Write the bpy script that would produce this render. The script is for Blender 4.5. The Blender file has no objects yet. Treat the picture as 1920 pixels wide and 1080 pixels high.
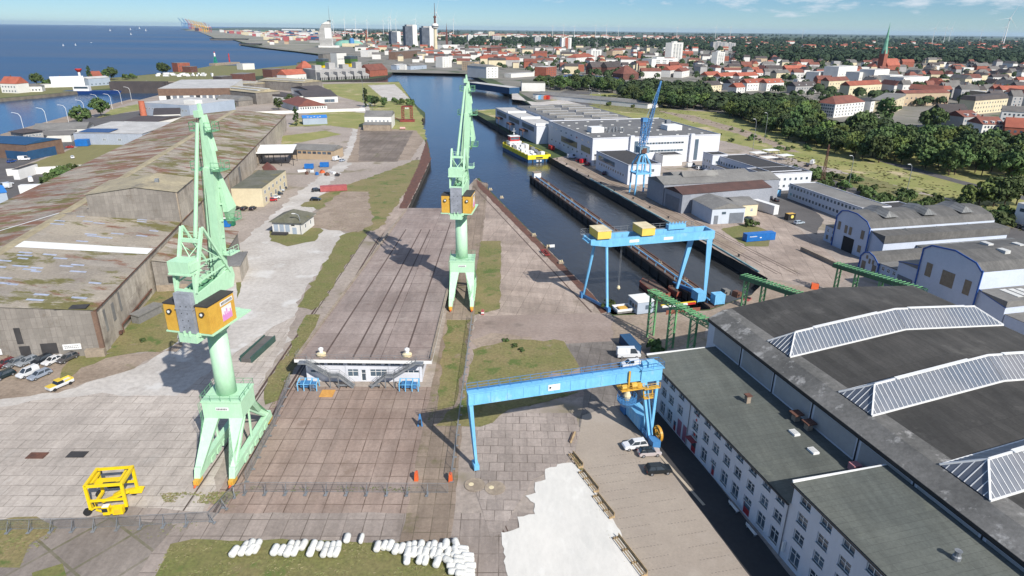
import bpy, bmesh, random, math
from mathutils import Vector, Matrix, geometry
from math import sin,cos,tan,atan2,radians,pi,hypot,sqrt,floor
CAM_H=72.0; FPX=1230.0; PITCH=math.atan(485/1230.0); YAW=0.0157; ROLL=0.012
_F=(sin(YAW)*cos(PITCH),cos(YAW)*cos(PITCH),-sin(PITCH))
_R=(cos(YAW),-sin(YAW),0.0)
_D=(-sin(YAW)*sin(PITCH),-cos(YAW)*sin(PITCH),-cos(PITCH))
def G(px,py,z=0.0):
    "photo pixel -> the point at height z that it shows"
    x=px-960; y=py-540
    u=(x*cos(ROLL)+y*sin(ROLL))/FPX; v=(-x*sin(ROLL)+y*cos(ROLL))/FPX
    d=[_F[i]+u*_R[i]+v*_D[i] for i in range(3)]
    t=(z-CAM_H)/d[2]
    return (d[0]*t,d[1]*t,z)
def PJ(p):
    q=(p[0],p[1],p[2]-CAM_H)
    a=sum(q[i]*_F[i] for i in range(3)); u=FPX*sum(q[i]*_R[i] for i in range(3))/a; v=FPX*sum(q[i]*_D[i] for i in range(3))/a
    return (960+u*cos(ROLL)-v*sin(ROLL), 540+u*sin(ROLL)+v*cos(ROLL))
EXPO=0.65;HAZE=1.7e-5

C=bpy.context.scene.collection
RND=random.Random(7)
K=0.82
def S(r,g,b,k=None):
    f=lambda c:(c/255/12.92 if c/255<=0.04045 else ((c/255+0.055)/1.055)**2.4)
    k=K if k is None else k
    return (f(r)*k,f(g)*k,f(b)*k,1.0)
class MB:
    "collects faces, links them as one mesh object"
    def __init__(s): s.v=[];s.f=[];s.m=[];s.k=0
    def slot(s,k): s.k=k; return s
    def add(s,vs,fs):
        o=len(s.v); s.v+= [tuple(p) for p in vs]
        for f in fs: s.f.append(tuple(i+o for i in f)); s.m.append(s.k)
        return s
    def quad(s,*p): return s.add(p,[tuple(range(len(p)))])
    def box(s,x0,y0,z0,x1,y1,z1,open_bottom=False):
        if x0>x1:x0,x1=x1,x0
        if y0>y1:y0,y1=y1,y0
        if z0>z1:z0,z1=z1,z0
        v=[(x0,y0,z0),(x1,y0,z0),(x1,y1,z0),(x0,y1,z0),(x0,y0,z1),(x1,y0,z1),(x1,y1,z1),(x0,y1,z1)]
        f=[(4,5,6,7),(0,1,5,4),(1,2,6,5),(2,3,7,6),(3,0,4,7)]
        if not open_bottom: f.append((3,2,1,0))
        return s.add(v,f)
    def cbox(s,cx,cy,cz,w,d,h): return s.box(cx-w/2,cy-d/2,cz-h/2,cx+w/2,cy+d/2,cz+h/2)
    def beam(s,p,q,w,h=None,w2=None,h2=None,up=(0,0,1)):
        h=w if h is None else h; w2=w if w2 is None else w2; h2=h if h2 is None else h2
        p=Vector(p);q=Vector(q);d=(q-p).normalized();u=Vector(up)
        if abs(d.dot(u))>0.98: u=Vector((0,1,0))
        a=d.cross(u).normalized();b=a.cross(d)
        v=[]
        for c,ww,hh in ((p,w,h),(q,w2,h2)):
            for sx,sy in ((-1,-1),(1,-1),(1,1),(-1,1)): v.append(c+a*(sx*ww/2)+b*(sy*hh/2))
        return s.add(v,[(0,1,2,3),(7,6,5,4),(0,4,5,1),(1,5,6,2),(2,6,7,3),(3,7,4,0)])
    def tube(s,p,q,r,r2=None,n=8,cap=True):
        r2=r if r2 is None else r2
        p=Vector(p);q=Vector(q);d=(q-p).normalized();u=Vector((0,0,1)) if abs(d.z)<0.98 else Vector((0,1,0))
        a=d.cross(u).normalized();b=a.cross(d);v=[]
        for c,rr in ((p,r),(q,r2)):
            for i in range(n):
                t=2*pi*i/n; v.append(c+a*(rr*cos(t))+b*(rr*sin(t)))
        f=[(i,i+n,(i+1)%n+n,(i+1)%n) for i in range(n)]
        if cap: f+=[tuple(range(n)),tuple(range(2*n-1,n-1,-1))]
        return s.add(v,f)
    def pipe(s,pts,r,n=6):
        for a,b in zip(pts,pts[1:]): s.tube(a,b,r,r,n)
        return s
    def lathe(s,prof,n=16,c=(0,0)):
        v=[];f=[]
        for r,z in prof:
            for i in range(n): v.append((c[0]+r*cos(2*pi*i/n),c[1]+r*sin(2*pi*i/n),z))
        for j in range(len(prof)-1):
            for i in range(n):
                k=(i+1)%n; f.append((j*n+i,j*n+k,j*n+n+k,j*n+n+i))
        f.append(tuple(range((len(prof)-1)*n,len(prof)*n))); f.append(tuple(range(n-1,-1,-1)))
        return s.add(v,f)
    def prism(s,poly,z0,z1,top=None):
        n=len(poly);top=top or poly
        v=[(p[0],p[1],z0) for p in poly]+[(p[0],p[1],z1) for p in top]
        ar=sum(poly[i][0]*poly[(i+1)%n][1]-poly[(i+1)%n][0]*poly[i][1] for i in range(n))
        f=[(i,(i+1)%n,(i+1)%n+n,i+n) for i in range(n)]+[tuple(range(n,2*n)),tuple(range(n-1,-1,-1))]
        if ar<0: f=[t[::-1] for t in f]
        return s.add(v,f)
    def xprism(s,prof,x0,x1,prof2=None):
        "profile of (y,z) run along x"
        n=len(prof);prof2=prof2 or prof
        v=[(x0,p[0],p[1]) for p in prof]+[(x1,p[0],p[1]) for p in prof2]
        ar=sum(prof[i][0]*prof[(i+1)%n][1]-prof[(i+1)%n][0]*prof[i][1] for i in range(n))
        f=[(i,(i+1)%n,(i+1)%n+n,i+n) for i in range(n)]+[tuple(range(n,2*n)),tuple(range(n-1,-1,-1))]
        if ar<0: f=[t[::-1] for t in f]
        return s.add(v,f)
    def yprism(s,prof,y0,y1,prof2=None):
        "profile of (x,z) run along y"
        n=len(prof);prof2=prof2 or prof
        v=[(p[0],y0,p[1]) for p in prof]+[(p[0],y1,p[1]) for p in prof2]
        ar=sum(prof[i][0]*prof[(i+1)%n][1]-prof[(i+1)%n][0]*prof[i][1] for i in range(n))
        f=[(i,(i+1)%n,(i+1)%n+n,i+n) for i in range(n)]+[tuple(range(n,2*n)),tuple(range(n-1,-1,-1))]
        if ar>0: f=[t[::-1] for t in f]
        return s.add(v,f)
    def truss(s,p,q,w,h,n,r,brace=None):
        "box lattice between p and q"
        p=Vector(p);q=Vector(q);d=(q-p).normalized();u=Vector((0,0,1)) if abs(d.z)<0.9 else Vector((0,1,0))
        a=d.cross(u).normalized();b=a.cross(d);br=brace or r*0.7
        def c(t,i):
            ww=w if not isinstance(w,tuple) else w[0]+(w[1]-w[0])*t; hh=h if not isinstance(h,tuple) else h[0]+(h[1]-h[0])*t
            sx,sy=((-1,-1),(1,-1),(1,1),(-1,1))[i]; return p.lerp(q,t)+a*(sx*ww/2)+b*(sy*hh/2)
        for i in range(4): s.beam(c(0,i),c(1,i),r)
        for k in range(n):
            t0=k/n;t1=(k+1)/n
            for i in range(4):
                j=(i+1)%4
                s.beam(c(t0,i),c(t1,j),br) if k%2 else s.beam(c(t0,j),c(t1,i),br)
                s.beam(c(t1,i),c(t1,j),br)
        return s
    def rail(s,pts,h=1.05,step=1.8,r=0.05,mid=True):
        "guard rail along 3-d points"
        for a,b in zip(pts,pts[1:]):
            a=Vector(a);b=Vector(b);n=max(1,int((b-a).length/step))
            for i in range(n+1):
                c=a.lerp(b,i/n); s.beam(c,c+Vector((0,0,h)),r)
            s.beam(a+Vector((0,0,h)),b+Vector((0,0,h)),r)
            if mid: s.beam(a+Vector((0,0,h*.5)),b+Vector((0,0,h*.5)),r*.8)
        return s
    def mesh(s,name,mats):
        me=bpy.data.meshes.new(name); me.from_pydata(s.v,[],s.f)
        if not isinstance(mats,(list,tuple)): mats=[mats]
        for m in mats: me.materials.append(m)
        if len(mats)>1: me.polygons.foreach_set('material_index',s.m)
        me.update(); return me
    def obj(s,name,mats,parent=None,loc=None,smooth=False,rz=0,fix=False):
        me=s.mesh(name,mats)
        if fix:
            bm=bmesh.new();bm.from_mesh(me);bmesh.ops.recalc_face_normals(bm,faces=bm.faces);bm.to_mesh(me);bm.free()
        if smooth:
            me.polygons.foreach_set('use_smooth',[True]*len(me.polygons))
        o=bpy.data.objects.new(name,me); C.objects.link(o)
        if parent: o.parent=parent
        if loc: o.location=loc
        if rz: o.rotation_euler=(0,0,rz)
        return o
def tag(o,label=None,cat=None,group=None,kind=None):
    if label: o['label']=label
    if cat: o['category']=cat
    if group: o['group']=group
    if kind: o['kind']=kind
    return o
def thing(name,label,cat,loc=(0,0,0),rz=0,group=None):
    o=bpy.data.objects.new(name,None); C.objects.link(o); o.empty_display_size=0.1
    o.location=loc; o.rotation_euler=(0,0,rz); return tag(o,label,cat,group)
def inst(src_mesh,name,parent=None,loc=(0,0,0),rz=0,scale=None):
    o=bpy.data.objects.new(name,src_mesh); C.objects.link(o); o.parent=parent; o.location=loc; o.rotation_euler=(0,0,rz)
    if scale: o.scale=scale if isinstance(scale,(tuple,list)) else (scale,)*3
    return o
KIDS={}
def kids(o): return [c for c in bpy.data.objects if c.parent==o]
def dup(root,loc,rz=0,label=None,group=None,scale=None,swap=None):
    "copy of a thing with copies of its parts and their sub-parts"
    if root not in KIDS: KIDS[root]=[(c,kids(c)) for c in kids(root)]
    r=root.copy(); C.objects.link(r); r.location=loc; r.rotation_euler=(0,0,rz)
    if scale: r.scale=scale if isinstance(scale,(tuple,list)) else (scale,)*3
    if label: r['label']=label
    if group: r['group']=group
    for c,gs in KIDS[root]:
        k=c.copy(); C.objects.link(k); k.parent=r
        if swap and c.name.split('.')[0] in swap: k.data=swap[c.name.split('.')[0]]
        for g in gs:
            q=g.copy(); C.objects.link(q); q.parent=k
    return r
def frame(A,B):
    "origin, heading and length of the line A-B on the ground"
    return (A[0],A[1],0.0), atan2(B[1]-A[1],B[0]-A[0]), hypot(B[0]-A[0],B[1]-A[1])
# ---------------------------------------------------------------- materials
def nodes(name):
    m=bpy.data.materials.new(name); m.use_nodes=True; t=m.node_tree; n=t.nodes
    return m,t,n,n['Principled BSDF']
def nn(t,typ,**kw):
    x=t.nodes.new(typ)
    for k,v in kw.items(): setattr(x,k,v)
    return x
def coords(t,space='world',rot=0.0,scale=(1,1,1)):
    if space=='world': src=nn(t,'ShaderNodeNewGeometry').outputs['Position']
    else: src=nn(t,'ShaderNodeTexCoord').outputs['Object']
    mp=nn(t,'ShaderNodeMapping',vector_type='POINT')
    mp.inputs['Rotation'].default_value=(0,0,rot); mp.inputs['Scale'].default_value=scale
    t.links.new(src,mp.inputs['Vector']); return mp.outputs['Vector']
def noise(t,vec,scale,detail=4,rough=0.55):
    x=nn(t,'ShaderNodeTexNoise'); x.inputs['Scale'].default_value=scale; x.inputs['Detail'].default_value=detail; x.inputs['Roughness'].default_value=rough
    t.links.new(vec,x.inputs['Vector']); return x.outputs['Fac']
def ramp(t,fac,stops):
    r=nn(t,'ShaderNodeValToRGB'); e=r.color_ramp.elements
    e[0].position,e[0].color=stops[0]; e[1].position,e[1].color=stops[-1]
    for p,c in stops[1:-1]:
        k=e.new(p); k.color=c
    t.links.new(fac,r.inputs['Fac']); return r.outputs['Color']
def mix(t,fac,a,b,blend='MIX'):
    x=nn(t,'ShaderNodeMix',data_type='RGBA',blend_type=blend)
    for i,val in ((0,fac),(6,a),(7,b)):
        if isinstance(val,(float,int)): x.inputs[i].default_value=val
        elif isinstance(val,tuple): x.inputs[i].default_value=val
        else: t.links.new(val,x.inputs[i])
    return x.outputs[2]
BW=lambda v:(v,v,v,1)
def mat(name,c1,c2=None,sc=0.3,rough=0.8,metal=0.0,fine=None,fa=0.25,bump=0.0,spots=None,space='world',rnd=0.0,stretch=(1,1,1),rot=0.0,lo=0.35,hi=0.65,spec=0.5):
    "two-tone surface with broad noise, fine grain and optional stains"
    m,t,n,b=nodes(name)
    v=coords(t,space,rot,stretch); c2=c2 or tuple(x*0.8 for x in c1[:3])+(1,)
    col=ramp(t,noise(t,v,sc,6,0.6),[(lo,c1),(hi,c2)])
    if fine: col=mix(t,1.0,col,ramp(t,noise(t,v,fine,5,0.7),[(0.3,BW(1-fa)),(0.7,BW(1+fa*0.6))]),'MULTIPLY')
    if spots:
        for sp in (spots if isinstance(spots,list) else [spots]):
            cs,ss,th,am=sp
            f=ramp(t,noise(t,v,ss,7,0.65),[(th,BW(0)),(min(1,th+0.08),BW(am))]); col=mix(t,f,col,cs)
    if rnd:
        oi=nn(t,'ShaderNodeObjectInfo'); hs=nn(t,'ShaderNodeHueSaturation')
        mr=nn(t,'ShaderNodeMapRange'); mr.inputs['To Min'].default_value=1-rnd; mr.inputs['To Max'].default_value=1+rnd
        t.links.new(oi.outputs['Random'],mr.inputs['Value']); t.links.new(mr.outputs['Result'],hs.inputs['Value']); t.links.new(col,hs.inputs['Color']); col=hs.outputs['Color']
    t.links.new(col,b.inputs['Base Color']); b.inputs['Roughness'].default_value=rough; b.inputs['Metallic'].default_value=metal
    b.inputs['Specular IOR Level'].default_value=spec
    if bump:
        bp=nn(t,'ShaderNodeBump'); bp.inputs['Strength'].default_value=bump; bp.inputs['Distance'].default_value=0.1
        t.links.new(noise(t,v,fine or sc*8,4),bp.inputs['Height']); t.links.new(bp.outputs['Normal'],b.inputs['Normal'])
    return m
def slabs(name,c1,c2,joint,w,h,rot=0.0,off=(0,0),jw=0.12,shift=0.0,var=0.18,stain=None,sc=0.05,rough=0.85,fine=1.5,plane='xy',jf=0.85,space='world'):
    "rectangular panels with joints, each a slightly different tone"
    m,t,n,b=nodes(name)
    g=nn(t,'ShaderNodeNewGeometry').outputs['Position'] if space=='world' else nn(t,'ShaderNodeTexCoord').outputs['Object']
    mp=nn(t,'ShaderNodeMapping',vector_type='POINT'); mp.inputs['Rotation'].default_value=(0,0,rot); mp.inputs['Location'].default_value=(off[0],off[1],0)
    t.links.new(g,mp.inputs['Vector']); v=mp.outputs['Vector']
    if plane!='xy':
        sx=nn(t,'ShaderNodeSeparateXYZ'); t.links.new(v,sx.inputs[0]); cb=nn(t,'ShaderNodeCombineXYZ')
        t.links.new(sx.outputs['X' if plane=='xz' else 'Y'],cb.inputs['X']); t.links.new(sx.outputs['Z'],cb.inputs['Y']); bv=cb.outputs[0]
    else: bv=v
    br=nn(t,'ShaderNodeTexBrick',offset=shift,squash=1.0); br.inputs['Scale'].default_value=1.0
    br.inputs['Brick Width'].default_value=w; br.inputs['Row Height'].default_value=h; br.inputs['Mortar Size'].default_value=jw/2; br.inputs['Mortar Smooth'].default_value=0.3; br.inputs['Bias'].default_value=0.0
    br.inputs['Color1'].default_value=BW(1-var); br.inputs['Color2'].default_value=BW(1+var*0.6); br.inputs['Mortar'].default_value=BW(1)
    t.links.new(bv,br.inputs['Vector'])
    col=ramp(t,noise(t,v,sc,7,0.62),[(0.35,c1),(0.65,c2)])
    col=mix(t,1.0,col,br.outputs['Color'],'MULTIPLY')
    col=mix(t,1.0,col,ramp(t,noise(t,v,fine,6,0.75),[(0.3,BW(0.78)),(0.7,BW(1.12))]),'MULTIPLY')
    if plane=='xy': col=mix(t,1.0,col,ramp(t,noise(t,coords(t,'world',rot+.12,(1,.10,1)),.55,6,.7),[(.36,BW(.84)),(.62,BW(1.08))]),'MULTIPLY'); col=mix(t,1.0,col,ramp(t,noise(t,v,.028,4,.6),[(.36,BW(.88)),(.64,BW(1.08))]),'MULTIPLY')
    if stain:
        for cs,ss,th,am in stain: col=mix(t,ramp(t,noise(t,v,ss,8,0.68),[(th,BW(0)),(th+0.12,BW(am))]),col,cs)
    jn=mix(t,1.0,mix(t,1.0,br.outputs['Fac'],BW(jf),'MULTIPLY'),ramp(t,noise(t,v,.22,5,.65),[(.36,BW(.30)),(.62,BW(1))]),'MULTIPLY')
    col=mix(t,jn,col,joint)
    t.links.new(col,b.inputs['Base Color']); b.inputs['Roughness'].default_value=rough; b.inputs['Specular IOR Level'].default_value=0.3
    return m
def glass(name,c=(0.03,0.045,0.06,1),rough=0.08):
    m,t,n,b=nodes(name); b.inputs['Base Color'].default_value=c; b.inputs['Roughness'].default_value=rough; b.inputs['Specular IOR Level'].default_value=0.7
    oi=nn(t,'ShaderNodeObjectInfo'); t.links.new(ramp(t,oi.outputs['Random'],[(0,c),(1,tuple(min(1,x*2.6+0.01) for x in c[:3])+(1,))]),b.inputs['Base Color']); return m
def water(name,c1,c2,sc,rough,bs,bstr,lo=0.4,hi=0.62,st=(1,1,1)):
    m,t,n,b=nodes(name); v=coords(t); col=ramp(t,noise(t,coords(t,'world',0,st),sc,5,0.6),[(lo,c1),(hi,c2)])
    t.links.new(col,b.inputs['Base Color']); b.inputs['Roughness'].default_value=rough; b.inputs['IOR'].default_value=1.33; b.inputs['Specular IOR Level'].default_value=0.5
    bp=nn(t,'ShaderNodeBump'); bp.inputs['Strength'].default_value=bstr; bp.inputs['Distance'].default_value=0.3
    a=noise(t,coords(t,'world',0.5,(1,0.5,1)),bs,4,0.6); t.links.new(a,bp.inputs['Height']); t.links.new(bp.outputs['Normal'],b.inputs['Normal']); return m
M={}
M['ground']=mat('ground_mix',S(150,138,128),S(172,160,149),0.03,0.9,fine=0.8,fa=0.3,spots=(S(112,104,74),0.05,0.56,0.7))
M['plain']=mat('plain_fields',S(52,72,38,0.6),S(92,110,55,0.6),0.004,0.95,spots=[(S(28,48,30,0.6),0.0025,0.5,1.0),(S(120,125,70,0.6),0.0016,0.64,1.0)])
M['light_conc']=slabs('light_concrete',S(194,184,174),S(172,162,152),S(118,110,102),4.2,2.6,0.0,jw=0.16,shift=0.5,var=0.08,stain=[(S(210,204,196),0.05,0.55,0.6),(S(140,130,120),0.11,0.62,0.5)])
M['yard_slabs']=slabs('yard_slabs',S(168,160,152),S(152,142,134),S(96,86,76),3.0,2.5,0.0,jw=0.17,var=0.10,stain=[(S(124,112,100),0.09,0.56,0.6)])
M['road_dust']=mat('dusty_road',S(196,190,183),S(176,169,161),0.06,0.92,fine=0.9,fa=0.22,spots=[(S(205,203,199),0.09,0.56,0.7),(S(142,134,126),0.16,0.64,0.5)])
M['brown_slabs']=slabs('brown_slabs',S(166,148,136),S(144,124,112),S(78,60,50),3.1,3.6,0.0,off=(0.6,0),jw=0.2,var=0.10,stain=[(S(168,152,138),0.07,0.56,0.6),(S(104,82,68),0.14,0.58,0.6),(S(96,98,62),0.10,0.66,0.5)])
M['grey_slabs']=slabs('grey_slabs',S(166,154,145),S(148,136,127),S(86,76,68),3.0,3.6,0.0,off=(0.3,0),jw=0.18,var=0.12,stain=[(S(112,102,94),0.12,0.58,0.55),(S(170,158,146),0.06,0.6,0.5)])
M['quay_slabs']=slabs('quay_slabs',S(184,168,155),S(160,144,132),S(104,92,80),5.0,4.0,0.24,jw=0.16,var=0.14,stain=[(S(116,104,84),0.08,0.58,0.6),(S(176,164,152),0.05,0.6,0.5)])
M['deck']=slabs('deck_slabs',S(170,156,148),S(144,128,120),S(72,54,48),26.0,7.3,0.0,jw=0.22,var=0.10,stain=[(S(178,166,156),0.10,0.56,0.7),(S(100,82,74),0.18,0.60,0.6),(S(120,84,64),0.05,0.64,0.45)])
M['slab_dark']=slabs('dark_slabs',S(136,129,122),S(116,109,104),S(78,70,62),2.6,3.0,0.24,jw=0.14,var=0.16,stain=[(S(140,130,120),0.1,0.6,0.5)])
M['slabs_rot']=slabs('angled_slabs',S(172,160,151),S(152,140,131),S(84,74,66),2.7,2.5,0.02,jw=0.16,shift=0.5,var=0.14,stain=[(S(122,110,100),0.12,0.6,0.5)])
M['parking']=mat('parking_gravel',S(166,154,140),S(154,142,129),0.1,0.95,fine=2.5,fa=0.12,spots=(S(176,165,152),0.05,0.55,0.5))
M['asphalt']=mat('asphalt',S(96,93,92),S(84,81,80),0.1,0.9,fine=1.2,fa=0.2,spots=(S(112,108,104),0.07,0.6,0.5))
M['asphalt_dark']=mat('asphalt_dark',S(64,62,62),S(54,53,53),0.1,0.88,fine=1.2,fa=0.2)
M['grass']=mat('rough_grass',S(116,116,66,0.8),S(138,124,86,0.8),0.09,0.95,fine=1.6,fa=0.35,spots=[(S(84,104,44,0.75),0.16,0.55,0.9),(S(146,130,108,0.75),0.22,0.62,0.8)])
M['grass_green']=mat('green_grass',S(110,114,60,0.8),S(126,118,76,0.8),0.12,0.95,fine=1.6,fa=0.35,spots=[(S(84,108,44,0.75),0.2,0.6,0.8),(S(128,116,84,0.75),0.14,0.62,0.7)])
M['grass_dry']=mat('dry_grass',S(150,144,88,0.85),S(124,130,66,0.85),0.05,0.95,fine=1.0,fa=0.3,spots=[(S(186,168,136,0.8),0.035,0.57,0.9),(S(92,106,48,0.8),0.06,0.6,0.8)])
M['field']=mat('mown_field',S(134,128,84,0.8),S(120,116,70,0.8),0.04,0.95,fine=0.5,fa=0.15,stretch=(1,0.2,1))
M['dirt']=mat('dirt',S(160,144,128),S(138,122,106),0.12,0.95,fine=1.2,fa=0.3,spots=[(S(168,152,136),0.1,0.57,0.7),(S(104,102,62),0.2,0.6,0.6)])
M['white_sand']=mat('white_coat',S(218,214,206),S(206,203,196),0.12,0.95,fine=1.4,fa=0.07,stretch=(1,0.4,1),spots=[(S(192,190,184),0.10,0.60,0.5),(S(224,221,214),0.3,0.56,0.6)])
M['rust']=mat('rust_steel',S(112,74,58),S(86,60,50),0.5,0.85,fine=3,fa=0.3)
M['rail']=mat('rail_steel',S(98,76,64),S(76,60,52),0.5,0.7,fine=3,fa=0.3)
M['quay_wall']=mat('quay_wall',S(66,60,54),S(44,42,40),0.3,0.9,fine=2,fa=0.4,stretch=(1,1,0.2))
M['water']=water('dock_water',(0.018,0.019,0.020,1),(0.028,0.029,0.029,1),0.02,0.16,0.5,0.5)
M['sea']=water('sea_water',(0.012,0.044,0.098,1),(0.052,0.060,0.080,1),0.0013,0.38,0.12,0.5,0.40,0.62,(0.22,1.5,1))
M['basin']=water('basin_water',(0.009,0.040,0.095,1),(0.016,0.050,0.10,1),0.01,0.22,0.3,0.4)
M['white_line']=mat('white_line',S(225,225,222),None,1,0.8)
M['moss']=None
# ---------------------------------------------------------------- land, water, surfaces
def P2(l): return [G(x,y)[:2] for x,y in l]
WZ=-3.4
coast=P2([(338,54.5),(352,56.5),(372,59),(386,63),(395,68),(402,72),(440,75),(455,80),(448,83.5),(470,87),(500,90.5),(560,97),(598,102),(619,106.5),(606,111),(600,114),(560,116.5),(556,118.5),(600,119),(570,123),(500,127),(478,130),(468,126),(445,122.5),(402,122),(400,126),(380,129),(330,134.5),(230,144),(140,151),(85,155),(40,158),(-100,166),(-700,200)])
basin=P2([(-700,240),(-100,192),(0,184.5),(75,178),(145,171),(210,169),(268,160),(272,166),(300,166),(326,164),(300,178),(247,190.5),(150,216.5),(60,241),(0,256.5),(-150,300),(-900,560)])
outer=[(-60000*0.35,60000)]+coast+basin+[(-900,-120),(900,-120),(60000,-120),(60000,60000)]
chan=[(-41,275),(-24,275.5),(-15.3,275.5),(-15.2,334),(-12.5,338.5),(-10,325)]+P2([(1105,545),(1140,586),(1150,590),(1240,586),(1330,580),(1410,552),(1440,522),(1335,460),(1245,414),(1105,336),(1035,297),(884,209),(955,203),(1002,199),(992,195),(960,178),(920,158),(882,139),(872,133),(835,132),(740,133),(722,144),(690,148.5),(600,153),(604,157),(660,155.5),(748,153),(755,164),(767,180),(783,200),(797,211),(796,220),(782,221),(803,270),(807.5,298)])
def tess(polys):
    vs=[[Vector((p[0],p[1],0)) for p in pl] for pl in polys]
    tri=geometry.tessellate_polygon(vs); flat=[v for pl in vs for v in pl]; return flat,tri
def wall_strip(mb,pl,z0,z1,closed=True):
    n=len(pl)
    for i in range(n if closed else n-1):
        a=pl[i];b=pl[(i+1)%n]; mb.quad((a[0],a[1],z1),(b[0],b[1],z1),(b[0],b[1],z0),(a[0],a[1],z0))
fl,tri=tess([outer,chan])
g=MB().add([(v.x,v.y,0) for v in fl],tri)
gm=g.obj('ground',[M['plain']],fix=True); tag(gm,kind='structure')
if gm.data.polygons[0].normal.z<0: gm.data.flip_normals()
qw=MB(); wall_strip(qw,chan,-6,-0.002); tag(qw.obj('quay_wall',M['quay_wall']),kind='structure')
qs=MB(); wall_strip(qs,coast[12:]+[],-6,-0.002,False); wall_strip(qs,basin,-6,-0.002,False); tag(qs.obj('shore_wall',mat('shore_stone',S(120,112,100),S(90,84,76),0.2,0.9)),kind='structure')
w=MB().quad((-60000,120,WZ),(60,120,WZ),(60,1500,WZ),(-60000,60000,WZ)); 
bx=[(-170,265),(110,140),(110,420),(20,800),(-60,1300),(-420,1350),(-420,980),(-170,700)]
M0=MB().add([(p[0],p[1],WZ) for p in bx],[tuple(range(len(bx)))]); tag(M0.obj('dock_water',M['water']),kind='structure')
bb=P2([(-1200,700),(0,300),(335,200),(345,158),(268,152),(-1200,215)])
tag(MB().add([(p[0],p[1],WZ) for p in bb],[tuple(range(len(bb)))]).obj('basin_water',M['basin']),kind='structure')
sb=P2([(-1200,216)])+P2([(268,151),(470,148),(690,112)])+[(-200,9000),(-60000*0.30,60000),(-60000,60000),(-60000,900)]
tag(MB().add([(p[0],p[1],WZ-0.15) for p in sb],[tuple(range(len(sb)))]).obj('sea',M['sea']),kind='structure')
LV={}
def patch(name,pts,m,lv,jit=0.0,px=True,seg=2.5,stuff=False):
    pl=P2(pts) if px else [tuple(p) for p in pts]
    if jit:
        out=[]
        for i in range(len(pl)):
            a=pl[i];b=pl[(i+1)%len(pl)];L=hypot(b[0]-a[0],b[1]-a[1]);n=max(1,min(120,int(L/seg)));ux,uy=(b[0]-a[0])/max(L,.01),(b[1]-a[1])/max(L,.01)
            for k in range(n):
                t=k/n; d=RND.gauss(0,jit*0.5); out.append((a[0]+(b[0]-a[0])*t-uy*d,a[1]+(b[1]-a[1])*t+ux*d))
        pl=out
    fl,tri=tess([pl]); LV[lv]=LV.get(lv,0)+1; z=0.012*lv+0.0011*LV[lv]
    o=MB().add([(v.x,v.y,z) for v in fl],tri).obj(name,m)
    if sum(p.normal.z for p in o.data.polygons)<0: o.data.flip_normals()
    return tag(o,kind='stuff' if stuff else 'structure')
# broad land uses, lowest first
patch('harbour_ground',[(-500,1500),(2600,1500),(2600,500),(1960,400),(1500,300),(1345,205),(1240,200),(1010,192),(1100,330),(1440,522),(1410,553),(1330,583),(1150,594),(1104,546),(905,346),(893,334),(836,391),(763,391),(807,298),(783,222),(748,154),(600,154),(450,150),(330,170),(247,191),(0,258),(-600,420)],M['ground'],1)
patch('left_bank',[(-300,205),(0,183.5),(145,171),(268,160),(330,160),(440,146),(600,133),(640,116),(600,118),(500,127),(478,130),(445,123),(402,122.5),(330,135),(230,144.5),(85,155.5),(-300,181)],M['grass_green'],1)
patch('town_ground',[(625,108),(700,135),(905,139),(960,166),(1020,198),(1345,208),(1700,262),(2600,330),(2600,210),(1900,118),(1500,84),(1100,74),(640,78),(480,86),(500,90),(600,101)],mat('town_ground',S(118,116,104,.7),S(136,130,122,.75),0.02,0.95,spots=(S(70,90,48,0.6),0.015,0.56,0.9)),1)
patch('far_quay',[(345,57),(372,59),(402,71),(440,74.5),(460,80),(560,95),(640,78),(520,62),(360,55)],mat('quay_paving',S(150,142,132),S(110,112,90),0.004,0.95),1)
patch('grass_field',[(1420,280),(1960,420),(2600,560),(2600,330),(1700,262),(1500,250),(1345,210),(1250,205),(1150,175),(1040,178),(1030,192),(1160,215)],M['grass_dry'],2,2)
patch('grass_field',[(1040,178),(1200,182),(1262,203),(1235,215),(1175,210),(1128,203),(1060,184)],M['grass_green'],3,2)
patch('grass_field',[(1500,318),(1620,330),(1760,372),(1900,400),(1900,440),(1700,410),(1560,345)],M['grass_green'],3,2)
patch('road',[(1460,305),(1500,312),(1570,340),(1690,385),(1960,440),(1960,465),(1720,410),(1640,380),(1530,335)],M['asphalt'],4,.1)
patch('road',[(1045,180),(1060,175),(1105,178),(1110,172),(1060,170),(1044,176),(1046,185),(1100,198),(1115,196),(1065,186)],M['asphalt'],5,.3)
patch('footpath',[(1640,300),(1700,318),(1800,345),(1960,385),(1960,378),(1800,338),(1700,310)],M['asphalt'],5,.2)
patch('dirt_track',[(1230,207),(1300,217),(1400,245),(1500,285),(1480,285),(1380,250),(1290,225)],M['dirt'],4,2)
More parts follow.
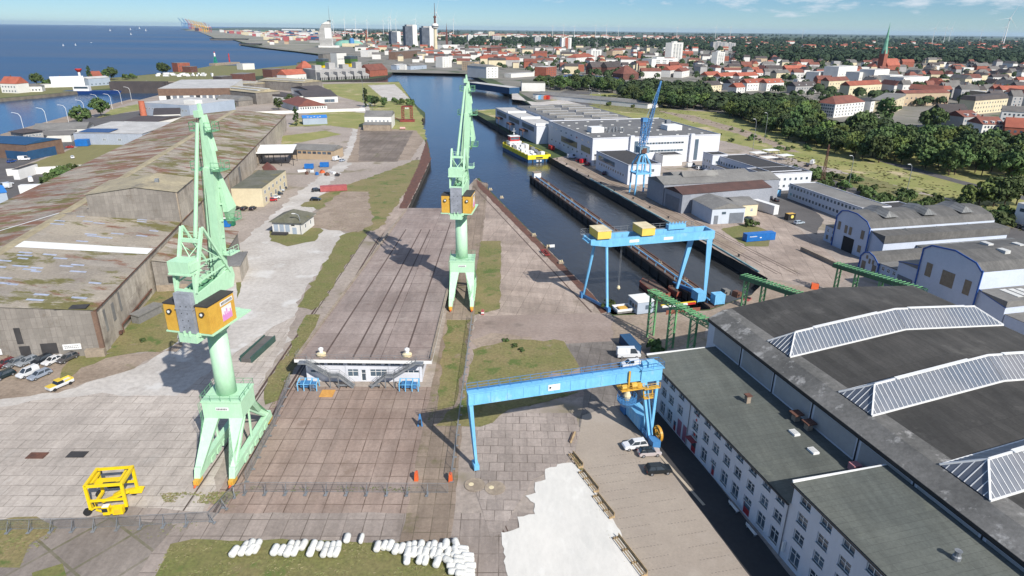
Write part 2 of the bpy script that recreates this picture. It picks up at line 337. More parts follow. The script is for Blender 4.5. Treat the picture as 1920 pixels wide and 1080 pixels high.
# left side yards
patch('light_yard',[(-200,780),(0,745),(110,735),(250,690),(330,640),(330,560),(440,520),(440,470),(470,440),(560,360),(640,300),(660,250),(665,210),(690,190),(720,195),(700,240),(680,290),(620,340),(590,400),(650,440),(620,480),(560,560),(545,620),(500,700),(430,800),(330,1000),(-300,1060)],M['road_dust'],2,1.2)
patch('slab_yard',[(-200,800),(60,752),(190,738),(330,742),(500,620),(555,590),(530,650),(500,700),(470,760),(430,840),(380,960),(240,1000),(-300,1100)],M['light_conc'],3,.5)
patch('mown_field',[(20,320),(190,260),(262,268),(160,322)],M['field'],3,.5)
patch('side_yard',[(-200,760),(0,690),(130,668),(330,660),(340,640),(250,690),(110,735),(0,752)],M['dirt'],4,1.2)
patch('rough_grass',[(198,662),(285,540),(335,520),(335,640),(300,660)],M['grass'],5,1.0,stuff=True)
patch('rough_grass',[(130,670),(280,656),(200,672),(150,690),(118,722),(106,722)],M['grass'],6,.6,stuff=True)
patch('rough_grass',[(440,508),(455,470),(458,500),(446,560)],M['grass_green'],6,.4,stuff=True)
patch('rough_grass',[(505,432),(590,420),(605,432),(590,452),(540,462),(508,452)],M['grass_green'],6,.5,stuff=True)
patch('rough_grass',[(560,385),(640,350),(700,330),(780,300),(800,300),(770,345),(720,420),(700,432),(620,430),(650,400)],M['grass'],5,1.2,stuff=True)
patch('gravel_patch',[(560,425),(640,360),(690,360),(700,420),(670,436),(620,430)],M['dirt'],6,1.2)
patch('rough_grass',[(640,440),(700,425),(680,450),(610,560),(585,582),(556,576),(600,510)],M['grass_green'],5,.8,stuff=True)
patch('rough_grass',[(500,720),(550,640),(575,590),(600,590),(560,680),(520,750),(490,760)],M['grass'],5,.8,stuff=True)
patch('rough_grass',[(530,255),(610,245),(640,252),(560,268),(525,275)],M['grass_dry'],5,.8,stuff=True)
patch('rough_grass',[(600,205),(760,218),(790,222),(800,262),(775,262),(700,245),(610,235),(540,238),(560,222)],M['grass_dry'],4,1.0,stuff=True)
patch('pale_yard',[(672,238),(780,245),(795,262),(770,300),(650,305),(668,262)],M['dirt'],5,.8)
patch('cracked_yard',[(675,245),(775,246),(745,303),(672,303)],slabs('cracked_yard',S(140,128,118),S(120,108,98),S(84,80,58),7,7,0,jw=.3,var=.15,stain=[(S(96,98,60),.06,.58,.7)]),6,.5)
patch('dry_wasteland',[(604,158),(748,154),(782,205),(795,222),(700,220),(690,195),(640,182),(612,170)],M['grass_dry'],3,1.0)
patch('pale_yard',[(690,160),(740,158),(768,185),(725,190)],M['road_dust'],4,1.0)
patch('left_wharf',[(782,300),(808,298),(765,391),(736,420),(704,452),(690,446),(724,395)],M['quay_slabs'],4,.3)
patch('wharf_edge',[(800,262),(808,298),(764,391),(748,391),(786,305)],M['rust'],5,.5)
# central yards
patch('brown_yard',[(-47.0,60),(-47.0,124),(-8,124),(-8,77),(-12,74)],M['brown_slabs'],2,.2,px=False)
patch('grey_yard',[(-70,58),(-60,86),(-44,84.2),(8,84.5),(9,66),(8,55),(-75,45)],M['grey_slabs'],3,.2,px=False)
patch('lower_left_yard',[(-300,1080),(0,985),(200,965),(330,985),(240,1100),(-300,1300)],slabs('big_slabs',S(152,142,133),S(134,124,116),S(98,96,70),6.5,8.5,0.6,jw=.5,var=.14,stain=[(S(104,98,74),.08,.57,.6)]),4,.3)
patch('rough_grass',[(-100,985),(60,975),(110,990),(60,1020),(40,1060),(-100,1080)],M['grass'],5,1.0,stuff=True)
patch('lawn',[(265,1120),(320,1020),(400,1012),(850,1018),(890,1120)],M['grass_green'],5,.6,stuff=True)
patch('rough_grass',[(60,1075),(115,1058),(125,1085),(60,1100)],M['grass_green'],6,.4,stuff=True)
patch('crane_strip',[(-15.2,60),(-15.0,275),(-15,334),(-7.4,324),(-7.6,60)],slabs('crane_strip',S(158,142,126),S(134,118,104),S(84,76,60),2.6,3.2,0,off=(.4,0),jw=.16,var=.14,stain=[(S(98,96,60),.1,.56,.75)]),4,.2,px=False)
patch('rough_grass',[(838,600),(880,600),(872,680),(850,760),(820,770),(826,690)],M['grass'],6,.5,stuff=True)
patch('rough_grass',[(902,452),(940,452),(938,580),(890,590),(892,520)],M['grass'],6,.4,stuff=True)
patch('mole_top',[(893,338),(905,346),(1105,545),(1140,586),(1150,596),(1060,610),(895,592),(900,452),(898,380)],M['quay_slabs'],3,.2)
patch('mole_edge',[(893,336),(905,346),(1105,546),(1140,586),(1128,588),(1090,546),(896,350)],M['rust'],5,.25)
patch('brown_yard',[(893,592),(1140,588),(1180,640),(1215,660),(1150,740),(900,745),(868,720),(880,640)],mat('stained_concrete',S(160,144,134),S(138,122,112),0.06,.9,fine=1.2,fa=.2,spots=[(S(152,138,128),.05,.58,.6),(S(98,86,78),.1,.6,.5)]),4,.6)
patch('rough_grass',[(885,655),(960,640),(1060,640),(1088,690),(1060,700),(900,730),(870,745)],M['grass'],6,1.0,stuff=True)
patch('rough_grass',[(885,640),(920,625),(1000,632),(990,650),(900,656)],M['dirt'],5,1.0)
patch('slab_apron',[(1060,645),(1150,640),(1215,668),(1190,760),(1120,830),(1085,800),(1095,740),(1088,690)],M['slab_dark'],7,.2)
patch('slab_yard',[(893,880),(890,800),(960,775),(1080,775),(1090,830),(1060,870),(1000,900),(940,1000),(920,1010),(890,915)],M['slabs_rot'],5,.1)
patch('rough_grass',[(820,800),(880,740),(1090,735),(960,772),(900,800),(885,800)],M['grass'],6,.8,stuff=True)
patch('parking_lot',[(1078,850),(1092,780),(1150,760),(1190,800),(1218,830),(1465,1150),(1200,1150)],M['parking'],8,.1)
patch('verge',[(1072,852),(1080,852),(1218,1150),(1195,1150),(1100,930)],M['grass'],9,.25,stuff=True)
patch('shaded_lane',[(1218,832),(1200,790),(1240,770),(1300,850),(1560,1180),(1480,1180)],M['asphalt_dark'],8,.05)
ws=[(945,1000),(975,990),(970,970),(1002,965),(1002,945),(985,930),(1005,925),(1003,905),(1022,900),(1022,880),(1042,876),(1045,871),(1072,868),(1092,885),(1130,945),(1200,1060),(1240,1160),(960,1160),(940,1000)]
patch('white_ground',ws,M['white_sand'],10,.22,seg=.8)
patch('light_yard',[(1150,592),(1330,582),(1410,553),(1440,524),(1520,540),(1560,560),(1330,595),(1320,640),(1220,660),(1150,640)],M['dirt'],5,.5)
patch('right_wharf',[(1035,297),(1105,336),(1245,414),(1440,522),(1560,540),(1600,515),(1500,430),(1420,385),(1300,360),(1180,330),(1080,290)],M['quay_slabs'],3,.3)
patch('wharf_road',[(1050,300),(1110,334),(1250,412),(1380,480),(1400,470),(1260,395),(1160,340),(1075,298)],M['dirt'],4,.3)
patch('rough_grass',[(1350,430),(1400,420),(1450,435),(1440,462),(1400,462)],M['grass_green'],5,.6,stuff=True)
patch('asphalt_yard',[(1340,330),(1480,350),(1545,412),(1530,440),(1440,400),(1390,370)],M['asphalt'],5,.3)
patch('sand_yard',[(960,186),(1010,192),(1060,186),(1110,196),(1030,196),(1000,200),(960,166)],M['road_dust'],3,.5)
patch('rough_grass',[(890,207),(950,203),(985,220),(930,222)],M['grass_dry'],4,.6,stuff=True)
patch('left_road',[(0,252),(60,236),(150,211),(245,186),(262,187),(160,218),(60,250),(0,272)],M['dirt'],4,.3)
patch('depot_yard',[(-200,380),(0,262),(150,222),(330,200),(360,215),(270,262),(190,256),(20,318),(100,330),(165,320),(60,420),(-200,470)],M['asphalt'],3,.5)
patch('rough_grass',[(210,205),(260,195),(300,200),(230,212),(180,222)],M['grass_dry'],5,.8,stuff=True)
patch('rough_grass',[(20,420),(60,400),(110,385),(140,322),(120,325),(70,345)],M['grass_green'],5,.6,stuff=True)
# rails in the ground, joints and kerbs
def strip(name,pts,w,h,m,z=0.0):
    mb=MB()
    for a,b in zip(pts,pts[1:]):
        mb.beam((a[0],a[1],z+h/2),(b[0],b[1],z+h/2),w,h)
    return tag(mb.obj(name,m),kind='structure')
for x,y0,y1 in ((-14.15,72,330),(-8.35,72,327),(-51,60,395),(-45.3,84,276)):
    strip('crane_rail',[(x-.35,y0),(x-.35,y1)],.5,.035,M['rail']); strip('crane_rail',[(x+.35,y0),(x+.35,y1)],.28,.04,mat('joint_dark',S(84,72,62),None,.5))
a=G(893,882);b=G(1000,1130); strip('crane_rail',[a,b],.45,.06,M['rail']); strip('crane_rail',[(a[0]+.8,a[1]),(b[0]+.8,b[1])],.2,.05,M['rail'])
a=G(1140,586);b=G(905,346); strip('crane_rail',[(a[0]-1,a[1]),(b[0]-1,b[1])],.4,.06,M['rail']); strip('crane_rail',[(a[0]-4.5,a[1]),(b[0]-4.5,b[1]-4)],.4,.06,M['rail'])
for dx in (0,1.5,6,7.5):
    strip('track_rail',[(G(1045,296)[0]+3.5+dx,G(1045,296)[1]),(G(1245,414)[0]+5+dx,G(1245,414)[1]),(G(1440,520)[0]+4+dx,196)],.3,.07,M['rail'])
strip('kerb',[G(1218,832)[:2],G(1320,948)[:2]],.5,.12,mat('kerb_stone',S(186,172,152),None,.6))
strip('lane_line',[(G(1226,818)[0]+.2,G(1226,818)[1]),(G(1560,1170)[0]-3.4,G(1560,1170)[1])],.12,.062,M['white_line'])
# dashed bays of the parking lot
db=MB(); A=G(1098,880);B=G(1215,1095);A2=G(1190,850);B2=G(1420,1090)
for i in range(13):
    t=i/12
    for (p,q,s) in ((A,B,1),(A2,B2,-1)):
        x=p[0]+(q[0]-p[0])*t;y=p[1]+(q[1]-p[1])*t
        for k in range(9):
            xx=x+s*(.6+k*.55);yy=y+s*(.6+k*.55)*.22; db.box(xx-.13,yy-.06,.06,xx+.13,yy+.06,.112)
tag(db.obj('parking_markings',mat('bay_dots',S(132,122,112),None,1)),kind='structure')
# ---------------------------------------------------------------- cranes and gantries
M['mint']=mat('mint_paint',S(186,226,190),S(178,220,184),0.6,0.5,fine=2.5,fa=0.10,space='obj',stretch=(1,1,.35),spots=[(S(206,232,206),0.35,0.58,0.5),(S(132,160,122),0.7,0.66,0.6),(S(146,112,84),1.1,0.72,0.55)])
M['mint_dk']=mat('mint_paint_dark',S(120,178,134),S(98,150,112),0.8,0.55,fine=3,fa=0.15,space='obj')  # darker mint for railings and winch
M['yel']=mat('yellow_paint',S(218,172,70),S(206,158,62),0.5,0.5,fine=3,fa=0.12,space='obj',spots=(S(170,110,40),0.6,0.68,0.6))
M['roofdk']=mat('dark_roof_felt',S(64,62,62),S(48,47,48),0.5,0.9,fine=2,fa=0.2)
M['cw']=mat('counterweight_concrete',S(154,158,168),S(132,136,144),0.5,0.85,fine=2.5,fa=0.2,space='obj',spots=(S(104,104,106),0.7,0.6,0.7))
M['blue']=mat('sky_blue_paint',S(122,190,230),S(112,180,222),0.4,0.5,fine=2,fa=0.14,stretch=(1,1,.4),spots=[(S(158,200,224),0.35,0.57,0.6),(S(104,128,144),0.6,0.66,0.6),(S(120,96,84),1.2,0.72,0.5)])
M['blue_dk']=mat('mid_blue_paint',S(76,136,190),S(64,120,172),0.5,0.5,fine=2,fa=0.15)
M['steel']=mat('galvanised_steel',S(150,154,158),S(120,124,128),1,0.5,metal=0.3)
M['dark']=mat('dark_steel',S(46,46,48),S(34,34,36),1,0.6)
M['black']=mat('doorway_shade',S(28,28,30),None,1,0.8)
M['white']=mat('white_paint',S(232,232,230),S(222,222,220),0.3,0.55,fine=2,fa=0.05)
M['cream']=mat('cream_paint',S(226,212,176),S(206,190,150),0.5,0.6,fine=3,fa=0.12,space='obj')
M['red']=mat('red_paint',S(196,50,44),S(172,42,38),0.5,0.5)
M['orange']=mat('orange_paint',S(226,104,52),S(206,92,48),0.5,0.5)
M['glass']=glass('window_glass')
M['pink']=mat('pink_print',S(222,150,206),S(206,132,190),0.6,0.6)
def portal_crane():
    t=thing('harbour_crane','','crane')
    # portal
    p=MB(); p.box(-3.35,-2,8.7,3.35,4,12); p.box(-3.5,-2.15,11.9,3.5,4.15,12.15)
    p.obj('portal_box',M['mint'],t)
    p=MB().box(-1.1,-2.06,10.3,1.1,-2.01,10.9).slot(1); 
    for i in range(7): p.box(-.9+i*.26,-2.09,10.45,-.76+i*.26,-2.07,10.75)
    p.obj('name_plate',[M['white'],M['dark']],t)
    for sx in (-1,1):
        a=MB()
        # front leg tapers down to the bogie, rear leg runs out along the rail
        def leg(tx0,tx1,ty0,ty1,bx,by,w):
            v=[(tx0,ty0,8.8),(tx1,ty0,8.8),(tx1,ty1,8.8),(tx0,ty1,8.8),(bx-w,by-w,2.2),(bx+w,by-w,2.2),(bx+w,by+w,2.2),(bx-w,by+w,2.2)]
            a.add(v,[(0,1,2,3),(7,6,5,4),(0,4,5,1),(1,5,6,2),(2,6,7,3),(3,7,4,0)])
        leg(sx*3.3,sx*.9,-2,-.6,sx*2.9,-7.7,.55)
        a.obj('leg',M['mint'],t,fix=True)
        a=MB(); leg(sx*3.3,sx*1.4,2.4,4,sx*2.9,9.2,.55); a.obj('leg',M['mint'],t,fix=True)
        a=MB(); a.xprism([(-8.7,1.2),(10.6,1.2),(10.0,2.9),(-8.0,2.9)],sx*2.9-.5,sx*2.9+.5)
        for y in (-4,-1.5,1,3.5,6): a.box(sx*2.9-.62,y,1.0,sx*2.9+.62,y+1.5,2.0)
        a.beam((sx*3.0,-6.4,3),(sx*3.2,-1,8.6),.35); a.beam((sx*3.0,7.8,3),(sx*3.2,1,8.6),.35); a.beam((sx*3.0,1,2.9),(sx*3.1,1.2,8.6),.3)
        a.obj('sill_beam',M['mint'],t)
        for y in (-8.5,9.9):
            b=MB(); b.box(sx*2.9-.42,y-.9,.35,sx*2.9+.42,y+.9,1.25); b.cbox(sx*2.9,y-.95*(1 if y<0 else -1),.85,.55,.5,.5); b.obj('bogie',M['yel'],t)
            b=MB(); 
            for k in (-.5,.5): b.tube((sx*2.9-.2,y+k,.36),(sx*2.9+.2,y+k,.36),.34,n=10)
            b.obj('wheel',M['dark'],t)
            b=MB().tube((sx*2.9,y-1.0 if y<0 else y+1.0,.6),(sx*2.9,(y-1.6 if y<0 else y+1.6),.45),.22,.16); b.obj('buffer',M['orange'],t)
    c=MB().lathe([(1.72,12.1),(1.66,16),(1.60,24.2)],24); c.obj('column',M['mint'],t,loc=(-.25,1.3,0),smooth=True)
    d=MB(); 
    l=[(-3.1,-8.0,0.6),(-3.35,-2.3,8.6),(-3.5,-2.3,12.1)]
    for off in (0,.6):
        d.pipe([(x-.1,y-off*.8,z) for x,y,z in l],.05,4)
    for k in range(28):
        f=k/27; q=Vector(l[0]).lerp(Vector(l[1]),f); d.beam(q+Vector((-.1,0,0)),q+Vector((-.1,-.5,0)),.06)
    d.rail([(-3.4,-2.1,12.15),(3.4,-2.1,12.15),(3.4,4.1,12.15),(-3.4,4.1,12.15),(-3.4,-2.1,12.15)],1.1,1.6,.06)
    d.obj('railing',M['mint_dk'],t)
    # slewing part
    s=MB(); s.lathe([(1.7,24.0),(2.2,24.5),(2.2,25.3),(2.6,26.1)],20); s.box(-2.0,-6.3,25.9,2.0,4.6,26.5); s.box(-4.2,-6.2,26.2,4.2,4.4,26.45)
    s.box(-1.6,-6.75,24.9,1.6,-4.4,26.3); s.box(-.55,-6.9,26.0,-.4,-6.2,26.9); s.box(.4,-6.9,26.0,.55,-6.2,26.9)
    sl=s.obj('slewing_platform',M['mint'],t,loc=(-.25,1.3,0))
    def sub(mb,name,m,**k): return mb.obj(name,m,sl,**k)
    w=MB().box(-1.45,-6.5,26.5,1.45,-5.3,33.2).slot(1)
    for z in (27.4,28.6,29.8,31): 
        for x in (-.5,.5): w.box(x-.08,-6.53,z,x+.08,-6.505,z+.16)
    w.slot(0).box(-1.6,-6.55,30.5,1.6,-5.2,30.7); sub(w,'counterweight',[M['cw'],M['dark']])
    for sx in (-1,1):
        h=MB(); y1=.6 if sx>0 else -2.5
        h.yprism([(sx*1.75,26.5),(sx*3.95,26.5),(sx*3.95,31.0),(sx*1.75,31.2)],-6.1,y1)
        h.slot(1).box(sx*1.65,-6.2,31.1,sx*4.0,y1+.1,31.3)
        sub(h,'machine_house',[M['yel'],M['roofdk']])
        q=MB().tube((sx*2.9,-6.45,29.9),(sx*2.9,-6.1,29.9),.42,.36,12).slot(1).tube((sx*2.9,-6.5,29.9),(sx*2.9,-6.44,29.9),.24,n=10); sub(q,'horn_lamp',[M['dark'],M['white']])
    q=MB().box(3.96,-2.9,27.3,3.985,-.4,29.7).slot(1).box(3.99,-2.9,27.3,4.0,-.4,28.3)
    for k in range(5): q.box(3.99,-2.8+k*.48,28.3,4.0,-2.5+k*.48,28.5+.35*((k*7)%3))
    sub(q,'printed_panel',[M['white'],M['pink']])
    q=MB().box(3.96,-3.1,30.0,3.99,.2,30.7).slot(1)
    for k in range(9): q.box(3.992,-2.8+k*.32,30.15,4.0,-2.62+k*.32,30.55)
    sub(q,'name_plate',[M['white'],M['dark']])
    # side girders, winch deck
    f=MB()
    for sx in (-1,1):
        f.xprism([(-5.2,31.2),(-5.2,32.6),(4.6,34.0),(5.0,32.4),(4.2,30.6)],sx*1.5-.15,sx*1.5+.15)
        f.beam((sx*1.62,-5.4,26.5),(sx*1.62,-5.4,33.4),.28)
        f.beam((sx*1.7,-5.3,33),(sx*1.75,-1.6,42.6),.42,.5); f.beam((sx*1.7,3.8,33.5),(sx*1.75,-1.4,42.6),.34)
        f.beam((sx*1.7,-4.6,34.4),(sx*1.7,2.6,35),.22); f.beam((sx*1.7,-3.4,37.6),(sx*1.7,1.6,36.8),.2); f.beam((sx*1.7,-2.6,39.8),(sx*1.7,2.4,36),.16)
        f.beam((sx*1.7,-5.4,33),(sx*1.7,-5.2,36.3),.3)
    f.beam((-1.75,-2.2,40.6),(1.75,-2.2,40.6),.7,.5); f.beam((-1.7,-5.3,33.3),(1.7,-5.3,33.3),.4)
    f.beam((-1.7,-4,36.2),(1.7,-2.4,40.4),.12); f.beam((1.7,-4,36.2),(-1.7,-2.4,40.4),.12); f.beam((-1.6,2.8,35.6),(1.6,2.8,35.6),.3); f.box(-1.4,-3,31.4,1.4,3,31.6)
    for k in range(5): f.beam((-1.5,-3.5+k*1.5,34.3),(1.5,-3.5+k*1.5,34.3),.12)
    f.rail([(-1.9,-1.8,40.9),(1.9,-1.8,40.9)],1.0,1.2,.06); f.rail([(1.9,2.5,36.9),(3.1,2.5,36.9),(3.1,5,36.9)],1.1,1.2,.06)
    f.box(1.5,2.6,36.7,3.2,5.2,36.9)
    sub(f,'frame',M['mint'])
    f=MB()
    for y in (-2.6,.6): f.tube((-1.1,y,32.3),(1.1,y,32.3),.75,n=12)
    f.cbox(0,-.9,32.2,1.2,1.0,1.1); sub(f,'winch',M['mint_dk'])
    f=MB(); f.box(-1.95,-5.9,36.2,1.7,-3.2,38.2); f.box(-2.05,-6.0,36.0,1.8,-3.1,36.25); f.box(1.72,-5.8,36.6,1.9,-3.4,37.8); sub(f,'ballast_box',M['mint'])
    # jib: heavy plate column, head link and tie tube
    j=MB(); j.beam((.1,3.0,30.8),(.25,3.0,33.2),1.6,1.6,2.1,1.8,up=(0,1,0)); j.beam((.25,3.0,33.2),(2.0,2.6,51.3),2.1,1.7,1.75,1.5,up=(0,1,0))
    j.beam((2.7,3.2,50.6),(3.0,4.4,44.2),.35,.5,.9,2.4,up=(0,1,0)); j.beam((3.0,4.4,44.2),(2.2,5.0,41.6),.8,2.2,.4,.6,up=(0,1,0))
    for k in range(6): j.box(1.25+k*.27,2.9,34+k*2.8,1.55+k*.27,3.3,34.25+k*2.8)
    sub(j,'jib',M['mint'])
    j=MB(); j.yprism([(.95,51.0),(3.0,51.0),(2.85,54.0),(2.0,59.2),(1.45,59.2)],2.3,3.2); j.beam((1.75,2.7,58.8),(1.65,2.6,61.0),.5,.6,.3); j.cbox(1.55,2.3,59.5,.9,1.1,1.0)
    j.beam((2.95,3.3,53.8),(2.1,3.2,59.3),.3); 
    sub(j,'jib_head',M['mint'])
    j=MB().tube((-.55,-.4,40.4),(1.35,2.0,58.2),.33,.27,10); sub(j,'tie_rod',M['mint'],smooth=False)
    d=MB()
    for z,y0 in ((51.0,2.8),(57.0,2.8)):
        k=1.0 if z<55 else .75
        for sx in (-1,1):
            d.box(1.9+sx*.9*k,y0-1.4*k,z-.1,1.9+sx*2.5*k,y0+1.2*k,z+.02)
            d.rail([(1.9+sx*1.0*k,y0-1.4*k,z),(1.9+sx*2.5*k,y0-1.4*k,z),(1.9+sx*2.5*k,y0+1.2*k,z),(1.9+sx*1.0*k,y0+1.2*k,z)],1.25,.9,.07)
    d.box(2.6,3.6,42.4,4.2,5.4,42.5); d.rail([(2.6,3.6,42.5),(4.2,3.6,42.5),(4.2,5.4,42.5),(2.6,5.4,42.5)],1.2,.9,.07)
    for k in range(30): d.beam((-1.2+k*.055,2.6,33.5+k*.6),(-.8+k*.055,2.6,33.5+k*.6),.06)
    d.pipe([(-1.2,2.6,33),(.45,2.5,51)],.05,4); d.pipe([(-.8,2.6,33),(.85,2.5,51)],.05,4)
    pass
    d.lathe([(2.55,24.9),(2.55,25.05)],18); 
    n=18
    for k in range(n): 
        a=2*pi*k/n; d.beam((2.5*cos(a),2.5*sin(a),25),(2.5*cos(a),2.5*sin(a),26.1),.05)
    sub(d,'railing',M['mint_dk'])
    c=MB(); c.tube((1.6,2.2,59.6),(.2,1.6,33.4),.05,n=4); c.tube((1.3,2.2,59.6),(-.4,1.4,33.4),.05,n=4); sub(c,'rope',M['dark'])
    return t,sl
crane,sl=portal_crane()
crane.location=(-48.15,100,0); sl.rotation_euler=(0,0,-.22); sl.location=(-.35,1.3,0)
crane['label']='mint green harbour crane nearest the grey mossy shed, with pink printed panel on its cab'
c2=dup(crane,(-11.25,174,0),0,'mint green harbour crane standing beside the sloping slipway deck, backed by dock water')
for k in kids(c2):
    if k.name.startswith('slewing'): k.rotation_euler=(0,0,-.12)
# near blue gantry
def blue_gantry_near():
    A=(-5.75,96.4);B=(29.3,106.4); o,a,Lg=frame(A,B)
    t=thing('gantry_crane','long sky blue gantry crane with yellow trolley, reaching to the white office row','crane',o,a)
    b=MB(); b.box(0,-.55,12.9,Lg-3.2,.55,15); b.box(-.1,-.7,14.9,Lg-3,.7,15.08); b.box(0,-.7,12.8,Lg-3.2,.7,12.95)
    for i in range(12): b.box(1+i*2.9,-.62,13,1.12+i*2.9,-.54,14.9)
    b.box(Lg-4.4,-.8,12.4,Lg-.2,.9,15.0); b.box(Lg-4.6,-1.2,15.0,Lg,1.2,15.15)
    b.obj('girder',M['blue'],t)
    s=MB().box(14.2,-.64,13.4,16.4,-.6,14.6).slot(1); s.box(14.4,-.67,13.85,14.75,-.65,14.2)
    s.obj('sign_plate',[M['white'],M['dark']],t)
    s=MB(); s.rail([(0,.9,15.1),(Lg-.3,.9,15.1),(Lg-.1,-1.1,15.1),(Lg-4.5,-1.1,15.1)],1.15,1.9,.06); s.rail([(0,.2,15.1),(Lg-4,.2,15.1)],1.0,1.9,.05); s.box(0,.5,15.05,Lg-1,1.1,15.12); s.obj('walkway_railing',M['blue_dk'],t)
    s=MB(); s.cbox(Lg-2.2,0,15.7,1.6,1.2,1.1); s.tube((Lg-4,.1,15.7),(Lg-1,.1,15.7),.35); s.cbox(Lg-3.4,.3,15.6,.9,1,.9); s.obj('drive_unit',M['blue'],t)
    for dy in (-.9,.95):
        l=MB(); l.beam((.35,dy,12.9),(1.1,-1.1 if dy<0 else -.6,1.2),.65,.5,.42,.4); l.obj('leg',M['blue'],t)
    l=MB(); l.box(.6,-1.8,.25,1.5,.2,1.2); l.beam((.5,-.8,6),(.9,.3,6),.25); l.obj('bogie',M['blue'],t)
    l=MB(); l.beam((Lg-3.6,-.3,12.6),(Lg-1.9,-1.3,1.3),1.0,.9,.7,.7); l.tube((Lg-3.2,-1.2,12),(Lg-1.6,-1.9,1.5),.14); l.obj('leg',M['blue'],t)
    l=MB(); l.beam((Lg-.6,-.1,14.6),(Lg-1.5,-1.2,1.5),.6,.5,.45,.45); l.obj('leg',M['blue'],t)
    l=MB(); l.box(Lg-2.3,-3.4,.3,Lg-1.2,9.6,1.3); l.box(Lg-2.6,-4.2,.1,Lg-1.0,-2.4,1.5); l.box(Lg-2.6,7.6,.1,Lg-1.0,9.8,1.4); l.beam((Lg-2,8.6,1.3),(Lg-2.2,1.5,7.4),.4)
    l.rail([(Lg-2.9,-2,1.3),(Lg-2.9,7,1.3)],1.0,1.5,.06); l.obj('sill_beam',M['blue_dk'],t)
    l=MB(); l.yprism([(Lg-3.1,1.4),(Lg-.7,1.4),(Lg-.7,4.0),(Lg-1.9,4.5),(Lg-3.1,4.0)],.4,6.2)
    for k in range(5): l.box(Lg-3.16,.7+k*1.2,1.5,Lg-3.09,.8+k*1.2,3.9)
    l.obj('switch_house',M['blue'],t)
    w=MB(); n=24
    for k in range(n):
        p=2*pi*k/n;q=2*pi*(k+1)/n; w.beam((Lg-.7,-2.4+1.5*cos(p),1.95+1.5*sin(p)),(Lg-.7,-2.4+1.5*cos(q),1.95+1.5*sin(q)),.5,.12)
        w.beam((Lg-.7,-2.4+1.05*cos(p),1.95+1.05*sin(p)),(Lg-.7,-2.4+1.05*cos(q),1.95+1.05*sin(q)),.4,.08)
    for k in range(8):
        p=2*pi*k/8; w.beam((Lg-.7,-2.4,1.95),(Lg-.7,-2.4+1.5*cos(p),1.95+1.5*sin(p)),.12)
    w.tube((Lg-1.1,-2.4,1.95),(Lg-.3,-2.4,1.95),.3); w.obj('cable_drum',mat('drum_yellow',S(214,160,58),S(190,138,46),1,.5),t)
    y=MB(); y.box(Lg-8.4,-1.4,11.4,Lg-3.9,1.4,11.6); y.rail([(Lg-8.4,-1.4,11.6),(Lg-3.9,-1.4,11.6)],1.0,1.0,.06); y.rail([(Lg-8.4,-1.4,11.6),(Lg-8.4,1.4,11.6)],1.0,1.2,.06)
    y.tube((Lg-8.2,-.9,12.1),(Lg-7.2,-.9,12.1),.45); y.tube((Lg-6.4,-1.0,12.3),(Lg-5.4,-1.0,12.3),.55); y.cbox(Lg-4.8,-1.0,12.1,.9,.7,.8); y.box(Lg-7.0,-1,12.0,Lg-6.7,-.75,15.2); y.box(Lg-3.8,-1.5,9.2,Lg-1.9,-.2,9.4); y.rail([(Lg-3.8,-1.5,9.4),(Lg-1.9,-1.5,9.4)],.9,.9,.06)
    y.beam((Lg-3.9,-1,11.3),(Lg-3.6,-1,9.3),.2); y.beam((Lg-2,-1,11.3),(Lg-2.0,-1,9.3),.2); y.rail([(Lg-3.6,-1.8,11.5),(Lg-.9,-1.8,11.5)],1.0,.9,.06); y.box(Lg-4,-1.8,11.35,Lg-.9,-.8,11.5)
    y.obj('trolley',M['yel'],t)
    cb=MB(); cb.lathe([(1.1,8.3),(1.75,9.2),(1.75,9.4)],18,(Lg-7.0,-.9)); 
    for k in range(18):
        p=2*pi*k/18;q=2*pi*(k+1)/18; cb.beam((Lg-7.0+1.75*cos(p),-.9+1.75*sin(p),9.4),(Lg-7.0+1.75*cos(p),-.9+1.75*sin(p),10.5),.07); cb.beam((Lg-7.0+1.75*cos(p),-.9+1.75*sin(p),10.5),(Lg-7.0+1.75*cos(q),-.9+1.75*sin(q),10.5),.07); cb.beam((Lg-7.0+1.75*cos(p),-.9+1.75*sin(p),10),(Lg-7.0+1.75*cos(q),-.9+1.75*sin(q),10),.05)
    cb.obj('round_platform',M['blue_dk'],t)
    q=MB(); q.lathe([(.5,9.4),(.7,10.3),(.35,11.2)],12,(Lg-7.0,-.9)); q.obj('hoist',M['cream'],t)
    return t
blue_gantry_near()
